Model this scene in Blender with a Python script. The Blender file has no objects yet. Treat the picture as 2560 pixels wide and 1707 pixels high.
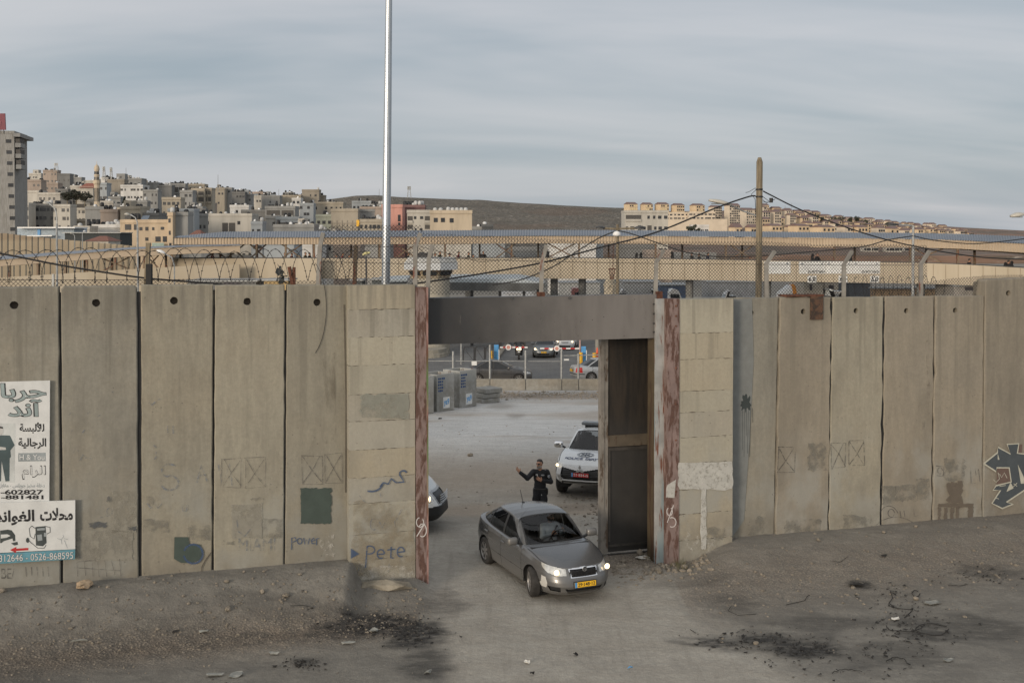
import bpy,bmesh,math,random
import numpy as np
from mathutils import Vector,Matrix
C = bpy.context.scene.collection
SC = bpy.context.scene
R = math.radians
rnd = random.Random(7)
# ------------------------------------------------------------------ camera
F = 2760.0                      # focal length in photo pixels (2560 wide)
H = 7.75                        # eye height, an upper window across the street
PITCH = R(1.2)
V0 = 645.8                      # photo row of the optical axis
cam = bpy.data.cameras.new('camera');camo = bpy.data.objects.new('camera',cam);C.objects.link(camo)
camo.location = (0,0,H);camo.rotation_euler = (R(90) - PITCH,0,0)
cam.sensor_width = 36;cam.lens = F/2560*36;cam.shift_y = -(853.5 - V0) /2560
cam.clip_start = 0.1;cam.clip_end = 20000
SC.camera = camo
# ------------------------------------------------------------------ light
SUN_EL,SUN_AZ = R(9),R(215)    # azimuth clockwise from north (+Y): low sun behind the camera, on its left
sd = Vector((math.sin(SUN_AZ) *math.cos(SUN_EL),math.cos(SUN_AZ) *math.cos(SUN_EL),math.sin(SUN_EL)))
w = bpy.data.worlds.new('World');SC.world = w;w.use_nodes = True
nt = w.node_tree;nd = nt.nodes;lk = nt.links
bg = nd['Background']
sky = nd.new('ShaderNodeTexSky');sky.sky_type = 'NISHITA';sky.sun_disc = False
sky.sun_elevation = SUN_EL;sky.sun_rotation = SUN_AZ;sky.air_density = 1.0;sky.dust_density = 2.0;sky.ozone_density = 1.5
tc = nd.new('ShaderNodeTexCoord')
sx = nd.new('ShaderNodeSeparateXYZ');lk.new(tc.outputs['Generated'],sx.inputs[0])
def wm(op,a,b=None,c=None):
    n = nd.new('ShaderNodeMath');n.operation = op
    for i,x in enumerate((a,b,c)):
        if x is None: continue
        if isinstance(x,(int,float)): n.inputs[i].default_value = x
        else: lk.new(x,n.inputs[i])
    return n.outputs[0]
zz = wm('ADD',wm('MAXIMUM',sx.outputs[2],0.0),0.20)
px = wm('DIVIDE',sx.outputs[0],zz);py = wm('DIVIDE',sx.outputs[1],zz)
cb = nd.new('ShaderNodeCombineXYZ');lk.new(px,cb.inputs[0]);lk.new(py,cb.inputs[1])
def cloud(scx,scy,rot,det,lo,hi,seed):
    mp = nd.new('ShaderNodeMapping');mp.inputs['Scale'].default_value = (scx,scy,1);mp.inputs['Rotation'].default_value = (0,0,rot);mp.inputs['Location'].default_value = (seed,seed*.7,0)
    lk.new(cb.outputs[0],mp.inputs[0])
    n = nd.new('ShaderNodeTexNoise');n.inputs['Scale'].default_value = 1;n.inputs['Detail'].default_value = det;n.inputs['Roughness'].default_value = .55;n.inputs['Distortion'].default_value = .7
    lk.new(mp.outputs[0],n.inputs[0])
    m = nd.new('ShaderNodeMapRange');m.interpolation_type = 'SMOOTHSTEP';m.inputs[1].default_value = lo;m.inputs[2].default_value = hi
    lk.new(n.outputs[0],m.inputs[0]);return m.outputs[0]
c1 = cloud(.30,.95,R(46),4,.22,.68,3.1)
c2 = cloud(.8,2.4,R(52),6,.36,.80,8.7)
cl = wm('MULTIPLY_ADD',c2,.22,wm('MULTIPLY',c1,.85))
# thin veil: radiance of the cloud grows towards the sun's side of the sky
vd = nd.new('ShaderNodeVectorMath');vd.operation = 'DOT_PRODUCT';vd.inputs[1].default_value = tuple(sd);lk.new(tc.outputs['Generated'],vd.inputs[0])
glow = nd.new('ShaderNodeMapRange');glow.inputs[1].default_value = -.6;glow.inputs[2].default_value = 1.0;glow.inputs[3].default_value = 0.0;glow.inputs[4].default_value = 1.0
lk.new(vd.outputs['Value'],glow.inputs[0])
veil = nd.new('ShaderNodeMix');veil.data_type = 'RGBA';lk.new(glow.outputs[0],veil.inputs[0])
veil.inputs[6].default_value = (.345,.425,.495,1);veil.inputs[7].default_value = (1.02,1.01,1.0,1)
lit = nd.new('ShaderNodeMix');lit.data_type = 'RGBA';lk.new(glow.outputs[0],lit.inputs[0])
lit.inputs[6].default_value = (.66,.665,.70,1);lit.inputs[7].default_value = (1.30,1.26,1.20,1)
mx = nd.new('ShaderNodeMix');mx.data_type = 'RGBA';lk.new(cl,mx.inputs[0]);lk.new(veil.outputs[2],mx.inputs[6]);lk.new(lit.outputs[2],mx.inputs[7])
sk = nd.new('ShaderNodeVectorMath');sk.operation = 'SCALE';sk.inputs['Scale'].default_value = .10;lk.new(sky.outputs[0],sk.inputs[0])
fin = nd.new('ShaderNodeMix');fin.data_type = 'RGBA';fin.inputs[0].default_value = .82;lk.new(sk.outputs[0],fin.inputs[6]);lk.new(mx.outputs[2],fin.inputs[7])
lk.new(fin.outputs[2],bg.inputs[0]);bg.inputs[1].default_value = 1.0
sl = bpy.data.lights.new('sun','SUN');so = bpy.data.objects.new('sun',sl);C.objects.link(so)
sl.energy = 2.1;sl.angle = R(12);sl.color = (1.0,.85,.68)
so.rotation_euler = sd.to_track_quat('Z','Y').to_euler();so.location = (0,-5,60)
SC.view_settings.view_transform = 'Standard';SC.view_settings.look = 'None';SC.view_settings.gamma = 1;SC.view_settings.exposure = -0.04
SC.cycles.max_bounces = 6;SC.cycles.transparent_max_bounces = 16;SC.cycles.caustics_reflective = False;SC.cycles.caustics_refractive = False
# ------------------------------------------------------------------ photo pixel -> point in the place
cp,sp = math.cos(PITCH),math.sin(PITCH)
def ray(u,v):
    a = (u - 1280) /F;b = (V0 - v) /F
    return Vector((a,cp + b*sp,b*cp - sp))
def P(u,v,Y):
    d = ray(u,v);t = Y/d.y
    return Vector((d.x*t,Y,H + d.z*t))
WA,WB = 25.0,0.30             # the wall's line on the ground: Y = WA + WB X
WE = Vector((1,WB,0)).normalized();WN = Vector((WB,-1,0)).normalized()
def W(u,v,off=0.0):           # point on the wall's plane, off metres behind it
    d = ray(u,v);k = WA + off*math.sqrt(1 + WB*WB)
    t = k/(d.y - WB*d.x)
    return Vector((d.x*t,d.y*t,H + d.z*t))
def sstep(x,a,b):
    t = np.clip((x - a) /(b - a),0,1);return t*t*(3 - 2*t)
def vnoise(x,y,seed=0):
    x = np.asarray(x,float);y = np.asarray(y,float)
    xi = np.floor(x).astype(np.int64);yi = np.floor(y).astype(np.int64);fx = x - xi;fy = y - yi
    def h(a,b):
        n = (a*374761393 + b*668265263 + seed*974634777) & 0x7fffffff
        n = ((n ^ (n >> 13)) *1274126177) & 0x7fffffff
        return ((n ^ (n >> 16)) & 0xffff) /65535.0
    sx_ = fx*fx*(3 - 2*fx);sy_ = fy*fy*(3 - 2*fy)
    return (h(xi,yi) *(1 - sx_) + h(xi + 1,yi) *sx_) *(1 - sy_) + (h(xi,yi + 1) *(1 - sx_) + h(xi + 1,yi + 1) *sx_) *sy_
def fbm(x,y,seed=0,o=4):
    s = 0;a = .5
    for i in range(o):
        s = s + a*(vnoise(x*2 ** i,y*2 ** i,seed + i) - .5);a *= .5
    return s
def gz_np(x,y,rough=True):
    d = (WA + WB*x - y) /1.044
    left = 1 - sstep(x,-3.45,-3.15);right = sstep(x,3.9,5.4)
    zl = .70*(1 - sstep(d,.35,2.3));zl = np.where(d < -.2,0,zl)
    zr = .42*(1 - sstep(d,.2,3.2));zr = np.where(d < -.2,0,zr)
    pl = sstep(x,-3.3,-3.1) *(1 - sstep(x,-2.2,-1.6)) *.26*(1 - sstep(d,.3,1.4)) *(d > -.2)
    z = zl*left + zr*right + pl
    far = np.interp(y,[0,42,62,66,140,400,9000],[0,0,-.94,-1.65,-1.65,-3,-30])
    z = z + far
    if rough:
        amp = np.where(y < 45,1,0) *sstep(np.abs(x),60,30)
        bank = np.exp(-((d - 2.0) /1.1) ** 2) *(x < -2.6) + .5*np.exp(-((d - 2.5) /1.6) ** 2) *(x > 3.5)
        z = z + amp*(.05*fbm(x*.35,y*.35,3) + .035*fbm(x*1.7,y*1.7,9) + (.012 + .09*bank) *fbm(x*6,y*6,21,3))
    return z
def gz(x,y): return float(gz_np(np.array(x,float),np.array(y,float)))
def G(u,v):                    # where the photo pixel's ray meets the ground
    d = ray(u,v);t = 5.0
    for i in range(4000):
        p = Vector((d.x*t,d.y*t,H + d.z*t))
        if p.z <= float(gz_np(p.x,p.y,False)): break
        t += .05 if p.y < 140 else 1
    p.z = gz(p.x,p.y);return p
# ------------------------------------------------------------------ objects
def tag(o,label=None,cat=None,group=None,kind=None):
    if label: o['label'] = label
    if cat: o['category'] = cat
    if group: o['group'] = group
    if kind: o['kind'] = kind
    return o
def empty(name,loc,label,cat,group=None,rz=0):
    o = bpy.data.objects.new(name,None);C.objects.link(o);o.location = loc;o.rotation_euler = (0,0,rz)
    o.empty_display_size = .2
    return tag(o,label,cat,group)
def link(name,me,m=None,parent=None):
    o = bpy.data.objects.new(name,me);C.objects.link(o)
    if m is not None:
        for x in (m if isinstance(m,(list,tuple)) else [m]): me.materials.append(x)
    if parent: o.parent = parent
    return o
def mesh_np(name,co,quads,mats=None,idx=None,smooth=True):
    co = np.asarray(co,np.float32);quads = np.asarray(quads,np.int32);k = quads.shape[1]
    me = bpy.data.meshes.new(name)
    me.vertices.add(len(co));me.vertices.foreach_set('co',co.ravel())
    me.loops.add(quads.size);me.loops.foreach_set('vertex_index',quads.ravel())
    me.polygons.add(len(quads));me.polygons.foreach_set('loop_start',np.arange(0,quads.size,k,dtype=np.int32))
    try: me.polygons.foreach_set('loop_total',np.full(len(quads),k,np.int32))
    except Exception: pass
    for m in (mats or []): me.materials.append(m)
    if idx is not None: me.polygons.foreach_set('material_index',np.asarray(idx,np.int32))
    me.update(calc_edges=True);me.validate()
    if smooth: me.polygons.foreach_set('use_smooth',np.ones(len(me.polygons),bool))
    return me
class MB:
    """collects shapes, then links them as one mesh object"""
    def __init__(s): s.v = [];s.f = [];s.m = []
    def add(s,vs,fs,mi=0):
        b = len(s.v);s.v += [tuple(x) for x in vs];s.f += [tuple(i + b for i in f) for f in fs];s.m += [mi] *len(fs);return s
    def box(s,c,size,rz=0,mi=0,rot=None):
        hx,hy,hz = size[0] /2,size[1] /2,size[2] /2;M = rot or Matrix.Rotation(rz,3,'Z');c = Vector(c)
        vs = [c + M @ Vector((x*hx,y*hy,z*hz)) for z in (-1,1) for y in (-1,1) for x in (-1,1)]
        return s.add(vs,[(0,2,3,1),(4,5,7,6),(0,1,5,4),(2,6,7,3),(0,4,6,2),(1,3,7,5)],mi)
    def bbox(s,c,size,b=.02,rz=0,mi=0):     # box with chamfered edges
        bm = bmesh.new();bmesh.ops.create_cube(bm,size=1)
        for v in bm.verts: v.co = Vector((v.co.x*size[0],v.co.y*size[1],v.co.z*size[2]))
        bmesh.ops.bevel(bm,geom=bm.edges[:],offset=b,segments=2,affect='EDGES',profile=.5)
        M = Matrix.Rotation(rz,3,'Z');c = Vector(c);bm.verts.index_update()
        s.add([c + M @ v.co for v in bm.verts],[[v.index for v in f.verts] for f in bm.faces],mi);bm.free();return s
    def bar(s,a,b,wx,wy=None,mi=0):          # square bar from a to b
        a = Vector(a);b = Vector(b);d = b - a;L = d.length
        if L < 1e-6: return s
        z = d/L;x = z.cross(Vector((0,0,1)) if abs(z.z) < .9 else Vector((0,1,0))).normalized();y = z.cross(x)
        return s.box((a + b) /2,(wx,wy or wx,L),mi=mi,rot=Matrix((x,y,z)).transposed())
    def tube(s,pts,r,n=8,mi=0,cap=True):
        pts = [Vector(p) for p in pts];rs = r if isinstance(r,(list,tuple)) else [r] *len(pts);rings = [];x = None
        for i,p in enumerate(pts):
            d = (pts[min(i + 1,len(pts) - 1)] - pts[max(i - 1,0)]).normalized()
            if x is None: x = d.cross(Vector((0,0,1)) if abs(d.z) < .9 else Vector((0,1,0))).normalized()
            x = (x - d*x.dot(d)).normalized();y = d.cross(x)
            rings.append([p + (x*math.cos(2*math.pi*k/n) + y*math.sin(2*math.pi*k/n)) *rs[i] for k in range(n)])
        vs = [q for g in rings for q in g];fs = []
        for i in range(len(rings) - 1):
            for k in range(n): fs.append((i*n + k,i*n + (k + 1) % n,(i + 1) *n + (k + 1) % n,(i + 1) *n + k))
        if cap: fs += [tuple(reversed(range(n))),tuple((len(rings) - 1) *n + k for k in range(n))]
        return s.add(vs,fs,mi)
    def lathe(s,prof,c=(0,0,0),n=24,mi=0,axis='Z'):
        vs = [];fs = [];c = Vector(c)
        for r,z in prof:
            for k in range(n):
                a = 2*math.pi*k/n;p = Vector((r*math.cos(a),r*math.sin(a),z))
                if axis == 'Y': p = Vector((p.x,p.z,p.y))
                if axis == 'X': p = Vector((p.z,p.x,p.y))
                vs.append(c + p)
        for i in range(len(prof) - 1):
            for k in range(n): fs.append((i*n + k,i*n + (k + 1) % n,(i + 1) *n + (k + 1) % n,(i + 1) *n + k))
        fs += [tuple(reversed(range(n))),tuple((len(prof) - 1) *n + k for k in range(n))]
        return s.add(vs,fs,mi)
    def prism(s,poly,d,mi=0):                   # planar polygon (3-D points) given thickness d (a vector)
        n = len(poly);poly = [Vector(p) for p in poly];d = Vector(d)
        fs = [tuple(range(n)),tuple(reversed(range(n,2*n)))] + [(i,i + n,(i + 1) % n + n,(i + 1) % n) for i in range(n)]
        return s.add(poly + [p + d for p in poly],fs,mi)
    def build(s,name,m,parent=None,world=False,smooth=False,auto=None):
        vs = s.v
        if world and parent is not None:
            L = parent.location;vs = [(x - L[0],y - L[1],z - L[2]) for x,y,z in vs]
        me = bpy.data.meshes.new(name);me.from_pydata(vs,[],s.f)
        o = link(name,me,m,parent)
        if any(s.m): me.polygons.foreach_set('material_index',np.array(s.m,np.int32))
        bm = bmesh.new();bm.from_mesh(me);bmesh.ops.recalc_face_normals(bm,faces=bm.faces[:]);bm.to_mesh(me);bm.free()
        if smooth: me.polygons.foreach_set('use_smooth',np.ones(len(me.polygons),bool))
        if auto: me.set_sharp_from_angle(angle=R(auto))
        return o
def copy_tree(o,parent=None):
    c = o.copy();C.objects.link(c)
    if parent is not None: c.parent = parent
    for ch in list(o.children): copy_tree(ch,c)
    return c
# ------------------------------------------------------------------ materials
class NM:
    def __init__(s,name):
        s.m = bpy.data.materials.new(name);s.m.use_nodes = True;s.t = s.m.node_tree;s.n = s.t.nodes;s.b = s.n['Principled BSDF']
        s.pos = None
    def new(s,t,**k):
        n = s.n.new(t)
        for a,b in k.items(): setattr(n,a,b)
        return n
    def put(s,sock,x):
        if x is None: return
        if isinstance(x,(int,float)): sock.default_value = x
        elif isinstance(x,(tuple,list)): sock.default_value = tuple(x) + ((1,) if len(x) == 3 and len(sock.default_value) == 4 else ())
        else: s.t.links.new(x,sock)
    def P(s,obj=False):
        if obj: return s.new('ShaderNodeTexCoord').outputs['Object']
        if s.pos is None: s.pos = s.new('ShaderNodeNewGeometry').outputs['Position']
        return s.pos
    def map(s,vec,scale=(1,1,1),rot=(0,0,0),loc=(0,0,0)):
        n = s.new('ShaderNodeMapping');n.inputs['Scale'].default_value = scale;n.inputs['Rotation'].default_value = rot;n.inputs['Location'].default_value = loc
        s.put(n.inputs[0],vec);return n.outputs[0]
    def noise(s,vec,scale,det=4,rough=.55,dist=0):
        n = s.new('ShaderNodeTexNoise');n.inputs['Scale'].default_value = scale;n.inputs['Detail'].default_value = det;n.inputs['Roughness'].default_value = rough;n.inputs['Distortion'].default_value = dist
        s.put(n.inputs['Vector'],vec);return n.outputs[0]
    def vor(s,vec,scale,feature='F1',out=0):
        n = s.new('ShaderNodeTexVoronoi');n.feature = feature;n.inputs['Scale'].default_value = scale;s.put(n.inputs['Vector'],vec);return n.outputs[out]
    def ramp(s,x,lo,hi,a=0.,b=1.):
        n = s.new('ShaderNodeMapRange');n.interpolation_type = 'SMOOTHSTEP';s.put(n.inputs[0],x)
        for i,q in enumerate((lo,hi,a,b)): s.put(n.inputs[i + 1],q)
        return n.outputs[0]
    def math(s,op,a,b=None):
        n = s.new('ShaderNodeMath',operation=op);s.put(n.inputs[0],a);s.put(n.inputs[1],b);return n.outputs[0]
    def mix(s,f,a,b,mode='MIX'):
        n = s.new('ShaderNodeMix',data_type='RGBA',blend_type=mode);s.put(n.inputs[0],f);s.put(n.inputs[6],a);s.put(n.inputs[7],b);return n.outputs[2]
    def sep(s,vec):
        n = s.new('ShaderNodeSeparateXYZ');s.put(n.inputs[0],vec);return n.outputs
    def bump(s,h,strength=.3,dist=.02):
        n = s.new('ShaderNodeBump');n.inputs['Strength'].default_value = strength;n.inputs['Distance'].default_value = dist;s.put(n.inputs['Height'],h)
        s.t.links.new(n.outputs[0],s.b.inputs['Normal'])
    def attr(s,name):
        n = s.new('ShaderNodeAttribute');n.attribute_name = name;return n.outputs['Fac']
    def rand(s): return s.new('ShaderNodeObjectInfo').outputs['Random']
    def out(s,col=None,rough=None,metal=None,alpha=None):
        s.put(s.b.inputs['Base Color'],col);s.put(s.b.inputs['Roughness'],rough);s.put(s.b.inputs['Metallic'],metal);s.put(s.b.inputs['Alpha'],alpha);return s.m
def mul(c,k): return tuple(min(1,x*k) for x in c)
def simple(name,col,rough=.8,metal=0.,var=.18,scale=2.5,bump=0.,rv=0.,spec=None):
    n = NM(name);p = n.P();f = n.ramp(n.noise(p,scale,6,.62),.3,.7)
    c = n.mix(f,mul(col,1 - var),mul(col,1 + var))
    if rv: c = n.mix(n.math('MULTIPLY',n.rand(),1.0),c,n.mix(1.0,c,mul((1,1,1),1 - rv),'MULTIPLY'))
    if bump: n.bump(n.noise(p,scale*9,5),bump)
    if spec is not None: n.b.inputs['Specular IOR Level'].default_value = spec
    return n.out(c,rough,metal)
def glow_mat(name,col,e):
    n = NM(name);n.b.inputs['Emission Color'].default_value = col + (1,);n.b.inputs['Emission Strength'].default_value = e
    return n.out(col,.4)
def glass_mat(name,tint=.45,rough=.03):
    n = NM(name);m = n.m;n.n.remove(n.b)
    tr = n.new('ShaderNodeBsdfTransparent');tr.inputs[0].default_value = (tint,tint*1.02,tint*1.02,1)
    gl = n.new('ShaderNodeBsdfGlossy');gl.inputs['Roughness'].default_value = rough;gl.inputs[0].default_value = (.9,.9,.9,1)
    fr = n.new('ShaderNodeFresnel');fr.inputs[0].default_value = 1.5
    mx_ = n.new('ShaderNodeMixShader');lk_ = n.t.links.new
    lk_(fr.outputs[0],mx_.inputs[0]);lk_(tr.outputs[0],mx_.inputs[1]);lk_(gl.outputs[0],mx_.inputs[2]);lk_(mx_.outputs[0],n.n['Material Output'].inputs[0])
    return m
def concrete(name,c1,c2,streak=.5,grime=.35,brk=.30,pits=.5,warm=(0.33,.28,.20)):
    """cast concrete: vertical run-off streaks, blotches, air holes, a dirty foot"""
    n = NM(name);p = n.P();rv = n.rand()
    off = n.new('ShaderNodeVectorMath',operation='ADD');n.put(off.inputs[0],p)
    cmb = n.new('ShaderNodeCombineXYZ');n.put(cmb.inputs[0],n.math('MULTIPLY',rv,31.));n.put(cmb.inputs[2],n.math('MULTIPLY',rv,7.));n.put(off.inputs[1],cmb.outputs[0]);q = off.outputs[0]
    st = n.ramp(n.noise(n.map(q,(2.0,2.0,.30)),1.5,9,.72),.34,.66)
    bl = n.ramp(n.noise(q,.55,5,.6),.33,.68)
    fine = n.noise(q,14,5,.7);brush = n.ramp(n.noise(n.map(q,(5.5,5.5,.9)),1.4,8,.74),.36,.64);mott = n.ramp(n.noise(q,2.4,9,.72),.36,.64)
    c = n.mix(n.math('MULTIPLY',st,streak),c1,c2)
    c = n.mix(n.math('MULTIPLY',bl,.7),c,n.mix(.6,c,warm));c = n.mix(n.math('MULTIPLY',brush,brk),c,mul(c2,.78));c = n.mix(n.math('MULTIPLY',mott,brk*1.1),c,mul(c1,1.12));c = n.mix(n.math('MULTIPLY',n.ramp(n.noise(n.map(q,(.8,.8,.35)),1.,4),.5,.72),.45),c,mul(c2,.66))
    c = n.mix(n.math('MULTIPLY',n.math('SUBTRACT',fine,.25),.8),c,mul(c2,.6))
    x = n.sep(p)
    foot = n.math('MULTIPLY',n.ramp(x[2],2.6,.3),n.ramp(n.noise(n.map(q,(1.3,1.3,.8)),1.2,5),.35,.7))
    c = n.mix(n.math('MULTIPLY',foot,grime),c,(.15,.148,.138));grey = n.math('MULTIPLY',n.ramp(x[2],3.4,1.6),n.ramp(n.noise(n.map(q,(.9,.9,.7)),1.1,5),.42,.62));c = n.mix(n.math('MULTIPLY',grey,.62),c,(.285,.29,.27));splash = n.math('MULTIPLY',n.ramp(x[2],1.25,.5),n.ramp(n.noise(q,3.2,6,.7),.3,.62));c = n.mix(n.math('MULTIPLY',splash,.6),c,(.155,.138,.11))
    top = n.math('MULTIPLY',n.ramp(x[2],5.3,6.6),n.ramp(n.noise(n.map(q,(5,5,.35)),1.5,6),.38,.66))
    c = n.mix(n.math('MULTIPLY',top,.55),c,(.12,.11,.092));run = n.math('MULTIPLY',n.ramp(x[2],1.5,6.2),n.ramp(n.noise(n.map(q,(3.4,3.4,.10)),1.3,4),.54,.66));c = n.mix(n.math('MULTIPLY',run,.5),c,(.135,.125,.10))
    pit = n.ramp(n.vor(q,6.5),.125,.06)
    pit = n.math('MULTIPLY',pit,n.ramp(n.noise(q,1.1,3),.45,.6))
    c = n.mix(n.math('MULTIPLY',pit,pits),c,(.06,.055,.05))
    c = n.mix(n.math('MULTIPLY',n.math('SUBTRACT',rv,.45),.55),c,mul(c2,.9));c = n.mix(n.math('MULTIPLY',n.math('SUBTRACT',.45,rv),.45),c,mul(c1,1.1))
    h = n.math('SUBTRACT',n.math('MULTIPLY',fine,.6),n.math('MULTIPLY',pit,.8));n.bump(h,.35,.02)
    return n.out(c,.92)
def rusty(name,paint,rust=(.13,.045,.025),amount=.5,scale=(5,5,1.4),rough=.75,c3=None):
    n = NM(name);p = n.P();f = n.ramp(n.noise(n.map(p,scale),1.,8,.65,.4),.62 - amount*.35,.70 - amount*.3)
    r = n.mix(n.noise(p,22,4),mul(rust,.6),mul(rust,1.7));pc = n.mix(n.ramp(n.noise(p,3,5),.3,.7),mul(paint,.8),mul(paint,1.12))
    if c3: pc = n.mix(n.ramp(n.noise(n.map(p,(3,3,.4)),1,5),.45,.6),pc,c3)
    n.bump(n.math('MULTIPLY',f,.5),.3,.01)
    return n.out(n.mix(f,pc,r),rough)
def paintmark(name,col,cover=.8,scale=9.,stretch=(1,1,1)):
    """worn paint on concrete: holes where it has flaked off"""
    n = NM(name);p = n.P();a = n.ramp(n.noise(n.map(p,stretch),scale,6,.7),1 - cover - .12,1 - cover + .16)
    c = n.mix(n.noise(p,5,4),mul(col,.75),mul(col,1.25))
    return n.out(c,.85,None,n.math('MULTIPLY',a,min(1,cover + .12)))
MT = {}
MT['black'] = simple('black_rubber',(.012,.012,.012),.75)
MT['wire'] = simple('dark_wire',(.035,.032,.03),.55,.3)
MT['cable'] = simple('black_cable',(.012,.012,.013),.6)
MT['galv'] = simple('galvanised_steel',(.40,.43,.46),.42,.7,.08,2)
MT['galv_dull'] = simple('dull_galvanised_steel',(.30,.31,.31),.55,.5,.2,6)
MT['steel_dark'] = simple('dark_steel',(.06,.06,.062),.5,.5)
MT['postgrey'] = rusty('weathered_fence_post',(.22,.21,.19),amount=.18)
MT['wood'] = None
n = NM('grey_pole_timber');p_ = n.P();g_ = n.noise(n.map(p_,(16,16,.7)),1.5,7,.65)
n.bump(g_,.5,.02);MT['wood'] = n.out(n.mix(n.ramp(g_,.3,.7),(.10,.078,.05),(.27,.225,.155)),.9)
MT['white'] = simple('white_paint',(.72,.72,.71),.5,0,.06)
MT['rust'] = simple('rust',(.12,.05,.03),.85,.2,.5,9,.3)
MT['red'] = simple('red_paint',(.45,.03,.03),.45)
MT['yellow'] = simple('yellow_paint',(.75,.42,.03),.5)
MT['blue'] = simple('blue_paint',(.08,.28,.55),.45)
MT['plate_y'] = simple('yellow_number_plate',(.80,.46,.02),.4,0,.05)
MT['plate_r'] = simple('red_number_plate',(.55,.03,.035),.4,0,.05)
MT['ink'] = simple('black_ink',(.014,.014,.015),.6)
MT['inkgrey'] = simple('grey_ink',(.28,.31,.32),.6)
MT['skin'] = simple('tanned_skin',(.42,.23,.15),.55,0,.1,20)
MT['chrome'] = simple('chrome_trim',(.75,.76,.78),.12,1.,.03)
MT['signwhite'] = simple('sign_white',(.62,.63,.62),.5,0,.08,3)
# ================================================================== ground
def axis(segs):
    out = []
    for a,b,s in segs: out += list(np.arange(a,b,s))
    return np.array(out + [segs[-1][1]])
gx = axis([(-4200,-600,300),(-600,-100,50),(-100,-30,5),(-30,-12,.6),(-12,17,.075),(17,34,.6),(34,104,5),(104,604,50),(604,4200,300)])
gy = axis([(-60,8,4),(8,17,.8),(17,31.5,.07),(31.5,48,.22),(48,110,.8),(110,400,10),(400,1000,60),(1000,6000,400)])
X,Y = np.meshgrid(gx,gy);Z = gz_np(X,Y)
ny,nx = X.shape;ii = np.arange(ny*nx).reshape(ny,nx)
q = np.stack([ii[:-1,:-1],ii[:-1,1:],ii[1:,1:],ii[1:,:-1]],-1).reshape(-1,4)
me = mesh_np('ground',np.stack([X,Y,Z],-1).reshape(-1,3),q)
def setattr_f(me,name,arr):
    a = me.attributes.new(name,'FLOAT','POINT');a.data.foreach_set('value',np.asarray(arr,np.float32).ravel())
wob = 1.1*fbm(X*.55,Y*.55,5,5)
D = (WA + WB*X - Y) /1.044
lx = np.interp(Y,[15,19.1,23.6,26],[-.7,-1.1,-1.95,-2.2]);rx = np.interp(Y,[15,19.1,22.5,26],[6.2,4.9,3.6,3.4])
lane = sstep(X + wob*.8,lx - .15,lx + .35) *(1 - sstep(X + wob*1.6,rx - .5,rx + .9))
yard = sstep(-D,.2,2.5)
lane = np.maximum(lane,yard*.9*(1 - sstep(Y,130,175)))
burn = np.zeros_like(X)
def spot(u,v,ru,rv,s,rot=0,sd_=0):
    global burn
    g = G(u,v);k = F/g.y
    a = ru/k;b = rv/(H*F/g.y ** 2)
    dx = X - g.x;dy = Y - g.y;c_,s_ = math.cos(rot),math.sin(rot)
    e = np.sqrt(((dx*c_ + dy*s_) /a) ** 2 + ((-dx*s_ + dy*c_) /b) ** 2) + 1.5*fbm(X*1.3 + sd_,Y*2.6,11 + sd_,5)
    burn = np.maximum(burn,min(1,s*1.25) *(1 - sstep(e,.45,1.2)))
for a_ in ((950,1560,140,34,.95),(1040,1590,90,38,.85),(860,1575,120,18,.7),(1060,1660,70,40,.55),(1110,1510,60,40,.4),(760,1655,40,14,.5),(480,1590,260,34,.28),(200,1640,300,60,.30),
           (700,1520,260,16,.30),(90,1700,160,40,.35),(1900,1600,170,26,.75),(2010,1628,110,26,.8),(1830,1500,80,26,.35),(2150,1465,36,12,.75),(2300,1560,90,30,.5),(2340,1590,80,16,.6),(2230,1640,160,40,.4),
           (2480,1570,130,50,.5),(2480,1430,120,14,.45),(2050,1560,150,24,.4),(1700,1460,120,16,.25)):
    spot(*a_,sd_=int(a_[0]))
# damp patches behind the gate
damp = np.zeros_like(X)
for (u,v,ru,rv,s) in ((1260,1015,46,12,.5),(1290,1040,30,8,.5),(1200,1300,160,14,.35),(1420,1270,130,12,.4),(1320,1240,120,9,.3)):
    g = G(u,v);k = F/g.y
    e = np.sqrt(((X - g.x) /(ru/k)) ** 2 + ((Y - g.y) /(rv/(H*F/g.y ** 2))) ** 2) + 1.3*fbm(X*.5,Y*.5,31,4)
    damp = np.maximum(damp,s*(1 - sstep(e,.4,1.0)))
grav = np.exp(-((D - 2.35) /.75) ** 2) *(X < -1.9) + .55*np.exp(-((D - 2.2) /1.5) ** 2) *(X > 3.6)
grav = np.maximum(grav,((X > 2.0) & (X < 4.2)) *np.exp(-((D + .4) /1.0) ** 2))
grav = np.maximum(grav,sstep(X + wob*2,2.6,4.2) *np.exp(-((Y - 30.5 + wob) /2.2) ** 2) *.8)       # heap behind the gate leaf
grav = np.maximum(grav,np.exp(-((Y - 58.5 + wob*2) /2.6) ** 2) *.9)
rut = yard*np.maximum(sstep(fbm(X*.12 + 5,Y*.55,44,4),.02,.2),.9*np.exp(-((Y - 35.5 + 2*wob) /3.2) ** 2))
pave = sstep(Y,62,64) *(1 - sstep(Y,130,170))
for nme,arr in (('lane',lane),('burn',burn),('gravel',np.clip(grav,0,1)),('damp',damp),('rut',rut),('asphalt',pave)): setattr_f(me,nme,arr)
n = NM('trodden_earth');p = n.P()
f1 = n.ramp(n.noise(p,1.1,9,.62,.3),.32,.68);f2 = n.ramp(n.noise(p,6,8,.68),.3,.7);f3 = n.noise(p,38,5,.7)
p = n.P();med = n.ramp(n.noise(n.map(p,(1,2.2,1),(0,0,.3)),2.6,7,.66),.34,.66);peb = n.vor(p,20);peb2 = n.vor(p,9);sw = n.ramp(n.noise(n.map(p,(.5,2.2,1),(0,0,.25)),1.2,8,.62),.38,.66)
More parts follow.
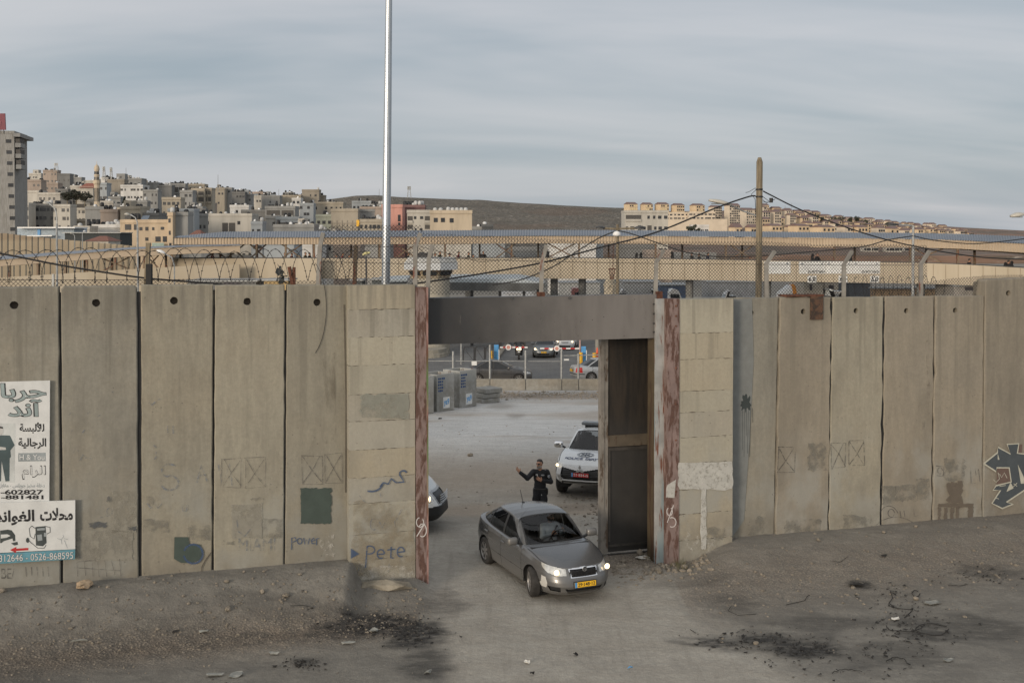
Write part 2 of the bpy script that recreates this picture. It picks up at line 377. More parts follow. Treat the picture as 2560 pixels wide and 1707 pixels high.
dirt = n.mix(f1,(.198,.187,.164),(.292,.276,.240));dirt = n.mix(n.math('MULTIPLY',f2,.5),dirt,(.150,.141,.124));dirt = n.mix(n.math('MULTIPLY',sw,.4),dirt,(.122,.117,.107));trk = n.ramp(n.noise(n.map(p,(3.2,.22,1),(0,0,-.22)),1.3,5,.6),.52,.68)
dust = n.mix(f1,(.365,.340,.295),(.45,.425,.372));dust = n.mix(n.math('MULTIPLY',sw,.35),dust,(.325,.295,.245));dust = n.mix(n.math('MULTIPLY',f2,.28),dust,(.285,.265,.228));dust = n.mix(n.math('MULTIPLY',trk,.4),dust,(.26,.24,.205))
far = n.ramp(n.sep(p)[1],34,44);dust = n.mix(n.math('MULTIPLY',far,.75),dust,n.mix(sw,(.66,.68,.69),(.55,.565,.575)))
dust = n.mix(n.math('MULTIPLY',n.attr('rut'),.55),dust,(.33,.25,.175))
c = n.mix(n.attr('lane'),dirt,dust);grit = n.ramp(n.noise(p,11,4,.75),.40,.60);c = n.mix(n.math('MULTIPLY',grit,.28),c,n.mix(.5,c,(.10,.092,.08)));c = n.mix(n.math('MULTIPLY',med,.30),c,n.mix(.5,c,(.12,.11,.095)));c = n.mix(n.math('MULTIPLY',n.math('SUBTRACT',f3,.35),.7),c,(.12,.11,.095))
grv = n.mix(n.ramp(peb,.15,.55),(.36,.30,.235),(.12,.10,.08));grv = n.mix(n.math('MULTIPLY',n.ramp(n.noise(p,3,4),.4,.6),.5),grv,(.20,.155,.115))
c = n.mix(n.math('MULTIPLY',n.attr('gravel'),.8),c,grv)
c = n.mix(n.math('MULTIPLY',n.attr('damp'),1.),c,(.17,.15,.125))
c = n.mix(n.attr('asphalt'),c,n.mix(f1,(.125,.128,.13),(.16,.162,.16)))
bn = n.math('MULTIPLY',n.attr('burn'),n.ramp(n.noise(n.map(p,(1.2,3.2,1),(0,0,.2)),2.2,8,.7),.28,.58,.30,1.0))
c = n.mix(bn,c,n.mix(f3,(.010,.010,.010),(.05,.048,.046)))
lite = n.math('MULTIPLY',n.ramp(n.vor(p,13),.16,.08),n.ramp(n.noise(p,2.3,3),.52,.62));c = n.mix(n.math('MULTIPLY',lite,.55),c,(.42,.39,.33))
hh = n.math('ADD',n.math('MULTIPLY',f3,.5),n.math('ADD',n.math('MULTIPLY',n.noise(p,9,6,.65),1.2),n.math('MULTIPLY',n.math('SUBTRACT',1.,peb),n.attr('gravel'))))
n.bump(hh,.75,.045)
gm = n.out(c,.95);gm.displacement_method = 'BUMP'
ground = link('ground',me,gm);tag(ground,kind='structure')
# ================================================================== hills behind, each a real slope
def hillside(name,us,v_near,Y0,ridge,Y1,m,nt_=40,back=1.0,rough=3.0,seed=0):
    uu = np.linspace(us[0],us[1],150);co = []
    for u in uu:
        p = P(u,v_near,Y0*.98);p.z = -14;co.append(p)
    for i in range(nt_ + 1):
        t = i/nt_
        for u in uu:
            vr = float(np.interp(u,ridge[0],ridge[1]));yy = Y0 + (Y1 - Y0) *t
            v = v_near + (vr - v_near) *(t ** .8)
            p = P(u,v,yy);p.z += rough*float(fbm(p.x*.012,p.y*.012,seed)) *min(1,t*3) *(.35 if i == nt_ else 1)
            co.append(p)
    for u in uu:                                        # the far side falls away
        vr = float(np.interp(u,ridge[0],ridge[1]));p = P(u,vr,Y1*1.5);p.z = -30;co.append(p)
    k = len(uu);ii = np.arange(k*(nt_ + 3)).reshape(nt_ + 3,k)
    q = np.stack([ii[:-1,:-1],ii[:-1,1:],ii[1:,1:],ii[1:,:-1]],-1).reshape(-1,4)
    o = link(name,mesh_np(name,[tuple(x) for x in co],q),m);tag(o,kind='structure');return o
n = NM('scrub_hillside');p = n.P();a1 = n.ramp(n.noise(p,.02,8,.65),.35,.65);a2 = n.ramp(n.noise(n.map(p,(.25,.08,.9)),1.0,7,.7),.40,.62);rk = n.math('MAXIMUM',n.ramp(n.noise(n.map(p,(.16,.05,.5)),1.0,5,.75),.58,.68),n.math('MULTIPLY',n.ramp(n.vor(n.map(p,(.22,.07,.5)),1.),.22,.10),n.ramp(n.noise(p,.03,3),.42,.55)));bsh = n.ramp(n.vor(n.map(p,(.15,.06,.4),loc=(9,4,2)),1.),.30,.12)
c = n.mix(a1,(.145,.128,.104),(.215,.185,.148));c = n.mix(n.math('MULTIPLY',bsh,.6),c,(.055,.055,.042));c = n.mix(n.math('MULTIPLY',a2,.75),c,(.085,.08,.064));c = n.mix(n.math('MULTIPLY',rk,.8),c,(.34,.315,.275))
c = n.mix(n.math('MULTIPLY',n.ramp(n.noise(p,.006,4),.52,.62),.45),c,(.16,.105,.07));n.bump(a2,.8,2.0);MT['scrub'] = n.out(c,.97)
n = NM('town_slope_earth');p = n.P();c = n.mix(n.ramp(n.noise(p,.05,6),.35,.65),(.12,.11,.095),(.20,.18,.15));MT['townearth'] = n.out(c,.95)
n = NM('red_earth_slope');p = n.P();a1 = n.ramp(n.noise(n.map(p,(.03,.03,.3)),1.,8,.65),.36,.64);c = n.mix(a1,(.085,.07,.052),(.21,.125,.085));c = n.mix(n.ramp(n.noise(n.map(p,(.1,.06,.8)),1.,5,.7),.58,.68),c,(.27,.235,.20));MT['redearth'] = n.out(c,.97)
# the ridge of bare hill in the middle, then the town slope on the left, then the slope under the new suburb on the right
RID = ([560,760,850,890,940,1000,1060,1120,1200,1300,1400,1480,1560,1700,1900],[536,508,496,490,488.5,493,496,498.5,502,508,513.5,516.5,519,540,566])
hillside('hill',(520,1900),648,520,RID,1500,MT['scrub'],60,rough=10,seed=3)
RT = ([-200,40,120,250,330,480,560,680,760,820,880,960],[488,482,470,474,478,490,500,514,514,528,548,580])
hillside('hill',(-260,960),684,330,RT,820,MT['townearth'],40,rough=1.5,seed=8)
RS = ([1480,1570,1620,1780,1900,2040,2150,2300,2420,2560,2760],[548,530,527,528,520,540,548,562,570,576,578])
hillside('hill',(1480,2800),641,420,RS,1600,MT['redearth'],50,rough=5,seed=14)
hillside('hill',(2350,3000),590,2500,([2350,2480,2560,3000],[590,584,582,580]),5200,MT['scrub'],10,rough=8,seed=20)
# ================================================================== the concrete wall
conc = [concrete('cast_concrete_warm',(.345,.322,.256),(.205,.190,.154),.6),concrete('cast_concrete_grey',(.305,.290,.243),(.190,.181,.154),.65),concrete('cast_concrete_brown',(.300,.267,.213),(.185,.167,.136),.6,.25)]
n = NM('old_hole_mortar');MT['hole'] = n.out((.085,.072,.058),.95);MT['joint'] = simple('joint_mortar',(.12,.10,.08),.95)
def wall_t(u,v,off=0):
    p = W(u,v,off);return p.dot(WE),p.z
def wp(t,z,off=0):            # along-wall coordinate back to the place
    # point on the wall's line with p.WE = t
    base = Vector((0,WA,0));s = t - base.dot(WE);p = base + WE*s - WN*off
    return Vector((p.x,p.y,z))
def fill(outer,holes=()):
    bm = bmesh.new();es = []
    for loop in [outer] + list(holes):
        vs = [bm.verts.new(p) for p in loop]
        es += [bm.edges.new((vs[i],vs[(i + 1) % len(vs)])) for i in range(len(vs))]
    bmesh.ops.triangle_fill(bm,use_beauty=True,use_dissolve=False,edges=es)
    bm.verts.index_update()
    r = ([v.co.copy() for v in bm.verts],[[v.index for v in f.verts] for f in bm.faces]);bm.free();return r
def panel(u0,u1,vt0,vt1,hole=None,label='',m=conc[0],off=0.,jag=.004,ub0=None,ub1=None,thick=.24,zb=-.25,hr=.085,topround=0.,seed=1):
    r = random.Random(seed);vb = 1420
    t0,z0 = wall_t(u0,vt0,off);t1,z1 = wall_t(u1,vt1,off)
    tb0 = wall_t(ub0 if ub0 is not None else u0,vb,off)[0];tb1 = wall_t(ub1 if ub1 is not None else u1,vb,off)[0]
    N = 26;L = [];Rr = []
    for i in range(N + 1):
        k = i/N;z = zb + (z0 - zb) *k;L.append((tb0 + (t0 - tb0) *k + r.gauss(0,jag),z))
        z = zb + (z1 - zb) *k;Rr.append((tb1 + (t1 - tb1) *k + r.gauss(0,jag),z))
    top = []
    for i in range(1,12):
        k = i/12;top.append((t0 + (t1 - t0) *k,z0 + (z1 - z0) *k + r.gauss(0,.006)))
    if topround:
        L[-1] = (L[-1][0] + topround*.7,L[-1][1]);L[-2] = (L[-2][0],z0 - topround);Rr[-1] = (Rr[-1][0] - topround,Rr[-1][1]);Rr[-2] = (Rr[-2][0],z1 - topround)
    loop = L + top + list(reversed(Rr))
    cx = sum(p[0] for p in loop) /len(loop);ch = .022;n_ = len(loop)
    inner = []
    for (t,z) in loop:
        dt = ch if t < cx - .3 else (-ch if t > cx + .3 else 0);dz = -ch if z > max(z0,z1) - .06 else 0
        inner.append((t + dt,z + dz))
    hl = []
    if hole:
        ht,hz = wall_t(hole[0],hole[1],off)
        hl = [[wp(ht + hr*math.cos(2*math.pi*k/18) *r.uniform(.93,1.05),hz + hr*math.sin(2*math.pi*k/18) *r.uniform(.93,1.05),off) for k in range(18)]]
    jb_ = MB();tj = wall_t(u1 + 2,1000,off)[0];jb_.box(wp(tj,(z0 + zb) /2 - .06,off + .085),(.13,.08,z0 - zb - .14),rz=math.atan(WB))  # black strip added in the open gap to stand in for its shade
    mb = MB()
    vs,fs = fill([wp(t,z,off) for t,z in inner],hl);mb.add(vs,fs)
    fi = [wp(t,z,off) for t,z in inner];sd1 = [wp(t,z,off + ch) for t,z in loop];bk = [wp(t,z,off + thick) for t,z in loop]
    mb.add(fi + sd1,[(i,(i + 1) % n_,(i + 1) % n_ + n_,i + n_) for i in range(n_)]);mb.add(sd1 + bk,[(i,(i + 1) % n_,(i + 1) % n_ + n_,i + n_) for i in range(n_)])
    mb.add(bk,[tuple(range(n_))])
    if hole:
        a = hl[0];b = [p - WN*.13 for p in a];k = len(a)
        mb.add(a + b,[(i,(i + 1) % k,(i + 1) % k + k,i + k) for i in range(k)]);mb.add(b,[tuple(range(k))],1)
    o = mb.build('concrete_wall_panel',[m,MT['hole']]);jb_.build('gap_shade_strip',MT['black'],o);return tag(o,label,'wall panel','concrete panels of the wall')
PAN = {}
PAN[0] = panel(-60,147,718,716,(35,763),'concrete wall panel behind the clothes shop sign at the left end',conc[1],0,ub0=-50,ub1=151.5,hr=.08,seed=2)
PAN[1] = panel(153,343,716,714,(240,757),'concrete wall panel with the blue edge of the lower shop sign overlapping it',conc[1],-.015,ub0=157,ub1=346,hr=.08,topround=.05,seed=3)
PAN[2] = panel(353,533,712,711,(435,752),'concrete wall panel marked S A with a small dark green blotch',conc[0],.01,ub0=353,ub1=529,hr=.08,seed=4)
PAN[3] = panel(538,712,713,712,(618,754),'concrete wall panel with two scratched crossed boxes left of the dark green square',conc[0],-.01,ub0=533,ub1=708.5,hr=.08,seed=5)
PAN[4] = panel(717,876,712,713,(793,756),'concrete wall panel with the dark green painted square',conc[0],.0,ub0=712,ub1=868,hr=.08,seed=6)
PAN[5] = panel(1830,1947,745,744,(1878,782),'concrete wall panel with a grey left edge and black paint splat',conc[1],.05,ub0=1822,ub1=1934,hr=.07,seed=7)
PAN[6] = panel(1951,2079,743,743,(2008,779),'concrete wall panel with a rusted plate hooked over its top',conc[2],-.01,ub0=1938,ub1=2069,hr=.07,jag=.012,seed=8)
PAN[7] = panel(2082,2209,743,742,(2140,777),'concrete wall panel with two black crossed boxes side by side',conc[0],.0,ub0=2072,ub1=2200,hr=.07,jag=.014,seed=9)
PAN[8] = panel(2214,2336,741,741,(2266,777),'concrete wall panel with a row of dull painted-over rectangles',conc[2],.02,ub0=2204,ub1=2328,hr=.07,jag=.012,seed=10)
PAN[9] = panel(2339,2461,740,740,(2388,776),'concrete wall panel with a brown four-legged table-like paint mark',conc[2],.0,ub0=2332,ub1=2454,hr=.07,jag=.012,seed=11)
PAN[10] = panel(2464,2680,699,690,(2521,733),'taller concrete wall panel with the white-edged graffiti at the right end',conc[2],-.03,ub0=2457,ub1=2680,hr=.075,thick=.34,seed=12,topround=.06)
for i,(u0,u1,vt,lab) in enumerate(((-285,-66,719,'concrete wall panel just beyond the left edge of the view'),(-530,-292,721,'concrete wall panel farther out beyond the left edge'),(2684,2800,689,'taller concrete wall panel just beyond the right edge of the view'),(2804,2920,688,'taller concrete wall panel farther beyond the right edge'),(2924,3040,687,'taller concrete wall panel farthest beyond the right edge'))): panel(u0,u1,vt,vt,((u0 + u1) /2,vt + 40),lab,conc[i % 3],0,thick=.24,seed=60 + i)
# the return of the taller panel seen left of its front
t0,z0 = wall_t(2444,703,.45);t1,_ = wall_t(2466,703,.45)
mb = MB();a_ = wp(t0,0,.30);b_ = wp(t1 + .6,0,.30)
mb.prism([Vector((a_.x,a_.y,5.0)),Vector((b_.x,b_.y,5.0)),Vector((b_.x,b_.y,z0)),Vector((a_.x,a_.y,z0 - .02))],-WN*.32)
mb.build('rear_rib',conc[2],PAN[10])
# ------------------------------------------------------------------ poured gate pillars in lifts
def coursed(name,label,u0,u1,vt,vb,cuts,off,thick,seed,mats,zb=-.2):
    o = empty(name,wp(wall_t((u0 + u1) /2,vb,off)[0],0,off),label,'gate pillar','poured pillars of the gate')
    r = random.Random(seed);zs = [wall_t((u0 + u1) /2,v,off)[1] for v in [vt] + list(cuts)] + [zb]
    ta = wall_t(u0,1100,off)[0];tb = wall_t(u1,1100,off)[0]
    for i in range(len(zs) - 1):
        zt,zl = zs[i],zs[i + 1];dx = r.uniform(0,.012);N = 22
        lo = [(ta + (tb - ta) *k/N,zl + .003 + r.gauss(0,.005)) for k in range(N + 1)]
        hi = [(ta + (tb - ta) *k/N,zt - .003 + r.gauss(0,.005)) for k in range(N + 1)]
        if i == 0: hi = [(t,zt) for t,_ in hi]
        poly = lo + list(reversed(hi));mb = MB();n_ = len(poly)
        f_ = [wp(t,z,off + dx) for t,z in poly];b_ = [wp(t,z,off + thick) for t,z in poly]
        vs,fs = fill(f_);mb.add(vs,fs);mb.add(f_ + b_,[(k,(k + 1) % n_,(k + 1) % n_ + n_,k + n_) for k in range(n_)]);mb.add(b_,[tuple(range(n_))])
        mb.build('concrete_lift',mats[i % len(mats)],o,world=True)
    mb = MB();c0 = wp((ta + tb) /2,(zs[0] + zb) /2 - .02,off + thick/2 + .015);mb.box(c0,(tb - ta - .03,thick - .03,zs[0] - zb - .05),rz=math.atan(WB));mb.build('core',MT['joint'],o,world=True)
    return o
pil = [concrete('pillar_concrete_warm',(.40,.375,.30),(.315,.297,.243),.3,.3,.10,warm=(.36,.31,.23)),concrete('pillar_concrete_pale',(.365,.345,.29),(.285,.272,.232),.3,.3,.10),concrete('pillar_concrete_yellow',(.385,.35,.27),(.30,.273,.218),.3,.3,.10,warm=(.36,.30,.21))]
coursed('gate_pillar','poured concrete gate pillar with blue Pete graffiti, left of the opening',872,1038,713,1455,(773,842,912,984,1051,1122,1191,1255,1332,1396),-.28,.55,3,[pil[2],pil[1],pil[0],pil[0],pil[1],pil[1]])
coursed('gate_pillar','poured concrete gate pillar with the white painted T, right of the opening',1698,1832,748,1400,(832,897,976,1029,1091,1155,1221,1281,1346),-.26,.55,4,[pil[0],pil[2],pil[2],pil[0],pil[1],pil[0]])
# ------------------------------------------------------------------ steel gate
pinkrust = rusty('pink_primer_rusting',(.215,.155,.140),(.085,.045,.034),amount=.46,scale=(9,9,2.2));paledoor = rusty('pale_flaking_steel',(.33,.33,.32),amount=.22,scale=(9,9,.9),c3=(.22,.28,.30))
browned = rusty('stained_brown_steel',(.080,.058,.032),(.045,.024,.014),amount=.42,scale=(5,5,.6))
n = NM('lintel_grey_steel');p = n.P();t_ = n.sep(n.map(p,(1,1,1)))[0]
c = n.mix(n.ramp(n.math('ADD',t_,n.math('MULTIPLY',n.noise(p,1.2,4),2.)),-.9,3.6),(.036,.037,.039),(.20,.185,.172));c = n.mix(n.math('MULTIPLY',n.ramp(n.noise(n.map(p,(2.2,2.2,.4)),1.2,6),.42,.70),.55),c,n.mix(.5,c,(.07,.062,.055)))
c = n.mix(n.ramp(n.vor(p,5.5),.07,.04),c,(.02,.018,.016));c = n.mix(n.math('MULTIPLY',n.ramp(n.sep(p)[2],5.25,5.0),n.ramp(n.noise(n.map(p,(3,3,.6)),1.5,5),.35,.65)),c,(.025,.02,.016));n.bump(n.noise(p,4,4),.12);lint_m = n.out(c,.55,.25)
n = NM('sooted_gate_leaf');p = n.P();z_ = n.sep(p)[2]
c = n.mix(n.ramp(n.noise(n.map(p,(4,4,.5)),1.2,7,.65),.36,.66),(.014,.012,.010),(.034,.026,.019));c = n.mix(n.math('MULTIPLY',n.ramp(z_,3.6,2.6),.75),c,n.mix(n.noise(p,2.5,5),(.018,.018,.018),(.05,.048,.046)));n.bump(n.noise(p,7,4),.15);leaf_m = n.out(c,.7,.15)
RZ = math.atan(WB)
def wbox(mb,u0,u1,v0,v1,off,thick,zb=None,mi=0,inset=0):
    um = (u0 + u1) /2;ta = wall_t(u0,(v0 + v1) /2,off)[0];tb = wall_t(u1,(v0 + v1) /2,off)[0];zt = wall_t(um,v0,off)[1];zl = zb if zb is not None else wall_t(um,v1,off)[1]
    c = wp((ta + tb) /2,(zt + zl) /2,off + thick/2);mb.box(c,(tb - ta,thick,zt - zl),rz=RZ,mi=mi);return mb
gl_ = empty('gate_post',W(1054,1455,-.3),'pink rusting steel gate post beside the left pillar','gate post','rusting steel gate posts');gl_.location.z = 0
mb = wbox(MB(),1040,1066,718,1450,-.30,.30,zb=-.2);mb.build('post_web',pinkrust,gl_,True)
n = NM('green_paint_peeling');p = n.P();f_ = n.ramp(n.noise(n.map(p,(10,10,.5)),1.,6,.6),.42,.58);z_ = n.sep(p)[2];f_ = n.math('MULTIPLY',f_,n.math('MULTIPLY',n.ramp(z_,1.2,3.0),n.ramp(z_,5.3,4.6)))
c = n.mix(f_,n.mix(n.ramp(n.noise(n.map(p,(9,9,1.4)),1.,7),.45,.6),(.33,.20,.175),(.13,.05,.03)),(.10,.16,.055));grn = n.out(c,.7)
mb = wbox(MB(),1066,1071,718,1450,-.295,.28,zb=-.2);mb.build('flange',grn,gl_,True)
gr_ = empty('gate_post',W(1683,1405,-.3),'pink rusting steel gate post beside the right pillar, with a white paint patch','gate post','rusting steel gate posts');gr_.location.z = 0
mb = wbox(MB(),1668,1698,747,1410,-.28,.26,zb=-.2);mb.build('post_web',pinkrust,gr_,True)
for v in (765,790,815,920,1010,1100,1228): MB().tube([W(1690,v,-.281),W(1690,v,-.30)],.022,8).build('bolt',MT['rust'],gr_,True)
gj = empty('gate_jamb',W(1650,1405,.0),'pale flaking steel gate jamb with a brown inner side','gate jamb');gj.location.z = 0
mb = wbox(MB(),1640,1667,747,1405,-.10,.10,zb=-.2);mb.build('front_plate',paledoor,gj,True)
ta = wall_t(1641,1100,-.1)[0];mb = MB().box(wp(ta + .06,3.0,.22),(.10,.44,6.4),rz=RZ);mb.build('inner_cheek',browned,gj,True)
gt = empty('gate_lintel',W(1350,852,.1),'long dark grey steel lintel beam over the gate opening','lintel beam')
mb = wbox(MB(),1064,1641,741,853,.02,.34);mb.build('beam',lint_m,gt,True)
mb = MB()
for v in (760,784,808,830): wbox(mb,1634,1645,v - 1.5,v + 2,-.02,.12)
mb.build('bracket_plates',MT['steel_dark'],gt,True)
mb = MB()
for (u,v) in ((1279,745),(1424,745),(1085,748)): mb.tube([W(u,v,.0),W(u,v,.03)],.035,10)
mb.build('lifting_eyes',MT['steel_dark'],gt,True)
# the sliding leaf stands behind the wall, partly out
gd = empty('gate_leaf',W(1570,1392,.95),'tall soot-blackened sliding steel gate leaf on the right of the opening','gate')
mb = wbox(MB(),1508,1690,845,1390,.92,.10,zb=.06);mb.build('sheet',leaf_m,gd,True)
mb = MB();
for a in ((1502,1511,845,1396),(1511,1520,845,1390)): wbox(mb,a[0],a[1],a[2],a[3],.86 if a[0] < 1510 else .88,.18,zb=.05)
edge_m = rusty('bare_edge_steel',(.20,.185,.165),(.07,.05,.035),amount=.22);mb.build('edge_stile',edge_m,gd,True)
mb = MB();wbox(mb,1521,1688,1084,1112,.86,.07);mb.build('middle_rail',rusty('brown_rail',(.085,.068,.048),(.05,.032,.02),amount=.2),gd,True)
mb = MB();wbox(mb,1521,1688,1114,1122,.885,.05);wbox(mb,1521,1688,1354,1360,.885,.05);wbox(mb,1521,1526,1122,1354,.89,.04);wbox(mb,1521,1690,1378,1393,.88,.06)
mb.build('frame_rail',simple('dark_frame_steel',(.05,.045,.04),.6,.2,.3,4),gd,True)
# ------------------------------------------------------------------ paint and writing on the wall
def wdecal(name,polys,m,off,parent=None):
    """flat patches of paint: pixel outlines laid on the wall"""
    mb = MB()
    for pl in polys:
        vs,fs = fill([W(u,v,off) for u,v in pl]);mb.add(vs,fs)
    return mb.build(name,m,parent,world=bool(parent and parent.type == 'EMPTY'))
def strokes(name,lines,wd,m,off,parent=None):
    mb = MB()
    for ln in lines:
        n_ = len(ln);L = [];Rr = []
        for i,(u,v) in enumerate(ln):
            a = ln[max(i - 1,0)];b = ln[min(i + 1,n_ - 1)];dx,dy = b[0] - a[0],b[1] - a[1];q_ = math.hypot(dx,dy) or 1
            nx_,ny_ = -dy/q_*wd/2,dx/q_*wd/2;L.append(W(u + nx_,v + ny_,off));Rr.append(W(u - nx_,v - ny_,off))
        mb.add(L + Rr,[(i,i + 1,i + 1 + n_,i + n_) for i in range(n_ - 1)])
    return mb.build(name,m,parent,world=bool(parent and parent.type == 'EMPTY'))
def arc(cx,cy,rx,ry,a0,a1,n_=14): return [(cx + rx*math.cos(R(a0 + (a1 - a0) *i/n_)),cy - ry*math.sin(R(a0 + (a1 - a0) *i/n_))) for i in range(n_ + 1)]
def text_mesh(s,bold=0.):
    cu = bpy.data.curves.new('lettering','FONT');cu.body = s;cu.size = 1;cu.offset = bold;cu.resolution_u = 4
    ob = bpy.data.objects.new('lettering',cu);C.objects.link(ob);bpy.context.view_layer.update()
    me = bpy.data.meshes.new_from_object(ob.evaluated_get(bpy.context.evaluated_depsgraph_get()));bpy.data.objects.remove(ob)
    co = np.zeros(len(me.vertices) *3,np.float32);me.vertices.foreach_get('co',co);co = co.reshape(-1,3);fs = [tuple(p.vertices) for p in me.polygons]
    bpy.data.meshes.remove(me);mn = co.min(0);mxx = co.max(0);co = (co - mn) /np.maximum(mxx - mn,1e-6);return co,fs
def text_on(fn,s,m,name='lettering',parent=None,bold=0.,world=False):
    """lettering mapped by fn(x 0..1, y 0..1) -> point"""
    co,fs = text_mesh(s,bold);mb = MB();mb.add([fn(float(x),float(y)) for x,y,_ in co],fs);return mb.build(name,m,parent,world)
def wtext(s,box,m,off,parent=None,bold=0.,name='lettering'):
    u0,v0,u1,v1 = box[:4];sl_ = box[4] if len(box) > 4 else 0
    return text_on(lambda x,y: W(u0 + (u1 - u0) *x,v1 + (v0 - v1) *y + sl_*x,off),s,m,name,parent,bold,world=bool(parent and parent.type == 'EMPTY'))
import unicodedata
AF = {}
for cp_ in range(0xFE70,0xFEFD):
    d_ = unicodedata.decomposition(chr(cp_)).split()
    if len(d_) in (2,3): AF[(''.join(chr(int(x,16)) for x in d_[1:]),d_[0])] = chr(cp_)
def arabic(s):                  # joined letter forms, laid out right to left
    s = s.replace('\u0644\u0627','\ue000').replace('\u0644\u0623','\ue001')
    g = lambda c,k: AF.get(({'\ue000': '\u0644\u0627','\ue001': '\u0644\u0623'}.get(c,c),k))
    out = []
    for i,c in enumerate(s):
        pj = i > 0 and g(s[i - 1],'<initial>') and g(c,'<final>');nj = i < len(s) - 1 and g(c,'<initial>') and g(s[i + 1],'<final>')
        out.append(g(c,'<medial>' if pj and nj else '<final>' if pj else '<initial>' if nj else '<isolated>') or c)
    return ''.join(reversed(out))
blue = paintmark('faded_blue_spray',(.13,.165,.22),.50,10);blue2 = paintmark('blue_spray',(.055,.09,.165),.68,10);dkgreen = paintmark('dark_green_paint',(.055,.075,.065),.86,5);black_p = paintmark('black_spray',(.06,.058,.055),.54,11)
greyp = paintmark('grey_overpaint',(.19,.184,.16),.50,4);brownp = paintmark('brown_overpaint',(.135,.112,.088),.72,3);whitep = paintmark('white_wash',(.53,.525,.49),.64,9);pencil = paintmark('thin_black_marker',(.08,.078,.078),.55,6);chalk = paintmark('flaked_white',(.56,.54,.49),.45,6);palep = paintmark('pale_overpaint',(.30,.285,.24),.6,2.5)
def jit(pts,a,s): r = random.Random(s);return [(u + r.gauss(0,a),v + r.gauss(0,a)) for u,v in pts]
def rect(u0,v0,u1,v1,s=1,a=1.6,n_=7):
    p = [(u0 + (u1 - u0) *i/n_,v0) for i in range(n_)] + [(u1,v0 + (v1 - v0) *i/n_) for i in range(n_)] + [(u1 - (u1 - u0) *i/n_,v1) for i in range(n_)] + [(u0,v1 - (v1 - v0) *i/n_) for i in range(n_)]
    return jit(p,a,s)
o_ = -.024
strokes('graffiti',[arc(424,1176,20,16,40,250) + arc(424,1207,22,18,90,-160),[(492,1206),(503,1162),(518,1204)],[(497,1188),(514,1187)]],4.2,blue,o_ + .01,PAN[2])
strokes('graffiti',[[(368 + i*9,1258 + (i % 2) *12) for i in range(5)],[(455,1262),(457,1276),(466,1277),(468,1260)],[(372,1006),(380,1012),(388,1004)],[(394,1000),(401,996)],[(418,1064),(420,1086)],[(432,1062),(433,1084)],[(386,1148),(392,1140),(390,1128)],[(384,1112),(392,1120)]],3,blue,o_ + .01,PAN[2])
wdecal('paint_patch',[[(436,1342),(470,1342),(474,1362),(500,1360),(507,1376),(500,1398),(476,1407),(452,1406),(435,1396)]],dkgreen,o_ + .01,PAN[2])
strokes('graffiti',[arc(483,1384,24,24,-170,160)],5,blue2,o_ + .008,PAN[2]);strokes('crack',[jit([(504,1432),(506,1415),(515,1398),(528,1378)],1,3)],2,MT['hole'],o_ + .012,PAN[2])
wdecal('paint_patch',[rect(360,1300,420,1330,5),rect(470,1312,525,1350,6),rect(365,1240,385,1262,7)],greyp,o_ + .012,PAN[2])
strokes('graffiti',[[(172,1038),(178,1030)],[(218,1034),(224,1030)],[(244,1042),(251,1036)],[(183,1132),(189,1116),(196,1128)],[(200,1150),(207,1136),(216,1146)],[(225,1146),(230,1136)],[(176,1085),(181,1075)],[(206,1082),(211,1074)],[(249,1294),(260,1290),(278,1288)],arc(274,1278,7,9,0,340),[(280,978),(284,984)]],2.6,blue,-.035,PAN[1])
wdecal('paint_patch',[rect(222,1304,266,1318,8),rect(322,1316,342,1324,9),rect(268,1242,280,1254,10)],paintmark('slate_paint',(.09,.10,.11),.6,5),-.033,PAN[1]);wdecal('paint_patch',[rect(280,1226,342,1330,11),rect(190,1325,330,1400,12)],palep,-.030,PAN[1])
strokes('scratch',[jit([(190 + i*18,1400),(190 + i*18 + 6,1440)],2,i) for i in range(7)] + [[(186,1418),(300,1426)],[(192,1404),(250,1398)]],1.4,pencil,-.035,PAN[1])
wtext('BE/',(3,1420,36,1446),pencil,-.012,PAN[0]);strokes('scratch',[[(64 + i*14,1416),(66 + i*14,1440)] for i in range(5)],1.6,pencil,-.012,PAN[0])
def xbox(u0,v0,u1,v1,s): return [jit([(u0,v0),(u1,v0),(u1,v1),(u0,v1),(u0,v0)],1.6,s),jit([(u0 + 2,v0 + 3),((u0 + u1) /2,(v0 + v1) /2),(u1 - 2,v1 - 3)],2,s + 1),jit([(u1 - 3,v0 + 2),((u0 + u1) /2,(v0 + v1) /2),(u0 + 3,v1 - 2)],2,s + 2)]
strokes('graffiti',xbox(554,1146,603,1219,1) + xbox(612,1146,663,1220,5),1.7,pencil,-.03,PAN[3]);strokes('graffiti',[[(545,1160),(556,1214),(574,1158),(580,1216)],[(592,1300),(596,1328),(612,1340),(626,1322)]],3,blue,-.031,PAN[3])
wtext('MIAMI',(596,1345,688,1376),paintmark('faint_blue',(.13,.16,.2),.5,8),-.03,PAN[3]);wdecal('paint_patch',[rect(655,1296,704,1345,13),rect(556,1352,585,1362,14),rect(628,1245,662,1250,15)],greyp,-.029,PAN[3]);wdecal('paint_patch',[rect(578,1260,655,1345,16)],palep,-.027,PAN[3])
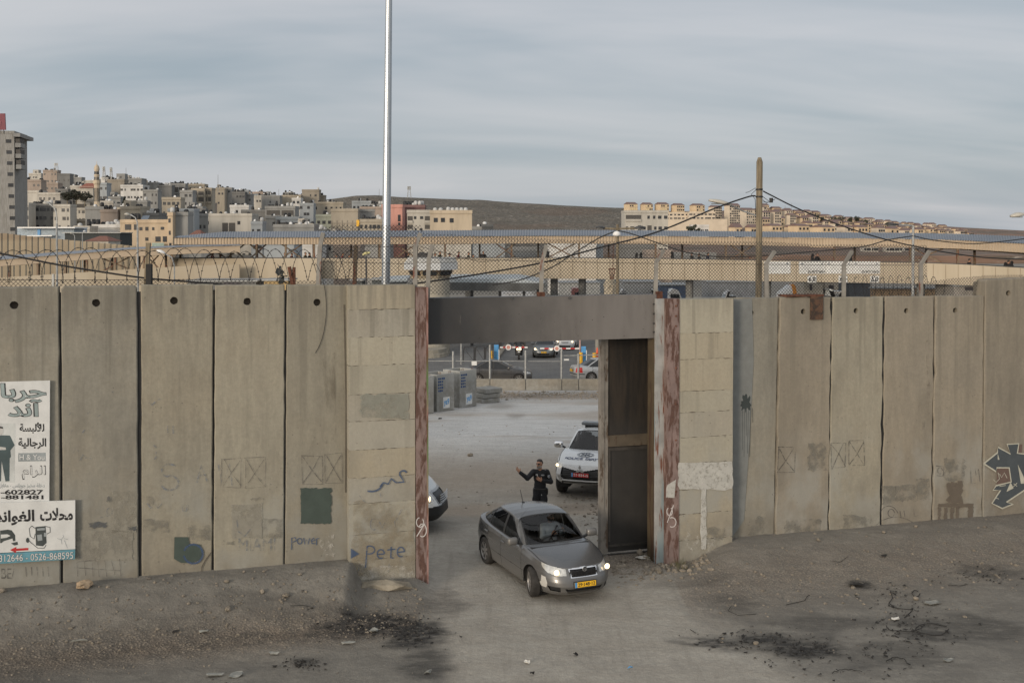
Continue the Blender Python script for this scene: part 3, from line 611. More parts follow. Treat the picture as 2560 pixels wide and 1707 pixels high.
strokes('graffiti',xbox(756,1138,804,1210,9) + xbox(812,1134,856,1206,13),1.7,pencil,-.02,PAN[4]);wdecal('painted_square',[rect(752,1220,828,1308,17,1.1,14)],dkgreen,-.02,PAN[4]);strokes('graffiti',[[(729,1374),(729,1344),(738,1343),(741,1350),(730,1356)],arc(749,1352,6,7,60,420),[(759,1344),(762,1360),(766,1348),(770,1360),(774,1344)],[(778,1352),(787,1350),(784,1344),(778,1349),(780,1358),(787,1358)],[(791,1362),(791,1346),(797,1345)]],2.6,blue2,-.02,PAN[4]);wdecal('flaked_paint',[rect(800,1340,832,1388,18,3)],chalk,-.019,PAN[4])
wdecal('damp_stain',[[(802,900),(838,880),(840,1100),(812,1110),(816,1000)]],paintmark('brown_runoff',(.17,.15,.115),.42,4,(1,1,.25)),-.017,PAN[4]);strokes('wire_stain',[arc(760,770,56,130,60,-60)],1.4,MT['ink'],-.02,PAN[4])
strokes('scratch',[jit([(860,760),(866,1000),(862,1230)],2,4)],2,MT['hole'],-.02,PAN[4])
strokes('run_mark',[[(1352,746),(1354,800),(1350,850)],[(1360,746),(1359,830)],[(1602,750),(1606,790),(1612,835)],[(1610,750),(1614,800)],[(1150,780),(1150,815)],[(1250,770),(1249,800)],[(1440,790),(1441,838)]],5,paintmark('pale_run',(.20,.19,.175),.4,9,(1,1,.3)),.014,gt)
strokes('soot_run',[[(1105 + i*37 % 520,852),(1104 + i*37 % 520,836 - (i*29 % 24))] for i in range(11)],4,paintmark('soot_run',(.03,.028,.026),.35,9,(1,1,.3)),.012,gt)
LP = bpy.data.objects['gate_pillar'];RP = bpy.data.objects['gate_pillar.001']
strokes('graffiti',[arc(1008,1184,9,8,20,330)[:10] + [(1010,1204),(990,1206)],[(990,1206),(978,1196),(970,1210),(958,1206),(950,1216)],arc(928,1206,28,22,-10,-110)],4.4,blue2,-.302,LP)
strokes('graffiti',[[(914,1418),(918,1365)],arc(924,1374,13,10,120,-110),arc(952,1384,9,11,0,300),[(943,1385),(960,1384)],[(978,1366),(977,1394),(984,1394)],[(968,1374),(988,1372)],arc(1002,1379,9,12,0,300),[(993,1380),(1011,1378)]],3.2,blue2,-.302,LP)
wdecal('painted_arrow',[[(877,1370),(898,1384),(877,1396)]],blue2,-.302,LP);strokes('graffiti',[arc(934,1310,8,14,60,300),[(948,1304),(956,1318),(962,1306)],[(986,1300),(988,1318)],[(990,1300),(1004,1272)],[(895,1430),(900,1408),(908,1428),(916,1406)],[(970,1430),(974,1408)],[(898,1238),(914,1256)],[(950,1232),(952,1242)]],2.4,blue,-.302,LP)
wdecal('flaked_paint',[rect(900,1410,1030,1450,19,5)],chalk,-.301,LP);wdecal('overpaint',[rect(880,1256,1036,1440,20,3)],paintmark('buff_overpaint',(.27,.23,.165),.5,2),-.299,LP);wdecal('overpaint',[rect(900,985,1020,1044,21,2)],paintmark('grey_green_overpaint',(.27,.275,.235),.6,2),-.299,LP)
strokes('spray_tag',[arc(1050,1305,9,12,100,400),arc(1056,1325,10,16,150,-120),[(1042,1340),(1062,1308)]],2.2,paintmark('white_spray',(.62,.60,.58),.8,8),-.305,gl_)
wdecal('white_band',[rect(1696,1156,1831,1222,22,1.5)],whitep,-.286,RP);wdecal('white_stem',[rect(1752,1222,1766,1372,23,1.2)],whitep,-.286,RP);wdecal('flaked_paint',[rect(1720,1335,1790,1378,24,4)],chalk,-.285,RP);wdecal('rust_patch',[rect(1770,1318,1812,1348,25,3)],greyp,-.284,RP)
wdecal('painted_patch',[[(1666,1220),(1668,1212),(1690,1198),(1686,1244),(1665,1243)]],whitep,-.29,gr_);strokes('spray_tag',[arc(1674,1278,7,10,120,420),[(1668,1306),(1684,1262)],arc(1680,1305,10,12,120,-120)],2.2,paintmark('white_spray_thin',(.6,.56,.54),.75,8),-.29,gr_)
wdecal('grey_shade_strip',[[(1832,748),(1880,746),(1884,900),(1874,1100),(1860,1300),(1824,1352)]],paintmark('blue_grey_shade',(.20,.21,.205),.75,2,(1,1,.15)),.03,PAN[5])  # shade of the angled left strip is painted on as blue-grey
r_ = random.Random(3);pts = []
for k in range(26):
    a = 2*math.pi*k/26;rr = 14*r_.uniform(.6,1.5);pts.append((1866 + rr*math.cos(a) *.85,1008 + rr*math.sin(a) *1.35))
sp_m = paintmark('black_green_splat',(.04,.05,.05),.82,8);wdecal('paint_splat',[pts],sp_m,.028,PAN[5])
strokes('paint_drips',[[(1856 + i*5,1020),(1856 + i*5 + r_.gauss(0,1),1045 + r_.random() *110)] for i in range(6)],.9,sp_m,.029,PAN[5]);wdecal('flaked_paint',[rect(1874,1295,1912,1340,26,4)],greyp,.028,PAN[5])
strokes('graffiti',xbox(1945,1117,1986,1179,30),1.9,black_p,-.03,PAN[6]);wdecal('paint_patch',[rect(2020,1106,2064,1176,31,2.5)],greyp,-.028,PAN[6]);wdecal('paint_patch',[rect(1965,1298,2050,1335,32,3)],greyp,-.028,PAN[6])
strokes('graffiti',xbox(2078,1108,2114,1170,33) + xbox(2123,1102,2161,1164,37),1.9,black_p,-.02,PAN[7]);wdecal('paint_patch',[rect(2108,1288,2180,1330,38,3)],greyp,-.018,PAN[7])
wdecal('paint_patch',[rect(2205,1214,2240,1262,40),rect(2241,1212,2290,1252,41),rect(2291,1196,2324,1250,42)],greyp,.0,PAN[8]);strokes('graffiti',[arc(2222,1300,26,36,150,30),arc(2228,1282,8,10,0,340),[(2250,1276),(2252,1292)],[(2260,1276),(2262,1292)],[(2284,1272),(2286,1290),(2296,1288)],arc(2240,1340,60,48,150,30)],1.8,pencil,.0,PAN[8])
wdecal('painted_legs',[rect(2345,1258,2434,1268,43,1),rect(2345,1268,2352,1306,44,1),rect(2360,1268,2368,1306,45,1),rect(2376,1268,2384,1304,46,1),rect(2390,1268,2398,1304,47,1),rect(2420,1268,2433,1298,48,1)],brownp,-.018,PAN[9]);wdecal('paint_patch',[rect(2368,1204,2408,1258,49,3)],brownp,-.02,PAN[9]);wdecal('paint_patch',[rect(2362,1145,2412,1204,50,3)],greyp,-.017,PAN[9])
strokes('graffiti',[[(2340,1164),(2360,1166),(2358,1190),(2342,1188)],arc(2350,1176,6,8,0,300),[(2426,1168),(2428,1208),(2440,1206)],[(2438,1170),(2440,1190),(2446,1172),(2450,1204)]],1.8,pencil,-.018,PAN[9])
gdk = paintmark('slate_blue_graffiti',(.065,.078,.088),.80,5);gwh = paintmark('bone_white_outline',(.44,.43,.36),.86,8);grd = paintmark('dull_red_fill',(.14,.095,.08),.75,5)
sc_ = lambda L: [(2380 + x/5.806,1050 + y/5.806) for x,y in L]
G1 = sc_([(462,630),(660,470),(668,392),(850,490),(800,350),(970,340),(950,480),(1045,490),(1300,300),(1500,700),(1300,900),(1045,1020),(790,1190),(890,1215),(730,1280),(580,1205),(705,1015),(595,1015),(640,950),(860,895),(830,690),(650,690),(640,745)])
wdecal('graffiti_fill',[G1],gdk,-.056,PAN[10]);wdecal('graffiti_fill',[sc_([(655,700),(835,700),(855,890),(650,930)]),sc_([(980,350),(1020,350),(1015,470),(960,470)])],grd,-.058,PAN[10])
wdecal('graffiti_fill',[sc_([(955,640),(1060,860),(1040,920),(1000,920)]),sc_([(790,1040),(850,900),(895,985)]),sc_([(662,480),(690,570),(664,575)])],gwh,-.060,PAN[10]);strokes('graffiti_outline',[G1 + G1[:1]],3.6,gwh,-.062,PAN[10]);strokes('graffiti_tag',[sc_([(600,860),(640,900),(690,850),(670,760)]),sc_([(690,780),(720,830),(760,760),(800,840)]),sc_([(895,920),(945,960)]),sc_([(945,910),(890,965)]),sc_([(640,1130),(680,1140)]),sc_([(690,960),(780,945)])],1.5,gwh,-.064,PAN[10])
strokes('run_stain',[[(2318,850),(2322,1000),(2308,1060),(2318,1120)]],7,paintmark('brown_seep',(.13,.105,.08),.42,7,(1,1,.5)),.0,PAN[8])
# rusted plate hooked over the wall
rp = empty('rusted_plate',W(2042,744,-.04),'rusted steel plate hooked over the top of a concrete wall panel','steel plate')
mb = wbox(MB(),2027,2058,741,799,-.05,.035);mb.build('hanging_plate',rusty('flaking_rust_plate',(.045,.03,.022),(.085,.045,.026),.55,(8,8,8)),rp,True);mb = wbox(MB(),1966,2060,737,741.5,-.05,.40);mb.build('flat_plate',MT['rust'],rp,True)
# ------------------------------------------------------------------ shop signs fixed to the wall
s1 = empty('shop_sign',W(40,1100,-.06),'tall white clothes shop sign with a suited man and black Arabic lettering','sign','shop signs screwed to the wall')
wt_ = lambda L: [(x/3.073,930 + y/3.073) for x,y in L]
def slab(name,pts,off,th,m,par):
    mb = MB();f_ = [W(u,v,off) for u,v in pts];vs,fs = fill(f_);mb.prism(f_,-WN*th);return mb.build(name,m,par,True)
slab('board',[(-60,956),(125,951),(123,1254),(-60,1262)],-.075,.03,MT['signwhite'],s1)
tx = lambda s,x0,y0,x1,y1,m,par,off,b=0.: wtext(s,(x0/3.073,930 + y0/3.073,x1/3.073,930 + y1/3.073),m,off,par,b)
greyfill = simple('grey_letter_fill',(.27,.33,.33),.6)
for (s,x0,y0,x1,y1) in ((arabic('حربا'),5,88,355,232),(arabic('آند'),62,210,320,340)):
    tx(s,x0 - 4,y0 - 4,x1 + 4,y1 + 4,MT['ink'],s1,-.078,.045);tx(s,x0,y0,x1,y1,greyfill,s1,-.081,.015)
tx(arabic('للألبسة'),150,385,340,470,MT['ink'],s1,-.078,.03);tx(arabic('الرجالية'),140,505,355,590,MT['ink'],s1,-.078,.03)
slab('name_strip',wt_([(140,622),(350,618),(350,682),(140,686)]),-.078,.002,MT['inkgrey'],s1);tx('H & You',150,632,342,674,MT['signwhite'],s1,-.083,.01)
tx(arabic('الرام'),168,716,352,826,MT['ink'],s1,-.078,.02);tx(arabic('الرام'),173,722,347,818,MT['signwhite'],s1,-.081,.0)
tx(arabic('دخلة مخبز جويلس - مقابل'),-12,852,342,892,MT['inkgrey'],s1,-.078,.012);tx('-602827',4,902,332,940,MT['ink'],s1,-.078,.03);tx('-881481',8,944,334,976,MT['ink'],s1,-.078,.03)
slab('picture_ground',wt_([(-60,392),(118,392),(112,845),(-60,850)]),-.0765,.001,simple('pale_picture',(.52,.54,.53),.6),s1)
wdecal('picture_suit',[wt_([(-30,500),(5,484),(76,486),(112,560),(80,600),(84,650),(74,660),(72,836),(42,838),(12,680),(8,836),(-24,838),(-40,620)])],simple('picture_slate',(.06,.09,.095),.6),-.079,s1)
pm = simple('picture_pale',(.47,.47,.45),.6);wdecal('picture_face',[wt_([(-16,425),(24,428),(24,470),(4,484),(-14,470)])],pm,-.080,s1);wdecal('picture_hands',[wt_([(-8,572),(44,578),(46,596),(-8,598)])],pm,-.080,s1);wdecal('picture_hair',[wt_([(-16,430),(-10,414),(20,420),(24,434)])],simple('picture_hair',(.05,.05,.05),.6),-.081,s1)
s2 = empty('shop_sign',W(80,1330,-.1),'wide white tool shop sign with red arrow and blue phone number strip','sign','shop signs screwed to the wall')
slab('board',[(-60,1258),(188,1250),(188,1372),(-60,1384)],-.115,.03,MT['signwhite'],s2);tealm = simple('teal_strip',(.12,.29,.36),.5);slab('phone_strip',[(-60,1386),(-60,1412),(187,1397),(188,1373)],-.115,.03,tealm,s2)
def tx2(s,box,m,off,b=0.,sl_=0): return wtext(s,box + (sl_,),m,off,s2,b)
tx2(arabic('محلات'),(100,1270,182,1302),MT['ink'],-.118,.035,-2);tx2(arabic('الغواند'),(-14,1276,86,1314),MT['ink'],-.118,.035,-3)
tx2('312646 - 0526-868595',(-3,1386,184,1405),MT['ink'],-.118,.03,-8);tx2('312646 - 0526-868595',(-2,1387,183,1404),MT['signwhite'],-.121,.0,-8)
wdecal('red_arrow',[wt_([(76,1364),(126,1340),(124,1354),(218,1348),(218,1366),(124,1372),(124,1388)])],MT['red'],-.118,s2)
dk = simple('drawing_dark',(.05,.06,.06),.6);wdecal('drawn_car',[wt_([(0,1215),(60,1208),(90,1214),(116,1250),(118,1295),(100,1298),(96,1276),(30,1296),(10,1312),(0,1310)]),wt_([(84,1312),(134,1300),(138,1324),(110,1330)])],dk,-.118,s2);wdecal('drawn_car',[wt_([(6,1246),(56,1244),(80,1256),(50,1270),(6,1276)])],MT['signwhite'],-.120,s2)
wdecal('drawn_machine',[wt_([(272,1188),(350,1180),(358,1310),(330,1336),(276,1330)])],dk,-.118,s2);wdecal('drawn_machine',[wt_([(284,1200),(344,1194),(346,1212),(286,1216)]),wt_([(284,1250),(320,1244),(326,1290),(290,1296)]),wt_([(338,1232),(354,1232),(354,1262),(338,1262)])],MT['inkgrey'],-.120,s2)
strokes('drawn_hose',[wt_([(272,1200),(244,1180),(224,1200),(232,1260),(262,1280),(270,1240)]),wt_([(352,1184),(384,1190),(386,1228),(360,1242)]),wt_([(212,1280),(240,1310),(290,1350),(340,1350),(354,1326)])],1.6,dk,-.119,s2);wdecal('drawn_wheel',[wt_(arc(212,1290,13,20,0,340,10))],dk,-.120,s2)
strokes('drawn_tool',[wt_([(440,1276),(470,1284),(490,1260),(482,1250)]),wt_([(470,1284),(476,1320)]),wt_([(490,1276),(522,1284)]),wt_([(494,1290),(518,1350)])],1.0,MT['inkgrey'],-.119,s2)
# ================================================================== fence, wire, poles and cables on the wall
def chainlink(poly_lo,poly_hi,off,pitch=.085,r=.0072):
    """diamond wire between two pixel lines, on the fence's plane"""
    lo = [wall_t(u,v,off) for u,v in poly_lo];hi = [wall_t(u,v,off) for u,v in poly_hi]
    ta,tb = lo[0][0],lo[-1][0];L = lambda t: np.interp(t,[a for a,_ in lo],[b for _,b in lo]);U = lambda t: np.interp(t,[a for a,_ in hi],[b for _,b in hi])
    vs = [];fs = []
    zmin = min(b for _,b in lo);zmax = max(b for _,b in hi);hgt = zmax - zmin
    for s_ in (1,-1):
        k0 = int((ta - hgt) /pitch) - 1;k1 = int((tb + hgt) /pitch) + 1
        for k in range(k0,k1):
            tt = np.arange(0,hgt + .02,.02);t = k*pitch + (tt if s_ > 0 else -tt);z = zmin + tt
            ok = (t >= ta) & (t <= tb) & (z >= L(t)) & (z <= U(t));i = 0
            while i < len(ok):
                if not ok[i]: i += 1;continue
                j = i
                while j + 1 < len(ok) and ok[j + 1]: j += 1
                if j > i + 1:
                    a = wp(t[i],z[i],off + .006*s_);b = wp(t[j],z[j],off + .006*s_);b0 = len(vs)
                    for p in (a,b): vs += [p + WE*r,p - WE*r*.5 + WN*r*.87,p - WE*r*.5 - WN*r*.87]
                    fs += [(b0,b0 + 1,b0 + 4,b0 + 3),(b0 + 1,b0 + 2,b0 + 5,b0 + 4),(b0 + 2,b0,b0 + 3,b0 + 5)]
                i = j + 1
    return vs,fs
def hline(mb,pts,off,r=.006):
    mb.tube([W(u,v,off) for u,v in pts],r,5)
def bent_post(pts,off,par,wd=.095):
    mb = MB();p = [W(u,v,off) for u,v in pts];p[0] = p[0] - Vector((0,0,.10))
    mb.bar(p[0],p[1],wd,wd*.8);d = (p[2] - p[1]).normalized();mb.bar(p[1] - d*.03,p[2],wd*.92,wd*.75);return mb.build('fence_post',MT['postgrey'],par,True)
FO = .14
f1 = empty('chain_link_fence',W(1240,735,FO),'chain link fence with bent posts along the top of the wall over the gate','fence')
lo = [(640,712),(1060,712),(1066,737),(1640,742),(1900,742),(2318,741)]
hi = [(640,700),(790,700),(812,566),(860,560),(1050,562),(1062,582),(1200,588),(1400,598),(1640,604),(1900,602),(2050,611),(2330,611)]
mb = MB();vs,fs = chainlink(lo,hi,FO + .05);mb.add(vs,fs);mb.build('wire_mesh',MT['wire'],f1,True)
mb = MB()
for pts in ([(800,614),(1042,618),(1078,645),(1357,654),(1641,659),(1916,661),(2110,663),(2303,663)],[(805,655),(1040,660)]): hline(mb,pts,FO + .02)
hline(mb,[(1045,615),(1200,655),(1380,640)],FO + .02,.005);mb.build('tension_wire',MT['wire'],f1,True)
for pts in ([(795,712),(800,618),(808,582)],[(1038,709),(1038,618),(1051,583)],[(1069,737),(1072,647),(1082,612)],[(1352,745),(1355,654),(1366,613)],[(1638,741),(1641,654),(1659,626)],[(1916,741),(1916,659),(1937,628)],[(2109,740),(2110,661),(2130,628)],[(2302,740),(2302,661),(2323,628)]):
    bent_post(pts,FO,f1)
for u,v in ((1352,742),(1646,740)): MB().box(W(u,v,FO - .03),(.16,.12,.22),rz=RZ).build('post_shoe',MT['rust'],f1,True)
f2 = empty('chain_link_fence',W(300,700,FO),'low chain link fence under the razor wire at the left','fence')
mb = MB();vs,fs = chainlink([(-30,718),(150,716),(640,712)],[(-30,692),(150,699),(330,697),(640,698)],FO + .05);mb.add(vs,fs);mb.build('wire_mesh',MT['wire'],f2,True)
mb = MB();hline(mb,[(-30,699),(150,700),(640,699)],FO + .02,.006);mb.build('tension_wire',MT['wire'],f2,True)
mb = MB().bar(W(133,716,FO),W(133,685,FO),.04);mb.build('fence_post',MT['galv_dull'],f2,True)
f3 = empty('chain_link_fence',W(2450,720,FO),'low chain link fence beside the taller panel at the right end','fence')
mb = MB();vs,fs = chainlink([(2318,741),(2440,740),(2446,702),(2600,697)],[(2318,703),(2390,694),(2460,688),(2600,686)],FO + .12);mb.add(vs,fs);mb.build('wire_mesh',MT['wire'],f3,True)
# razor wire
def coil(name,label,u0,u1,vc,rad,pitch,off,phases,seed,lean=.0,rr=.0065):
    t0,z0 = wall_t(u0,vc[0],off);t1,z1 = wall_t(u1,vc[1],off);r = random.Random(seed);mb = MB()
    for ph in phases:
        n_ = int((t1 - t0) /pitch*26);pts = []
        for i in range(n_ + 1):
            k = i/n_;a = 2*math.pi*((t1 - t0) *k/pitch + ph);q_ = rad*(1 + .10*math.sin(a*.31 + seed))
            pts.append(wp(t0 + (t1 - t0) *k + lean*math.sin(a),z0 + (z1 - z0) *k + q_*math.cos(a),off + rad*.8*math.sin(a)))
        mb.tube(pts,rr,4)
        for i in range(0,n_,2): mb.box(pts[i],(.035,.006,.02),rz=r.random() *3)
    o = mb.build(name,MT['wire']);tag(o,label,'razor wire');return o
coil('razor_wire','long loose coil of razor wire along the left part of the wall',-20,890,(664,664),.335,.62,FO + .18,(0,.37),2,.10)
coil('razor_wire','tight tangle of razor wire before the right bridge parapet',2140,2352,(722,722),.33,.26,FO + .45,(0,),5,.06,.006)
# stubs and odd posts
def stub(name,label,a,b,wd,m,off=FO):
    mb = MB().bar(W(*a,off) - Vector((0,0,.06)),W(*b,off),wd);o = mb.build(name,m);return tag(o,label,'post')
blk = MT['black']
stub('steel_stub','short black steel post on the wall top beside a wooden stake',(373,712),(373,660),.11,blk)
stub('wooden_stake','rough wooden stake standing behind the left wall',(366,712),(371,607),.085,MT['wood'],FO + .4)
stub('steel_stub','rusty steel stub on the wall top leaning left',(733,712),(723,667),.07,MT['rust'])
stub('steel_stub','upright rusty steel stub on the wall top with the leaning one',(735,712),(735,668),.06,MT['rust'])
stub('wooden_stake','brown stake on the wall left of the tall galvanised pole',(886,712),(890,614),.085,rusty('brown_stake',(.16,.12,.08),amount=.3),FO + .3)
rag = MB();r_ = random.Random(4)
for i in range(26):
    c_ = W(700 + r_.gauss(0,5),690 + r_.gauss(0,12),FO + .1);a_,b_ = [Vector((r_.gauss(0,.06),r_.gauss(0,.05),r_.gauss(0,.06))) for _ in range(2)];rag.add([c_,c_ + a_,c_ + a_ + b_,c_ + b_],[(0,1,2,3)])
tag(rag.build('torn_rag',simple('dull_plastic_rag',(.045,.05,.05),.7)),'dark torn plastic rag caught in the razor wire','rag')
# tall pole
gp = empty('galvanised_pole',W(968,900,1.6),'tall shiny galvanised pole rising above the frame behind the left gate pillar','pole');gp.location.z = 0
yb = W(966,700,1.6).y;b0 = P(964.5,712,yb);b1 = P(972.5,-40,yb);dirn = (b1 - b0) /(b1.z - b0.z);base = b0 - dirn*(b0.z + .05)
k = F/yb;zj = P(970,483,yb).z
mb = MB();sh = lambda z: base + dirn*(z - base.z)
mb.tube([sh(-.05),sh(zj + .05)],[12.6/k,10.1/k],12);mb.build('lower_shaft',MT['galv'],gp,True)
mb = MB();mb.tube([sh(zj - .05),sh(17.5)],[10.6/k,6.2/k],12);mb.build('upper_shaft',MT['galv'],gp,True)
# utility pole
up = empty('utility_pole',W(1899,900,1.4),'grey wooden utility pole carrying black cables behind the wall','utility pole');up.location.z = 0
yu = W(1899,742,1.4).y;top = P(1899,394,yu);mb = MB();bx_ = P(1896.5,742,yu);ax = (top - bx_) /(top.z - bx_.z);bs = bx_ - ax*bx_.z
ku = F/yu;mb.tube([bs,bs + ax*(top.z - .12),bs + ax*top.z],[8.6/ku,8.0/ku,4.2/ku],14);mb.build('shaft',MT['wood'],up,True,smooth=True,auto=40)
mb = MB();at_ = lambda v,du=0,dy=0: P(1898 + du,v,yu + dy)
for v in (474,492): mb.lathe([(9.2/ku,-.02),(9.2/ku,.02)],at_(v),14)
mb.tube([at_(476,-9),at_(486,-20),at_(498,-10),at_(520,-9),at_(545,-8)],.008,5);mb.tube([at_(470,-9),at_(480,-26),at_(482,-34)],.007,5);mb.tube([at_(500,9),at_(508,18),at_(498,40)],.009,5);mb.tube([at_(492,9),at_(503,24),at_(506,10)],.009,5)
mb.lathe([(.045,-.06),(.05,.06)],at_(501,30,-.02),8);mb.build('cable_clamps',MT['cable'],up,True)
def lamp_head(par,a,b,wd,m1,m2):
    """flat oval street-lamp head from its tip a to its neck b"""
    a = Vector(a);b = Vector(b);d = b - a;L = d.length;x = d.normalized();z = Vector((0,0,1));z = (z - x*z.dot(x)).normalized();y = z.cross(x)
    mb = MB();rings = [];N = 12
    for i in range(9):
        k = i/8;w_ = wd*(.25 + .75*math.sin(math.pi*(.12 + .76*min(1,k*1.05)))) *(1 - .35*max(0,k - .6));h_ = wd*.34*(.35 + .65*math.sin(math.pi*min(1,.1 + k*.85)))
        rings.append([a + d*k + y*math.cos(2*math.pi*q/N) *w_/2 + z*(math.sin(2*math.pi*q/N) *(h_ if math.sin(2*math.pi*q/N) > 0 else h_*.35)) for q in range(N)])
    mb.add([p for g in rings for p in g],[(i*N + q,i*N + (q + 1) % N,(i + 1) *N + (q + 1) % N,(i + 1) *N + q) for i in range(8) for q in range(N)] + [tuple(range(N)),tuple(range(8*N,9*N))])
    mb.build('lamp_head',m1,par,True,smooth=True);c_ = a + d*.45 - z*wd*.13;m_ = MB();m_.bbox(c_,(L*.62,wd*.62,wd*.09),wd*.03,rz=math.atan2(d.y,d.x));m_.build('lamp_bowl',m2,par,True)
lampw = simple('lamp_cream',(.42,.40,.35),.45,0,.08);bowl = simple('lamp_bowl_grey',(.20,.21,.21),.3)
sl1 = empty('street_lamp',at_(540,4),'cream street lamp head on an arm from the wooden utility pole','street lamp')
mb = MB().tube([at_(560,4,.12),at_(540,-6),at_(528,-40),P(1826,513,yu - .2)],.022,8);mb.build('arm',MT['galv_dull'],sl1,True)
lamp_head(sl1,P(1772,502,yu - .2),P(1828,513,yu - .2),.24,lampw,bowl)
# cables
def cable(name,label,pts,r,grp=None):
    P3 = [Vector(p) for p in pts];out = []
    for i in range(len(P3) - 1):
        p0 = P3[max(i - 1,0)];p1 = P3[i];p2 = P3[i + 1];p3 = P3[min(i + 2,len(P3) - 1)]
        for j in range(8):
            t = j/8;out.append(.5*((2*p1) + (p2 - p0) *t + (2*p0 - 5*p1 + 4*p2 - p3) *t*t + (3*p1 - p0 - 3*p2 + p3) *t ** 3))
    o = MB().tube(out + [P3[-1]],r,6).build(name,MT['cable'],smooth=True);return tag(o,label,'cable',grp)
yy = lambda u: W(u,700,1.0).y
cq = lambda L: [P(u,v,yy(u) + (yu - yy(1899)) *max(0,1 - abs(u - 1899) /900)) for u,v in L]
cable('overhead_cable','thick black cable running from the utility pole left across the fence to the wall',cq([(1888,490),(1868,493),(1790,520),(1640,581),(1500,619),(1354,657),(1200,685),(1073,704),(1010,712),(960,716)]),.021)
cable('overhead_cable','thick black cable sagging from the utility pole to the right edge',cq([(1908,478),(1925,487),(2000,524),(2100,563),(2214,599),(2323,623),(2405,637),(2480,645),(2600,650)]),.018)
cable('overhead_cable','thick black cable crossing the razor wire at the left edge',[P(u,v,yy(u) + .2) for u,v in ((-40,626),(60,645),(140,661),(210,673),(345,693),(430,701),(510,707),(560,712))],.022)
# other lamps and poles
def lamp_pole(label,u,vtop,vbot,Yd,r,arms,heads,m=MT['galv_dull'],grp=None,mh=None):
    b = P(u,vbot,Yd);t = P(u,vtop,Yd);o = empty('street_lamp',(b.x,b.y,gz(b.x,b.y)),label,'street lamp',grp)
    MB().tube([Vector((b.x,b.y,gz(b.x,b.y) - .05)),t],[r*1.15,r*.85],8).build('shaft',m,o,True)
    for a in arms: MB().tube([P(x,y,Yd - .0) for x,y in a],r*.6,6).build('arm',m,o,True)
    for a,c_ in heads: lamp_head(o,P(*a,Yd),P(*c_,Yd),.36 if Yd < 90 else .45,mh or lampw,bowl)
    return o
darkhead = MT['steel_dark']
lamp_pole('slim grey street lamp with a curved arm, in front of the tall left tower block',142,560,760,70,.075,[[(142,562),(141,535),(136,520),(124,510),(118,509)]],[((108,508),(122,511))])
lamp_pole('slim grey street lamp with a curved arm, in front of the beige apartment house',344,570,760,70,.07,[[(344,572),(343,555),(338,544),(328,538),(322,537)]],[((312,536),(325,538))])
lamp_pole('short curved lamp by the far concrete wall, the left of two',187,594,625,150,.07,[[(187,595),(186,588),(181,584)]],[((176,583),(182,584))]);lamp_pole('short curved lamp by the far concrete wall, the right of two',206,590,626,150,.07,[[(206,591),(206,584),(209,580)]],[((208,579),(215,579))],mh=MT['white'])
lamp_pole('slim grey lamp pole with a dark flat lamp arm at the right of the bridge',2283,564,745,62,.085,[[(2283,565),(2262,563),(2240,562)]],[((2219,562),(2246,563))],mh=darkhead)
o = lamp_pole('weathered lamp pole with two dark arms and a white dome lamp',1544,561,742,58,.085,[[(1544,572),(1575,571),(1595,571)],[(1544,573),(1515,571),(1500,570)]],[((1612,570),(1586,571)),((1490,570),(1512,571))],mh=darkhead,m=MT['wood'])
MB().lathe([(.02,.22),(.16,.16),(.22,.02),(.16,-.04),(.03,-.06)],P(1542,588,57.6),14).build('dome_lamp',MT['white'],o,True,smooth=True)
cable('overhead_cable','thin black cable drooping from the dome lamp pole to the lower left',[P(u,v,57.8) for u,v in ((1543,577),(1500,594),(1440,630),(1380,668),(1300,700),(1230,712))],.035)
cable('overhead_cable','thin black cable drooping from the dome lamp pole to the right',[P(u,v,57.8) for u,v in ((1545,577),(1580,585),(1640,606),(1720,632),(1800,642),(1900,640),(2020,630),(2150,618),(2220,600),(2282,590))],.03)
cable('overhead_cable','thin black cable sagging right from the slim lamp pole',[P(u,v,61.8) for u,v in ((2284,590),(2330,600),(2400,608),(2450,609),(2520,602),(2600,592))],.03)
sl_ = empty('street_lamp',P(2560,540,55),'pale street lamp head reaching in at the right edge against the sky','street lamp');lamp_head(sl_,P(2527,542,55),P(2562,537,55),.5,lampw,bowl);MB().tube([P(2560,537,55),P(2600,534,55),P(2640,545,55),P(2650,600,55),P(2650,760,55)],.06,8).build('arm',MT['galv_dull'],sl_,True)
ll = empty('street_lamp',P(414,630,60),'white street lamp head behind the stake at the left','street lamp');lamp_head(ll,P(392,627,60),P(412,634,60),.36,MT['white'],bowl);MB().tube([P(411,634,60),P(430,644,60),P(436,665,60),P(436,740,60)],.035,6).build('shaft',MT['galv_dull'],ll,True)
l2 = empty('street_lamp',P(920,640,58),'yellowed street lamp head and thin bent pole left of the galvanised pole','street lamp');lamp_head(l2,P(907,638,58),P(926,632,58),.36,simple('yellowed_lamp',(.62,.56,.26),.4),bowl);MB().tube([P(924,633,58),P(916,628,58),P(896,630,58)],.03,6).build('arm',MT['steel_dark'],l2,True);MB().tube([P(915,640,58),P(916,700,58),P(916,760,58)],.045,6).build('shaft',MT['steel_dark'],l2,True)
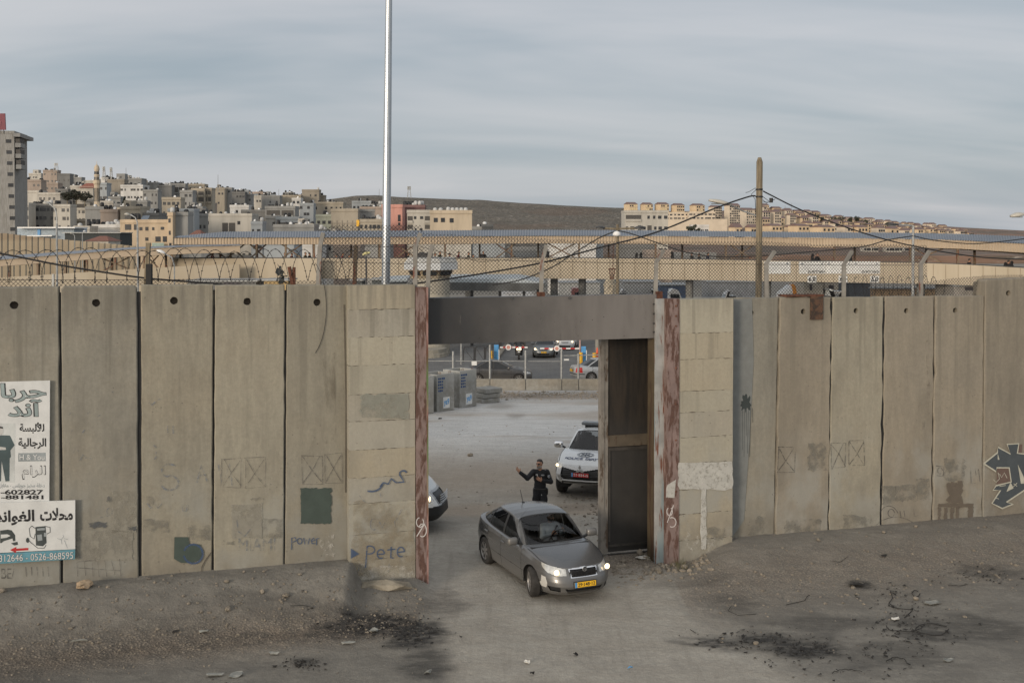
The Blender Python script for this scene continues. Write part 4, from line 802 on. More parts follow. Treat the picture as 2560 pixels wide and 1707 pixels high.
# ================================================================== covered footbridge
fasc = simple('beige_corrugated_fascia',(.43,.345,.25),.6,0,.08,.6);roofm = simple('blue_grey_corrugated_roof',(.165,.185,.215),.5,.1,.10,.25)
n = NM('beige_parapet_panel');p = n.P();c = n.mix(n.ramp(n.noise(n.map(p,(.5,.5,.12)),.8,6),.35,.65),(.42,.355,.26),(.475,.41,.31));c = n.mix(n.math('MULTIPLY',n.ramp(n.noise(n.map(p,(2,2,.2)),1,5),.5,.75),.25),c,(.33,.27,.19));parm = n.out(c,.7)
under = simple('bridge_underside',(.10,.10,.095),.8);postm = rusty('brown_bridge_post',(.20,.15,.10),amount=.3)
ST_ = [436,560,900,1350,1640,2060,2300,2400,2560,2700,3100];SY = [100,100,100,100,99,96,92,90,86,82,74]
VR = [592,580,578,575.5,577,581.5,583.5,586,592,600,622];VE = [595,595,594,590.5,591,596,599,602,610,620,645];VF = [611,611,611,608.5,610,616,619,622,632,643,670];VP = [646,646,646,645,647,654,657.5,661,670,681,712];VB = [697,697,696,696,698,705,709,712,722,734,770]
def sI(tab,u): return float(np.interp(u,ST_,tab))
def bp(u,v,dy=0):
    """a point of the bridge: seen at pixel (u, v) on its near side, dy metres further back"""
    p = P(u,v,sI(SY,u));d = Vector((p.x,p.y,0)).normalized();return Vector((p.x,p.y + dy,p.z))
br = empty('footbridge',bp(1350,740),'long covered footbridge with blue-grey roof and beige parapet crossing the scene','footbridge')
def strip(name,us,top,bot,m,par,corr=0,dy0=0,dy1=0,th=.12):
    mb = MB();A = [];B = []
    for i,u in enumerate(us):
        w_ = corr*(1 if (i // 2) % 2 else 0)
        a = bp(u,sI(top,u) if not callable(top) else top(u),dy0);b = bp(u,sI(bot,u) if not callable(bot) else bot(u),dy1)
        A.append(a + Vector((0,-w_,0)));B.append(b + Vector((0,-w_,0)))
    k = len(us);bk = [p + Vector((0,th,-.02)) for p in A] + [p + Vector((0,th,-.02)) for p in B]
    mb.add(A + B,[(i,i + 1,i + 1 + k,i + k) for i in range(k - 1)]);mb.add(bk,[(i,i + 1,i + 1 + k,i + k) for i in range(k - 1)])
    mb.add([A[0],B[0],bk[k],bk[0]],[(0,1,2,3)]);mb.add([A[-1],B[-1],bk[-1],bk[k - 1]],[(0,1,2,3)])
    for L,o_2 in ((A,bk[:k]),(B,bk[k:])): mb.add(list(L) + list(o_2),[(i,i + 1,i + 1 + k,i + k) for i in range(k - 1)])
    return mb.build(name,m,par,True)
us = list(np.arange(436,3090,1.85));strip('fascia',us,VE,VF,fasc,br,corr=.07)
ZE = {}
def roofpt(u,ridge):
    e = bp(u,sI(VE,u));return e + Vector((0,0,.03)) if not ridge else Vector((P(u,sI(VR,u),sI(SY,u) + 3.2).x,sI(SY,u) + 3.2,P(u,sI(VR,u),sI(SY,u) + 3.2).z))
mb = MB();usr = list(np.arange(434,3090,3.3));A = [];B = [];Cc = []
for i,u in enumerate(usr):
    e = roofpt(u,False);r = roofpt(max(u,445),True);w_ = .06*(i % 2);A.append(e + Vector((0,-.25,w_ - .02)));B.append(r + Vector((0,0,w_)));Cc.append(Vector((r.x,r.y + 3.2,e.z + w_)))
k = len(usr);mb.add(A + B + Cc,[(i,i + 1,i + 1 + k,i + k) for i in range(k - 1)] + [(i + k,i + 1 + k,i + 1 + 2*k,i + 2*k) for i in range(k - 1)] + [(0,k,2*k)]);mb.build('roof',roofm,br,True)
us2 = list(np.arange(436,3090,24.));strip('far_fascia',us2,VE,VF,fasc,br,dy0=5.6,dy1=5.6)
usp = list(np.arange(430,3091,20.));strip('parapet',usp,VP,VB,parm,br,dy0=-.25,dy1=-.25,th=.3);strip('far_parapet',usp,lambda u: sI(VP,u) + 4,lambda u: sI(VB,u),parm,br,dy0=5.4,dy1=5.4,th=.3)
mb = MB();A = [bp(u,sI(VB,u),0) + Vector((0,0,.05)) for u in usp];B = [p + Vector((0,5.6,0)) for p in A];k = len(usp);A2 = [p + Vector((0,0,.45)) for p in A];B2 = [p + Vector((0,0,.45)) for p in B]
mb.add(A + B + A2 + B2,[(i,i + 1,i + 1 + k,i + k) for i in range(k - 1)] + [(i + 2*k,i + 1 + 2*k,i + 1 + 3*k,i + 3*k) for i in range(k - 1)]);mb.build('deck',under,br,True)
mb = MB()
for u0,u1 in zip(usp[:-1],usp[1:]): mb.bar(bp(u0,sI(VP,u0) - 1.5,-.1),bp(u1,sI(VP,u1) - 1.5,-.1),.07)
mb.build('handrail',MT['steel_dark'],br,True)
mb = MB()
for u in np.arange(470,2700,31.): mb.bar(bp(u,sI(VP,u) + 1,-.27),bp(u,sI(VB,u),-.27),.025,.02)
mb.build('joint_groove',simple('panel_joint',(.26,.21,.15),.8),br,True)
pu = [449,492,575,610,640,685,713,758,784,857,889,930,948,1030,1112,1195,1279,1349,1448,1534,1640,1728,1816,1886,2088,2184,2278,2375,2397,2505,2620,2740,2860,2980]
for i,u in enumerate(pu):
    dy = .25 if i % 2 == 0 else 5.2;mb = MB().bar(bp(u,sI(VF,u) - 3,dy),bp(u,sI(VP,u) + 6,dy),.17,.17);mb.build('roof_post',postm,br,True)
for (a,b) in ((505,560),(560,605),(700,750),(1240,1290),(1370,1440),(1830,1890),(985,1040),(2285,2370),(620,660)):
    mb = MB().bar(bp(a,sI(VF,a),.8),bp(b,sI(VP,b),.8),.11).bar(bp(b,sI(VF,b),.95),bp(a,sI(VP,a),.95),.11);mb.build('cross_brace',postm,br,True)
for u in (1388,1460,1735,1935,2330,2440,2530,2680,2850,3020,1170,700,560):
    t = bp(u,sI(VB,u),2.5);mb = MB().tube([Vector((t.x,t.y,gz(t.x,t.y) - .1)),t + Vector((0,0,.2))],.35,12);mb.build('bridge_pier',simple('pier_grey',(.22,.22,.21),.85),br,True)
# signs on the parapet
def bsign(u0,u1,v0,v1,name,label,cat='sign',grp=None,dy=-.34):
    o = empty(name,bp((u0 + u1) /2,v1,dy),label,cat,grp);mb = MB();f_ = [bp(u0,v0,dy),bp(u1,v0,dy),bp(u1,v1,dy),bp(u0,v1,dy)]
    mb.prism(f_,(0,.05,0));mb.build('board',MT['signwhite'],o,True);return o
def btext(s,u0,u1,v0,v1,o,m=MT['ink'],b=.01,dy=-.36):
    return text_on(lambda x,y: bp(u0 + (u1 - u0) *x,v1 + (v0 - v1) *y,dy),s,m,'lettering',o,b,True)
gi = MT['inkgrey']
for (u0,u1,lab,tel) in ((1908,1974,'white parapet notice board just right of the utility pole',None),(1995,2061,'white parapet notice board with a phone number, above the left 6.0 sign','02-9977736/24'),(2062,2128,'white parapet notice board with faint purple lines, between the two numbered boards',''),(2129,2197,'white parapet notice board with a phone number, above the right 6.0 sign','02-9977736/24')):
    o = bsign(u0,u1,653.5,684,'notice_board',lab,'sign','white notice boards on the bridge parapet')
    mb = MB()
    for k,v in enumerate((658,664,669,673)): mb.prism([bp(u0 + 10,v,-.355),bp(u1 - (10 if k else 22),v,-.355),bp(u1 - (10 if k else 22),v + .5,-.355),bp(u0 + 10,v + .5,-.355)],(0,.01,0))
    mb.build('small_print',gi,o,True)
    for uu in (u0 + 8,u1 - 8): MB().tube([bp(uu,659,-.36),bp(uu,659,-.345)],.09,8).build('crest',simple('crest_grey',(.2,.22,.24),.6),o,True)
    if tel: btext(tel,u0 + 22,u1 - 2,676,682,o,b=.03)
for (u0,lab) in ((2016,'6.0'),(2093,'6.0'),(2172,'6.0')):
    names = {2016: 'white 6.0 clearance sign under the left numbered notice board',2093: 'white 6.0 clearance sign half hidden by a fence post',2172: 'white 6.0 clearance sign behind the razor wire tangle'}
    o = bsign(u0,u0 + 22,689,706,'clearance_sign',names[u0],'sign','clearance signs on the bridge',-.40);btext('6.0',u0 + 2.5,u0 + 19.5,692,703,o,b=.035,dy=-.42)
    MB().prism([bp(u0 + 9,689.6,-.42),bp(u0 + 13,689.6,-.42),bp(u0 + 11,691.4,-.42)],(0,.01,0)).build('arrow_mark',MT['ink'],o,True);MB().prism([bp(u0 + 9,705.4,-.42),bp(u0 + 13,705.4,-.42),bp(u0 + 11,703.6,-.42)],(0,.01,0)).build('arrow_mark',MT['ink'],o,True)
# ------------------------------------------------------------------ covered ramp climbing to the bridge from the left
ST_ = [-60,0,312,480,620];SY = [92,93,95,96,97];VR = [643,640,619,612,610];VE = [655,650,625,617,614];VF = [671,666,642,634,631];VP = [698,694,674,664,660];VB = [890,890,885,880,875]
rm = empty('covered_ramp',bp(200,760),'roofed beige ramp climbing towards the footbridge at the left','ramp')
us = list(np.arange(-60,620,20.));strip('fascia',us,VE,VF,fasc,rm,th=.1);strip('ramp_wall',us,VP,VB,parm,rm,dy0=-.2,dy1=-.2,th=.3)
mb = MB();A = [roofpt(u,False) + Vector((0,-.2,0)) for u in us];B = [roofpt(u,True) for u in us];k = len(us);Cc = [Vector((b.x,b.y + 3,a.z)) for a,b in zip(A,B)];mb.add(A + B + Cc,[(i,i + 1,i + 1 + k,i + k) for i in range(k - 1)] + [(i + k,i + 1 + k,i + 1 + 2*k,i + 2*k) for i in range(k - 1)]);mb.build('roof',roofm,rm,True)
for i,u in enumerate((22,57,92,127,161,176,215,247,286,317,358,386,428)):
    MB().bar(bp(u,sI(VF,u) - 2,.2 + (i % 2) *3),bp(u,sI(VP,u) + 4,.2 + (i % 2) *3),.16).build('roof_post',postm,rm,True)
for a,b in ((248,316),(358,388)): MB().bar(bp(a,sI(VF,a),.8),bp(b,sI(VP,b),.8),.11).bar(bp(b,sI(VF,b),.95),bp(a,sI(VP,a),.95),.11).build('cross_brace',postm,rm,True)
# block where the ramp meets the bridge
lb = empty('bridge_abutment',P(520,720,98),'beige stepped wall block where ramp and footbridge meet','abutment')
mb = MB();mb.prism([P(447,646,98.2),P(800,646,98.2),P(800,870,98.2),P(440,870,98.2),P(436,680,98.2)],(0,.8,0));mb.build('wall_block',parm,lb,True);MB().prism([P(437,674,98.1),P(560,678,98.1),P(560,681,98.1),P(437,678,98.1)],(0,-.4,0)).build('ledge',parm,lb,True)
# ------------------------------------------------------------------ far concrete wall
n = NM('far_wall_concrete');p = n.P();c = n.mix(n.ramp(n.noise(n.map(p,(.7,.7,.05)),.5,3),.4,.6),(.32,.265,.19),(.38,.32,.23));c = n.mix(n.ramp(n.sep(n.map(p))[2],6.6,7.4),c,(.28,.22,.155));farm = n.out(c,.9)
fw = empty('barrier_wall',P(150,640,170),'far row of tall concrete barrier panels behind the covered ramp','wall')
for i in range(23):
    u0 = -12 + i*15.2;u1 = u0 + 14.7;vt = lambda u: np.interp(u,[0,60,130,306,420],[583,590,597,613,624]);yd = 160 + i*2.2
    mb = MB().prism([P(u0,vt(u0),yd),P(u1,vt(u0) + .3,yd),P(u1,700,yd),P(u0,700,yd)],(0,.5,0));mb.build('wall_panel',farm,fw,True)
# ------------------------------------------------------------------ guard tower
gt_ = empty('guard_tower',(P(1075,890,86).x,86 + 1.5,gz(P(1075,890,86).x,87)),'round concrete guard tower with a slanted window cabin and white roof band','guard tower')
cx,cy = gt_.location.x,gt_.location.y;zof = lambda v: P(1075,v,86).z;k = F/86
towm = concrete('tower_concrete',(.44,.41,.34),(.36,.34,.29),.4,.1,warm=(.42,.36,.26))
MB().lathe([(47/k,gt_.location.z - .3),(47/k,zof(696))],(cx,cy,0),28).build('shaft',towm,gt_,True,smooth=True,auto=40)
def oct_(r0,z0,r1,z1,name,m,n_=8,rot=R(22.5)):
    vs = [(cx + r*math.cos(rot + 2*math.pi*i/n_),cy + r*math.sin(rot + 2*math.pi*i/n_),z) for r,z in ((r0,z0),(r1,z1)) for i in range(n_)]
    return MB().add(vs,[(i,(i + 1) % n_,(i + 1) % n_ + n_,i + n_) for i in range(n_)] + [tuple(range(n_)),tuple(range(n_,2*n_))]).build(name,m,gt_,True)
cab = rusty('buff_rusting_cabin',(.40,.33,.22),amount=.38);oct_(50/k,zof(696),66/k,zof(656),'cabin',cab);oct_(72/k,zof(675),72/k,zof(657),'roof_band',simple('roof_band_white',(.60,.62,.63),.35,.3,.05));oct_(70/k,zof(656),62/k,zof(645),'roof',simple('tower_roof_grey',(.40,.40,.38),.6));oct_(53/k,zof(694),54/k,zof(691),'sill_ring',simple('sill_grey',(.3,.26,.2),.7))
wd_ = glass_mat('guard_window',.25)
n_ = 8
for i in range(n_):
    a0 = R(22.5) + 2*math.pi*i/n_;a1 = a0 + 2*math.pi/n_;r0,r1 = 56.5/k,62.5/k;z0,z1 = zof(689),zof(678)
    L = lambda a,b,r,z,t: Vector((cx + r*(math.cos(a) *(1 - t) + math.cos(b) *t),cy + r*(math.sin(a) *(1 - t) + math.sin(b) *t),z))
    MB().add([L(a0,a1,r0,z0,.12),L(a0,a1,r0,z0,.88),L(a0,a1,r1,z1,.88),L(a0,a1,r1,z1,.12)],[(0,1,2,3)]).build('window',simple('dark_window',(.03,.032,.034),.2),gt_,True)
MB().box((P(1062,636,86).x,86.5,zof(638)),(1.1,.8,.35)).build('roof_box',MT['steel_dark'],gt_,True)
for r,z0,z1 in ((1.95,0,.30),(1.8,.30,.62)): MB().lathe([(r*1.05,gt_.location.z + z0),(r*1.05,gt_.location.z + z1 - .02),(r,gt_.location.z + z1)],(cx - .6,cy - 1.4,0),24).build('base_ring',towm,gt_,True)
# canopies and buildings in the checkpoint yard under the bridge
cp_m = simple('pale_blue_canopy_roof',(.42,.47,.50),.5,0,.06);cpd = simple('dark_canopy_fascia',(.085,.09,.09),.7,0,.3,.8)
cn = empty('lane_canopy',P(1230,760,91),'flat canopy with pale roof and dark fascia right of the guard tower','canopy')
MB().prism([P(1122,697,92),P(1300,697,92),P(1362,708,92),P(1122,706,92)],(0,4,.25)).build('roof',cp_m,cn,True)
MB().prism([P(1122,706,91.7),P(1362,708,91.7),P(1362,716,91.7),P(1330,729,91.7),P(1122,726,91.7)],(0,.3,0)).build('fascia',cpd,cn,True)
for u in (1180,1250,1310,1345): MB().bar(P(u,720,93),P(u,870,93),.25).build('canopy_post',MT['steel_dark'],cn,True)
cn = empty('lane_canopy',P(1010,760,91),'low pale canopy left of the guard tower beside the galvanised pole','canopy');MB().prism([P(940,700,92),P(1018,697,92),P(1018,704,92),P(940,706,92)],(0,3,.2)).build('roof',cp_m,cn,True);MB().prism([P(940,706,91.8),P(1018,704,91.8),P(1018,709,91.8),P(940,712,91.8)],(0,.2,0)).build('fascia',cpd,cn,True);MB().bar(P(965,708,92.5),P(965,850,92.5),.2).build('canopy_post',MT['steel_dark'],cn,True)
def shed(label,u0,u1,v0,Yd,col,depth=5,name='checkpoint_building',wins=(),winm=None):
    a = P(u0,v0,Yd);b = P(u1,v0,Yd);g_ = gz((a.x + b.x) /2,Yd);o = empty(name,((a.x + b.x) /2,Yd,g_),label,'building')
    MB().box(((a.x + b.x) /2,Yd + depth/2,(a.z + g_) /2),(b.x - a.x,depth,a.z - g_)).build('wall',simple('shed_' + str(len(bpy.data.materials)),col,.8),o,True);MB().box(((a.x + b.x) /2,Yd + depth/2,a.z + .06),(b.x - a.x + .3,depth + .3,.12)).build('roof',MT['galv_dull'],o,True)
    for (x0,x1,y0,y1) in wins: MB().prism([P(x0,y0,Yd),P(x1,y0,Yd),P(x1,y1,Yd),P(x0,y1,Yd)],(0,-.05,0)).build('window',winm or simple('shed_window',(.05,.045,.05),.3),o,True)
    return o
shed('low cream checkpoint booth under the left 6.0 sign',2010,2058,703,108,(.46,.42,.35),wins=[(2024,2030,711,726)]);shed('low cream checkpoint booth under the middle 6.0 sign',2062,2096,703,110,(.48,.43,.36),wins=[(2072,2084,713,724)])
shed('slate grey container stack behind the razor wire tangle',2124,2176,708,112,(.075,.085,.10));shed('tan hoarding wall beside the slate container',2184,2368,722,105,(.36,.25,.15),1,wins=[]);shed('blue container beyond the bridge piers',1652,1724,714,125,(.07,.10,.16));shed('dull grey warehouse beyond the lanes',1772,1900,706,135,(.24,.25,.26));shed('grey shed beyond the gatehouse',1560,1650,706,130,(.30,.31,.31));shed('pale hall with grey front seen under the bridge left part',1400,1500,708,140,(.40,.40,.38))
shed('dark low kiosk with a blue sign below the right parapet',2385,2450,716,90,(.30,.28,.25),4,wins=[(2412,2448,718,726)]);shed('low yard store at the far left under the ramp',470,640,704,90,(.14,.14,.135),4,wins=[(484,512,706,712),(560,600,704,712)]);shed('tan store beside the low yard store under the ramp',660,720,702,89,(.42,.30,.14),3)
shed('small dark kiosk left of the galvanised pole',880,905,702,88,(.08,.09,.09),2);shed('small dark kiosk touching the galvanised pole',930,962,700,88,(.08,.09,.09),2)
wt = empty('water_tower_stone',P(1525,760,60),'rough stone gatepost with a rusty wire basket frame on top','stone post')
wt.location.z = gz(wt.location.x,60);r_ = random.Random(8);mb = MB();c_ = P(1525,720,60)
prof = [(.34,gz(c_.x,60) - .1),(.34,P(0,720,60).z),(.36,P(0,712,60).z),(.30,P(0,706,60).z),(.24,P(0,698,60).z)]
mb.lathe(prof,(c_.x,60,0),11);mb.v = [(x + r_.gauss(0,.025),y + r_.gauss(0,.025),z) for x,y,z in mb.v];mb.build('stone_shaft',simple('rough_stone',(.34,.30,.23),.9,0,.35,3,.6),wt,True)
mb = MB()
for x in (-7,-2.5,2.5,7): mb.bar(P(1530 + x,672,60),P(1530 + x*.5,698,60),.045)
mb.bar(P(1521,672,60),P(1540,672,60),.05);mb.bar(P(1533,610,60),P(1532,690,60),.04);mb.build('basket_frame',MT['rust'],wt,True)
# ------------------------------------------------------------------ things in the yard beyond the gate
yc = concrete('yard_concrete',(.40,.40,.385),(.32,.325,.315),.4,.1,warm=(.34,.33,.30));bluep = paintmark('blue_stencil',(.03,.08,.22),.7,9)
def hollow_box(label,u,v,side,hgt,rz,marks=True):
    g = G(u,v);o = empty('concrete_box',(g.x,g.y,g.z),label,'concrete box','hollow concrete boxes in the yard',rz)
    s_ = side;t = .10;mb = MB()
    # nearest corner at the origin, walls run back along +x and +y
    for c_,sz in (((s_/2,t/2),(s_,t)),((s_/2,s_ - t/2),(s_,t)),((t/2,s_/2),(t,s_ - 2*t)),((s_ - t/2,s_/2),(t,s_ - 2*t))): mb.bbox((c_[0],c_[1],hgt/2 - .02),(sz[0],sz[1],hgt),.015)
    mb.build('walls',yc,o);MB().box((s_/2,s_/2,.06),(s_ - .18,s_ - .18,.1)).build('floor_slab',yc,o)
    m2 = MB()
    for x in (.25,s_ - .25): m2.tube([(x - .05,.05,hgt - .03),(x - .045,.05,hgt + .08),(x + .045,.05,hgt + .08),(x + .05,.05,hgt - .03)],.012,5)
    m2.build('lifting_loops',MT['rust'],o)
    if marks:
        r_ = random.Random(int(u));mb = MB()
        for row in range(5):
            for q in range(3 if row else 4):
                x = .12 + q*.11 + r_.random() *.02;z = hgt - .22 - row*.14;mb.box((x,-.004,z),(.08,.006,.06 + .03*r_.random()));
        mb.build('stencil',bluep,o);MB().box((s_*.55,-.004,.38),(.42,.006,.52)).build('label_patch',MT['signwhite'],o)
        text_on(lambda x,y: Vector((s_*.55 - .17 + .34*x,-.010,.20 + .36*y)),'ya9',MT['blue'],'handwriting',o,.03)
    return o
hollow_box('hollow concrete box with blue stencil marks, nearest to the stack of slabs',1149,1020,1.15,1.78,R(47));hollow_box('hollow concrete box with blue stencil marks, between the other two boxes',1092,1030,1.12,1.74,R(47));hollow_box('hollow concrete box mostly hidden by the pink gate post',1040,1038,1.10,1.70,R(47),False)
g = G(1213,1008)
for i in range(3):
    o = MB().bbox((0,0,.12),(1.05,1.05,.225),.03).build('concrete_slab',yc);o.location = (g.x + (.12 if i == 2 else .03*i),g.y + .6,g.z - .02 + i*.245);o.rotation_euler = (0,0,R(34 + 2*i));tag(o,('bottom','middle','top')[i] + ' concrete slab of the low stack beside the hollow boxes','concrete slab','concrete slabs in the yard stack')
jersey = concrete('jersey_concrete',(.34,.315,.265),(.27,.25,.215),.4,.2)
def jb(label,u0,u1,v,Yd):
    a = P(u0,v,Yd);b = P(u1,v,Yd);z = gz(a.x,Yd) - .05;L = b.x - a.x;prof = [(-.3,0),(-.3,.10),(-.16,.28),(-.09,.66),(.09,.66),(.16,.28),(.3,.10),(.3,0)]
    mb = MB().prism([Vector((a.x + .02,Yd + y_,z + h_)) for y_,h_ in prof],(L - .04,0,0));o = mb.build('concrete_barrier',jersey);tag(o,label,'road barrier','low concrete barriers along the yard')
for (u0,u1,l) in ((1170,1225,'low concrete barrier under the rear of the dark sedan'),(1225,1314,'low concrete barrier under the front of the dark sedan'),(1314,1404,'low concrete barrier in the gap between dark and silver cars'),(1404,1446,'short low concrete barrier at the tail of the silver car'),(1446,1530,'low concrete barrier under the silver car, last on the right')): jb(l,u0,u1,970,62)
ff = empty('mesh_fence',P(1300,970,62.5),'galvanised mesh fence with thin posts standing on the low barriers','fence')
def fmesh(u0,u1,v0,v1,Yd):
    mb = MB()
    for u in np.arange(u0,u1,3.3): mb.bar(P(u,v0,Yd),P(u,v1,Yd),.006)
    for v in np.arange(v0,v1,5.): mb.bar(P(u0,v,Yd),P(u1,v,Yd),.006)
    return mb
fmesh(1066,1404,901,972,62.5).build('wire_mesh',MT['wire'],ff,True);MB().bar(P(1404,889,62.5),P(1530,886,62.5),.05).build('top_rail',MT['galv_dull'],ff,True);MB().bar(P(1066,902,62.5),P(1404,903,62.5),.04).build('top_rail',MT['galv_dull'],ff,True)
for (u,v0,v1) in ((1133,878,960),(1225,862,968),(1314,876,975),(1404,872,972),(1446,884,967)): MB().tube([P(u,v0,62.4),P(u,v1 + 6,62.4)],.065,8).build('fence_post',MT['galv_dull'],ff,True)
o = MB().prism([P(1179,903,62.3),P(1192,903,62.3),P(1192,913,62.3),P(1179,913,62.3)],(0,-.01,0)).build('paper_notice',MT['signwhite']);tag(o,'blank white notice tied to the mesh fence','notice');o = MB().prism([P(1410,897,62.3),P(1422,897,62.3),P(1422,901,62.3),P(1410,901,62.3)],(0,-.01,0)).build('paper_notice',MT['signwhite']);tag(o,'narrow white notice on the mesh fence right part','notice')
# boom gates
def boom(label,upost,u0,u1,vb,usign,Yd,vtop,vbot):
    b = P(upost,vbot,Yd);zt = P(upost,vtop,Yd).z;o = empty('boom_gate',(b.x,Yd,gz(b.x,Yd)),label,'boom gate','boom gates at the lanes')
    MB().bbox((b.x,Yd,(zt + gz(b.x,Yd)) /2),(.34,.34,zt - gz(b.x,Yd)),.03).build('cabinet',MT['blue'],o,True);MB().box((b.x + .19,Yd - .1,(zt + gz(b.x,Yd)) /2 - .1),(.05,.28,1.0)).build('cabinet_side',MT['white'],o,True)
    mb = MB();N = 9
    for i in range(N): mb.bar(P(u0 + (u1 - u0) *i/N,vb,Yd - .25),P(u0 + (u1 - u0) *(i + 1) /N,vb + (.2),Yd - .25),.10,.10,mi=i % 2)
    mb.build('boom_arm',[MT['white'],MT['red']],o,True)
    MB().tube([P(usign,vb,Yd - .34),P(usign,vb,Yd - .31)],.21,18).build('round_sign',MT['white'],o,True);MB().tube([P(usign,vb,Yd - .36),P(usign,vb,Yd - .345)],.13,14).build('sign_centre',simple('pale_red',(.55,.25,.2),.5),o,True)
    return o
boom('boom gate with blue cabinet and lowered striped arm before the scooter',1241,1250,1319,868,1271,80,862,897);boom('boom gate with blue cabinet and lowered striped arm before the oncoming grey car',1459,1448,1350,871,1392,80,866,901)
for (u,v0,v1,l) in ((1229,877,901,'yellow and black bollard beside the left boom cabinet'),(1452,881,903,'yellow bollard beside the right boom cabinet'),(1486,882,898,'yellow bollard with a red top at the lane edge')):
    p = P(u,v1,79.5);o = MB().tube([(0,0,-.05),(0,0,P(u,v0,79.5).z - gz(p.x,79.5))],.14,10).build('bollard',MT['yellow']);o.location = (p.x,79.5,gz(p.x,79.5));tag(o,l,'bollard','yellow bollards at the lanes')
p = P(1491,890,80);o = MB().lathe([(.16,0),(.05,.9),(.02,.95)],(0,0,0),12).build('traffic_cone',simple('cone_orange',(.60,.09,.04),.5));o.location = (P(1493,890,80).x,80,gz(p.x,80) + .3);tag(o,'orange red cone at the right lane edge by a cream block','cone')
p = P(1500,890,80.5);o = MB().bbox((0,0,.95),(1.1,.6,1.9),.03).build('concrete_block',jersey);o.location = (P(1508,890,80.5).x,80.8,gz(p.x,80));tag(o,'cream concrete block at the right lane edge','concrete block')
for k,(u0,u1,l) in enumerate(((1158,1185,'tubular steel crowd barrier frame, left of three'),(1188,1211,'tubular steel crowd barrier frame, middle of three'),(1214,1232,'tubular steel crowd barrier frame nearest the boom cabinet'))):
    v0,v1 = 868 - k*1.5,905;mb = MB();q = [P(u0,v1,78),P(u0 + .5,v0 + 3,78),P(u0 + 3,v0,78),P(u1 - 3,v0 - 2,78),P(u1,v0 + 1,78),P(u1,v1 - 2,78)];mb.tube(q,.04,6);mb.bar(P(u0 + 2,v0 + 3,78),P(u1 - 1,v1 - 4,78),.035);o = mb.build('crowd_barrier',MT['steel_dark']);tag(o,l,'barrier','tubular barriers by the lanes')
lp = P(1153,857,80);o = MB().tube([Vector((lp.x,80,gz(lp.x,80))),P(1153,800,80)],.06,8).build('sign_pole',MT['galv_dull']);tag(o,'thin grey pole left of the tubular barriers','pole')
lp = P(1450,857,81);o = MB().tube([Vector((lp.x,81,gz(lp.x,81))),P(1450,800,81)],.05,8).build('sign_pole',simple('pole_redwhite',(.5,.33,.3),.5));tag(o,'thin pinkish pole rising beside the right boom cabinet','pole')
kb = MB().prism([P(u,v,0.0 + yv) for u,v,yv in ((1245,900,82.2),(1275,858,96),(1264,858,96),(1238,897,82.6))],(0,0,.14));tag(kb.build('kerb',jersey),kind='structure')
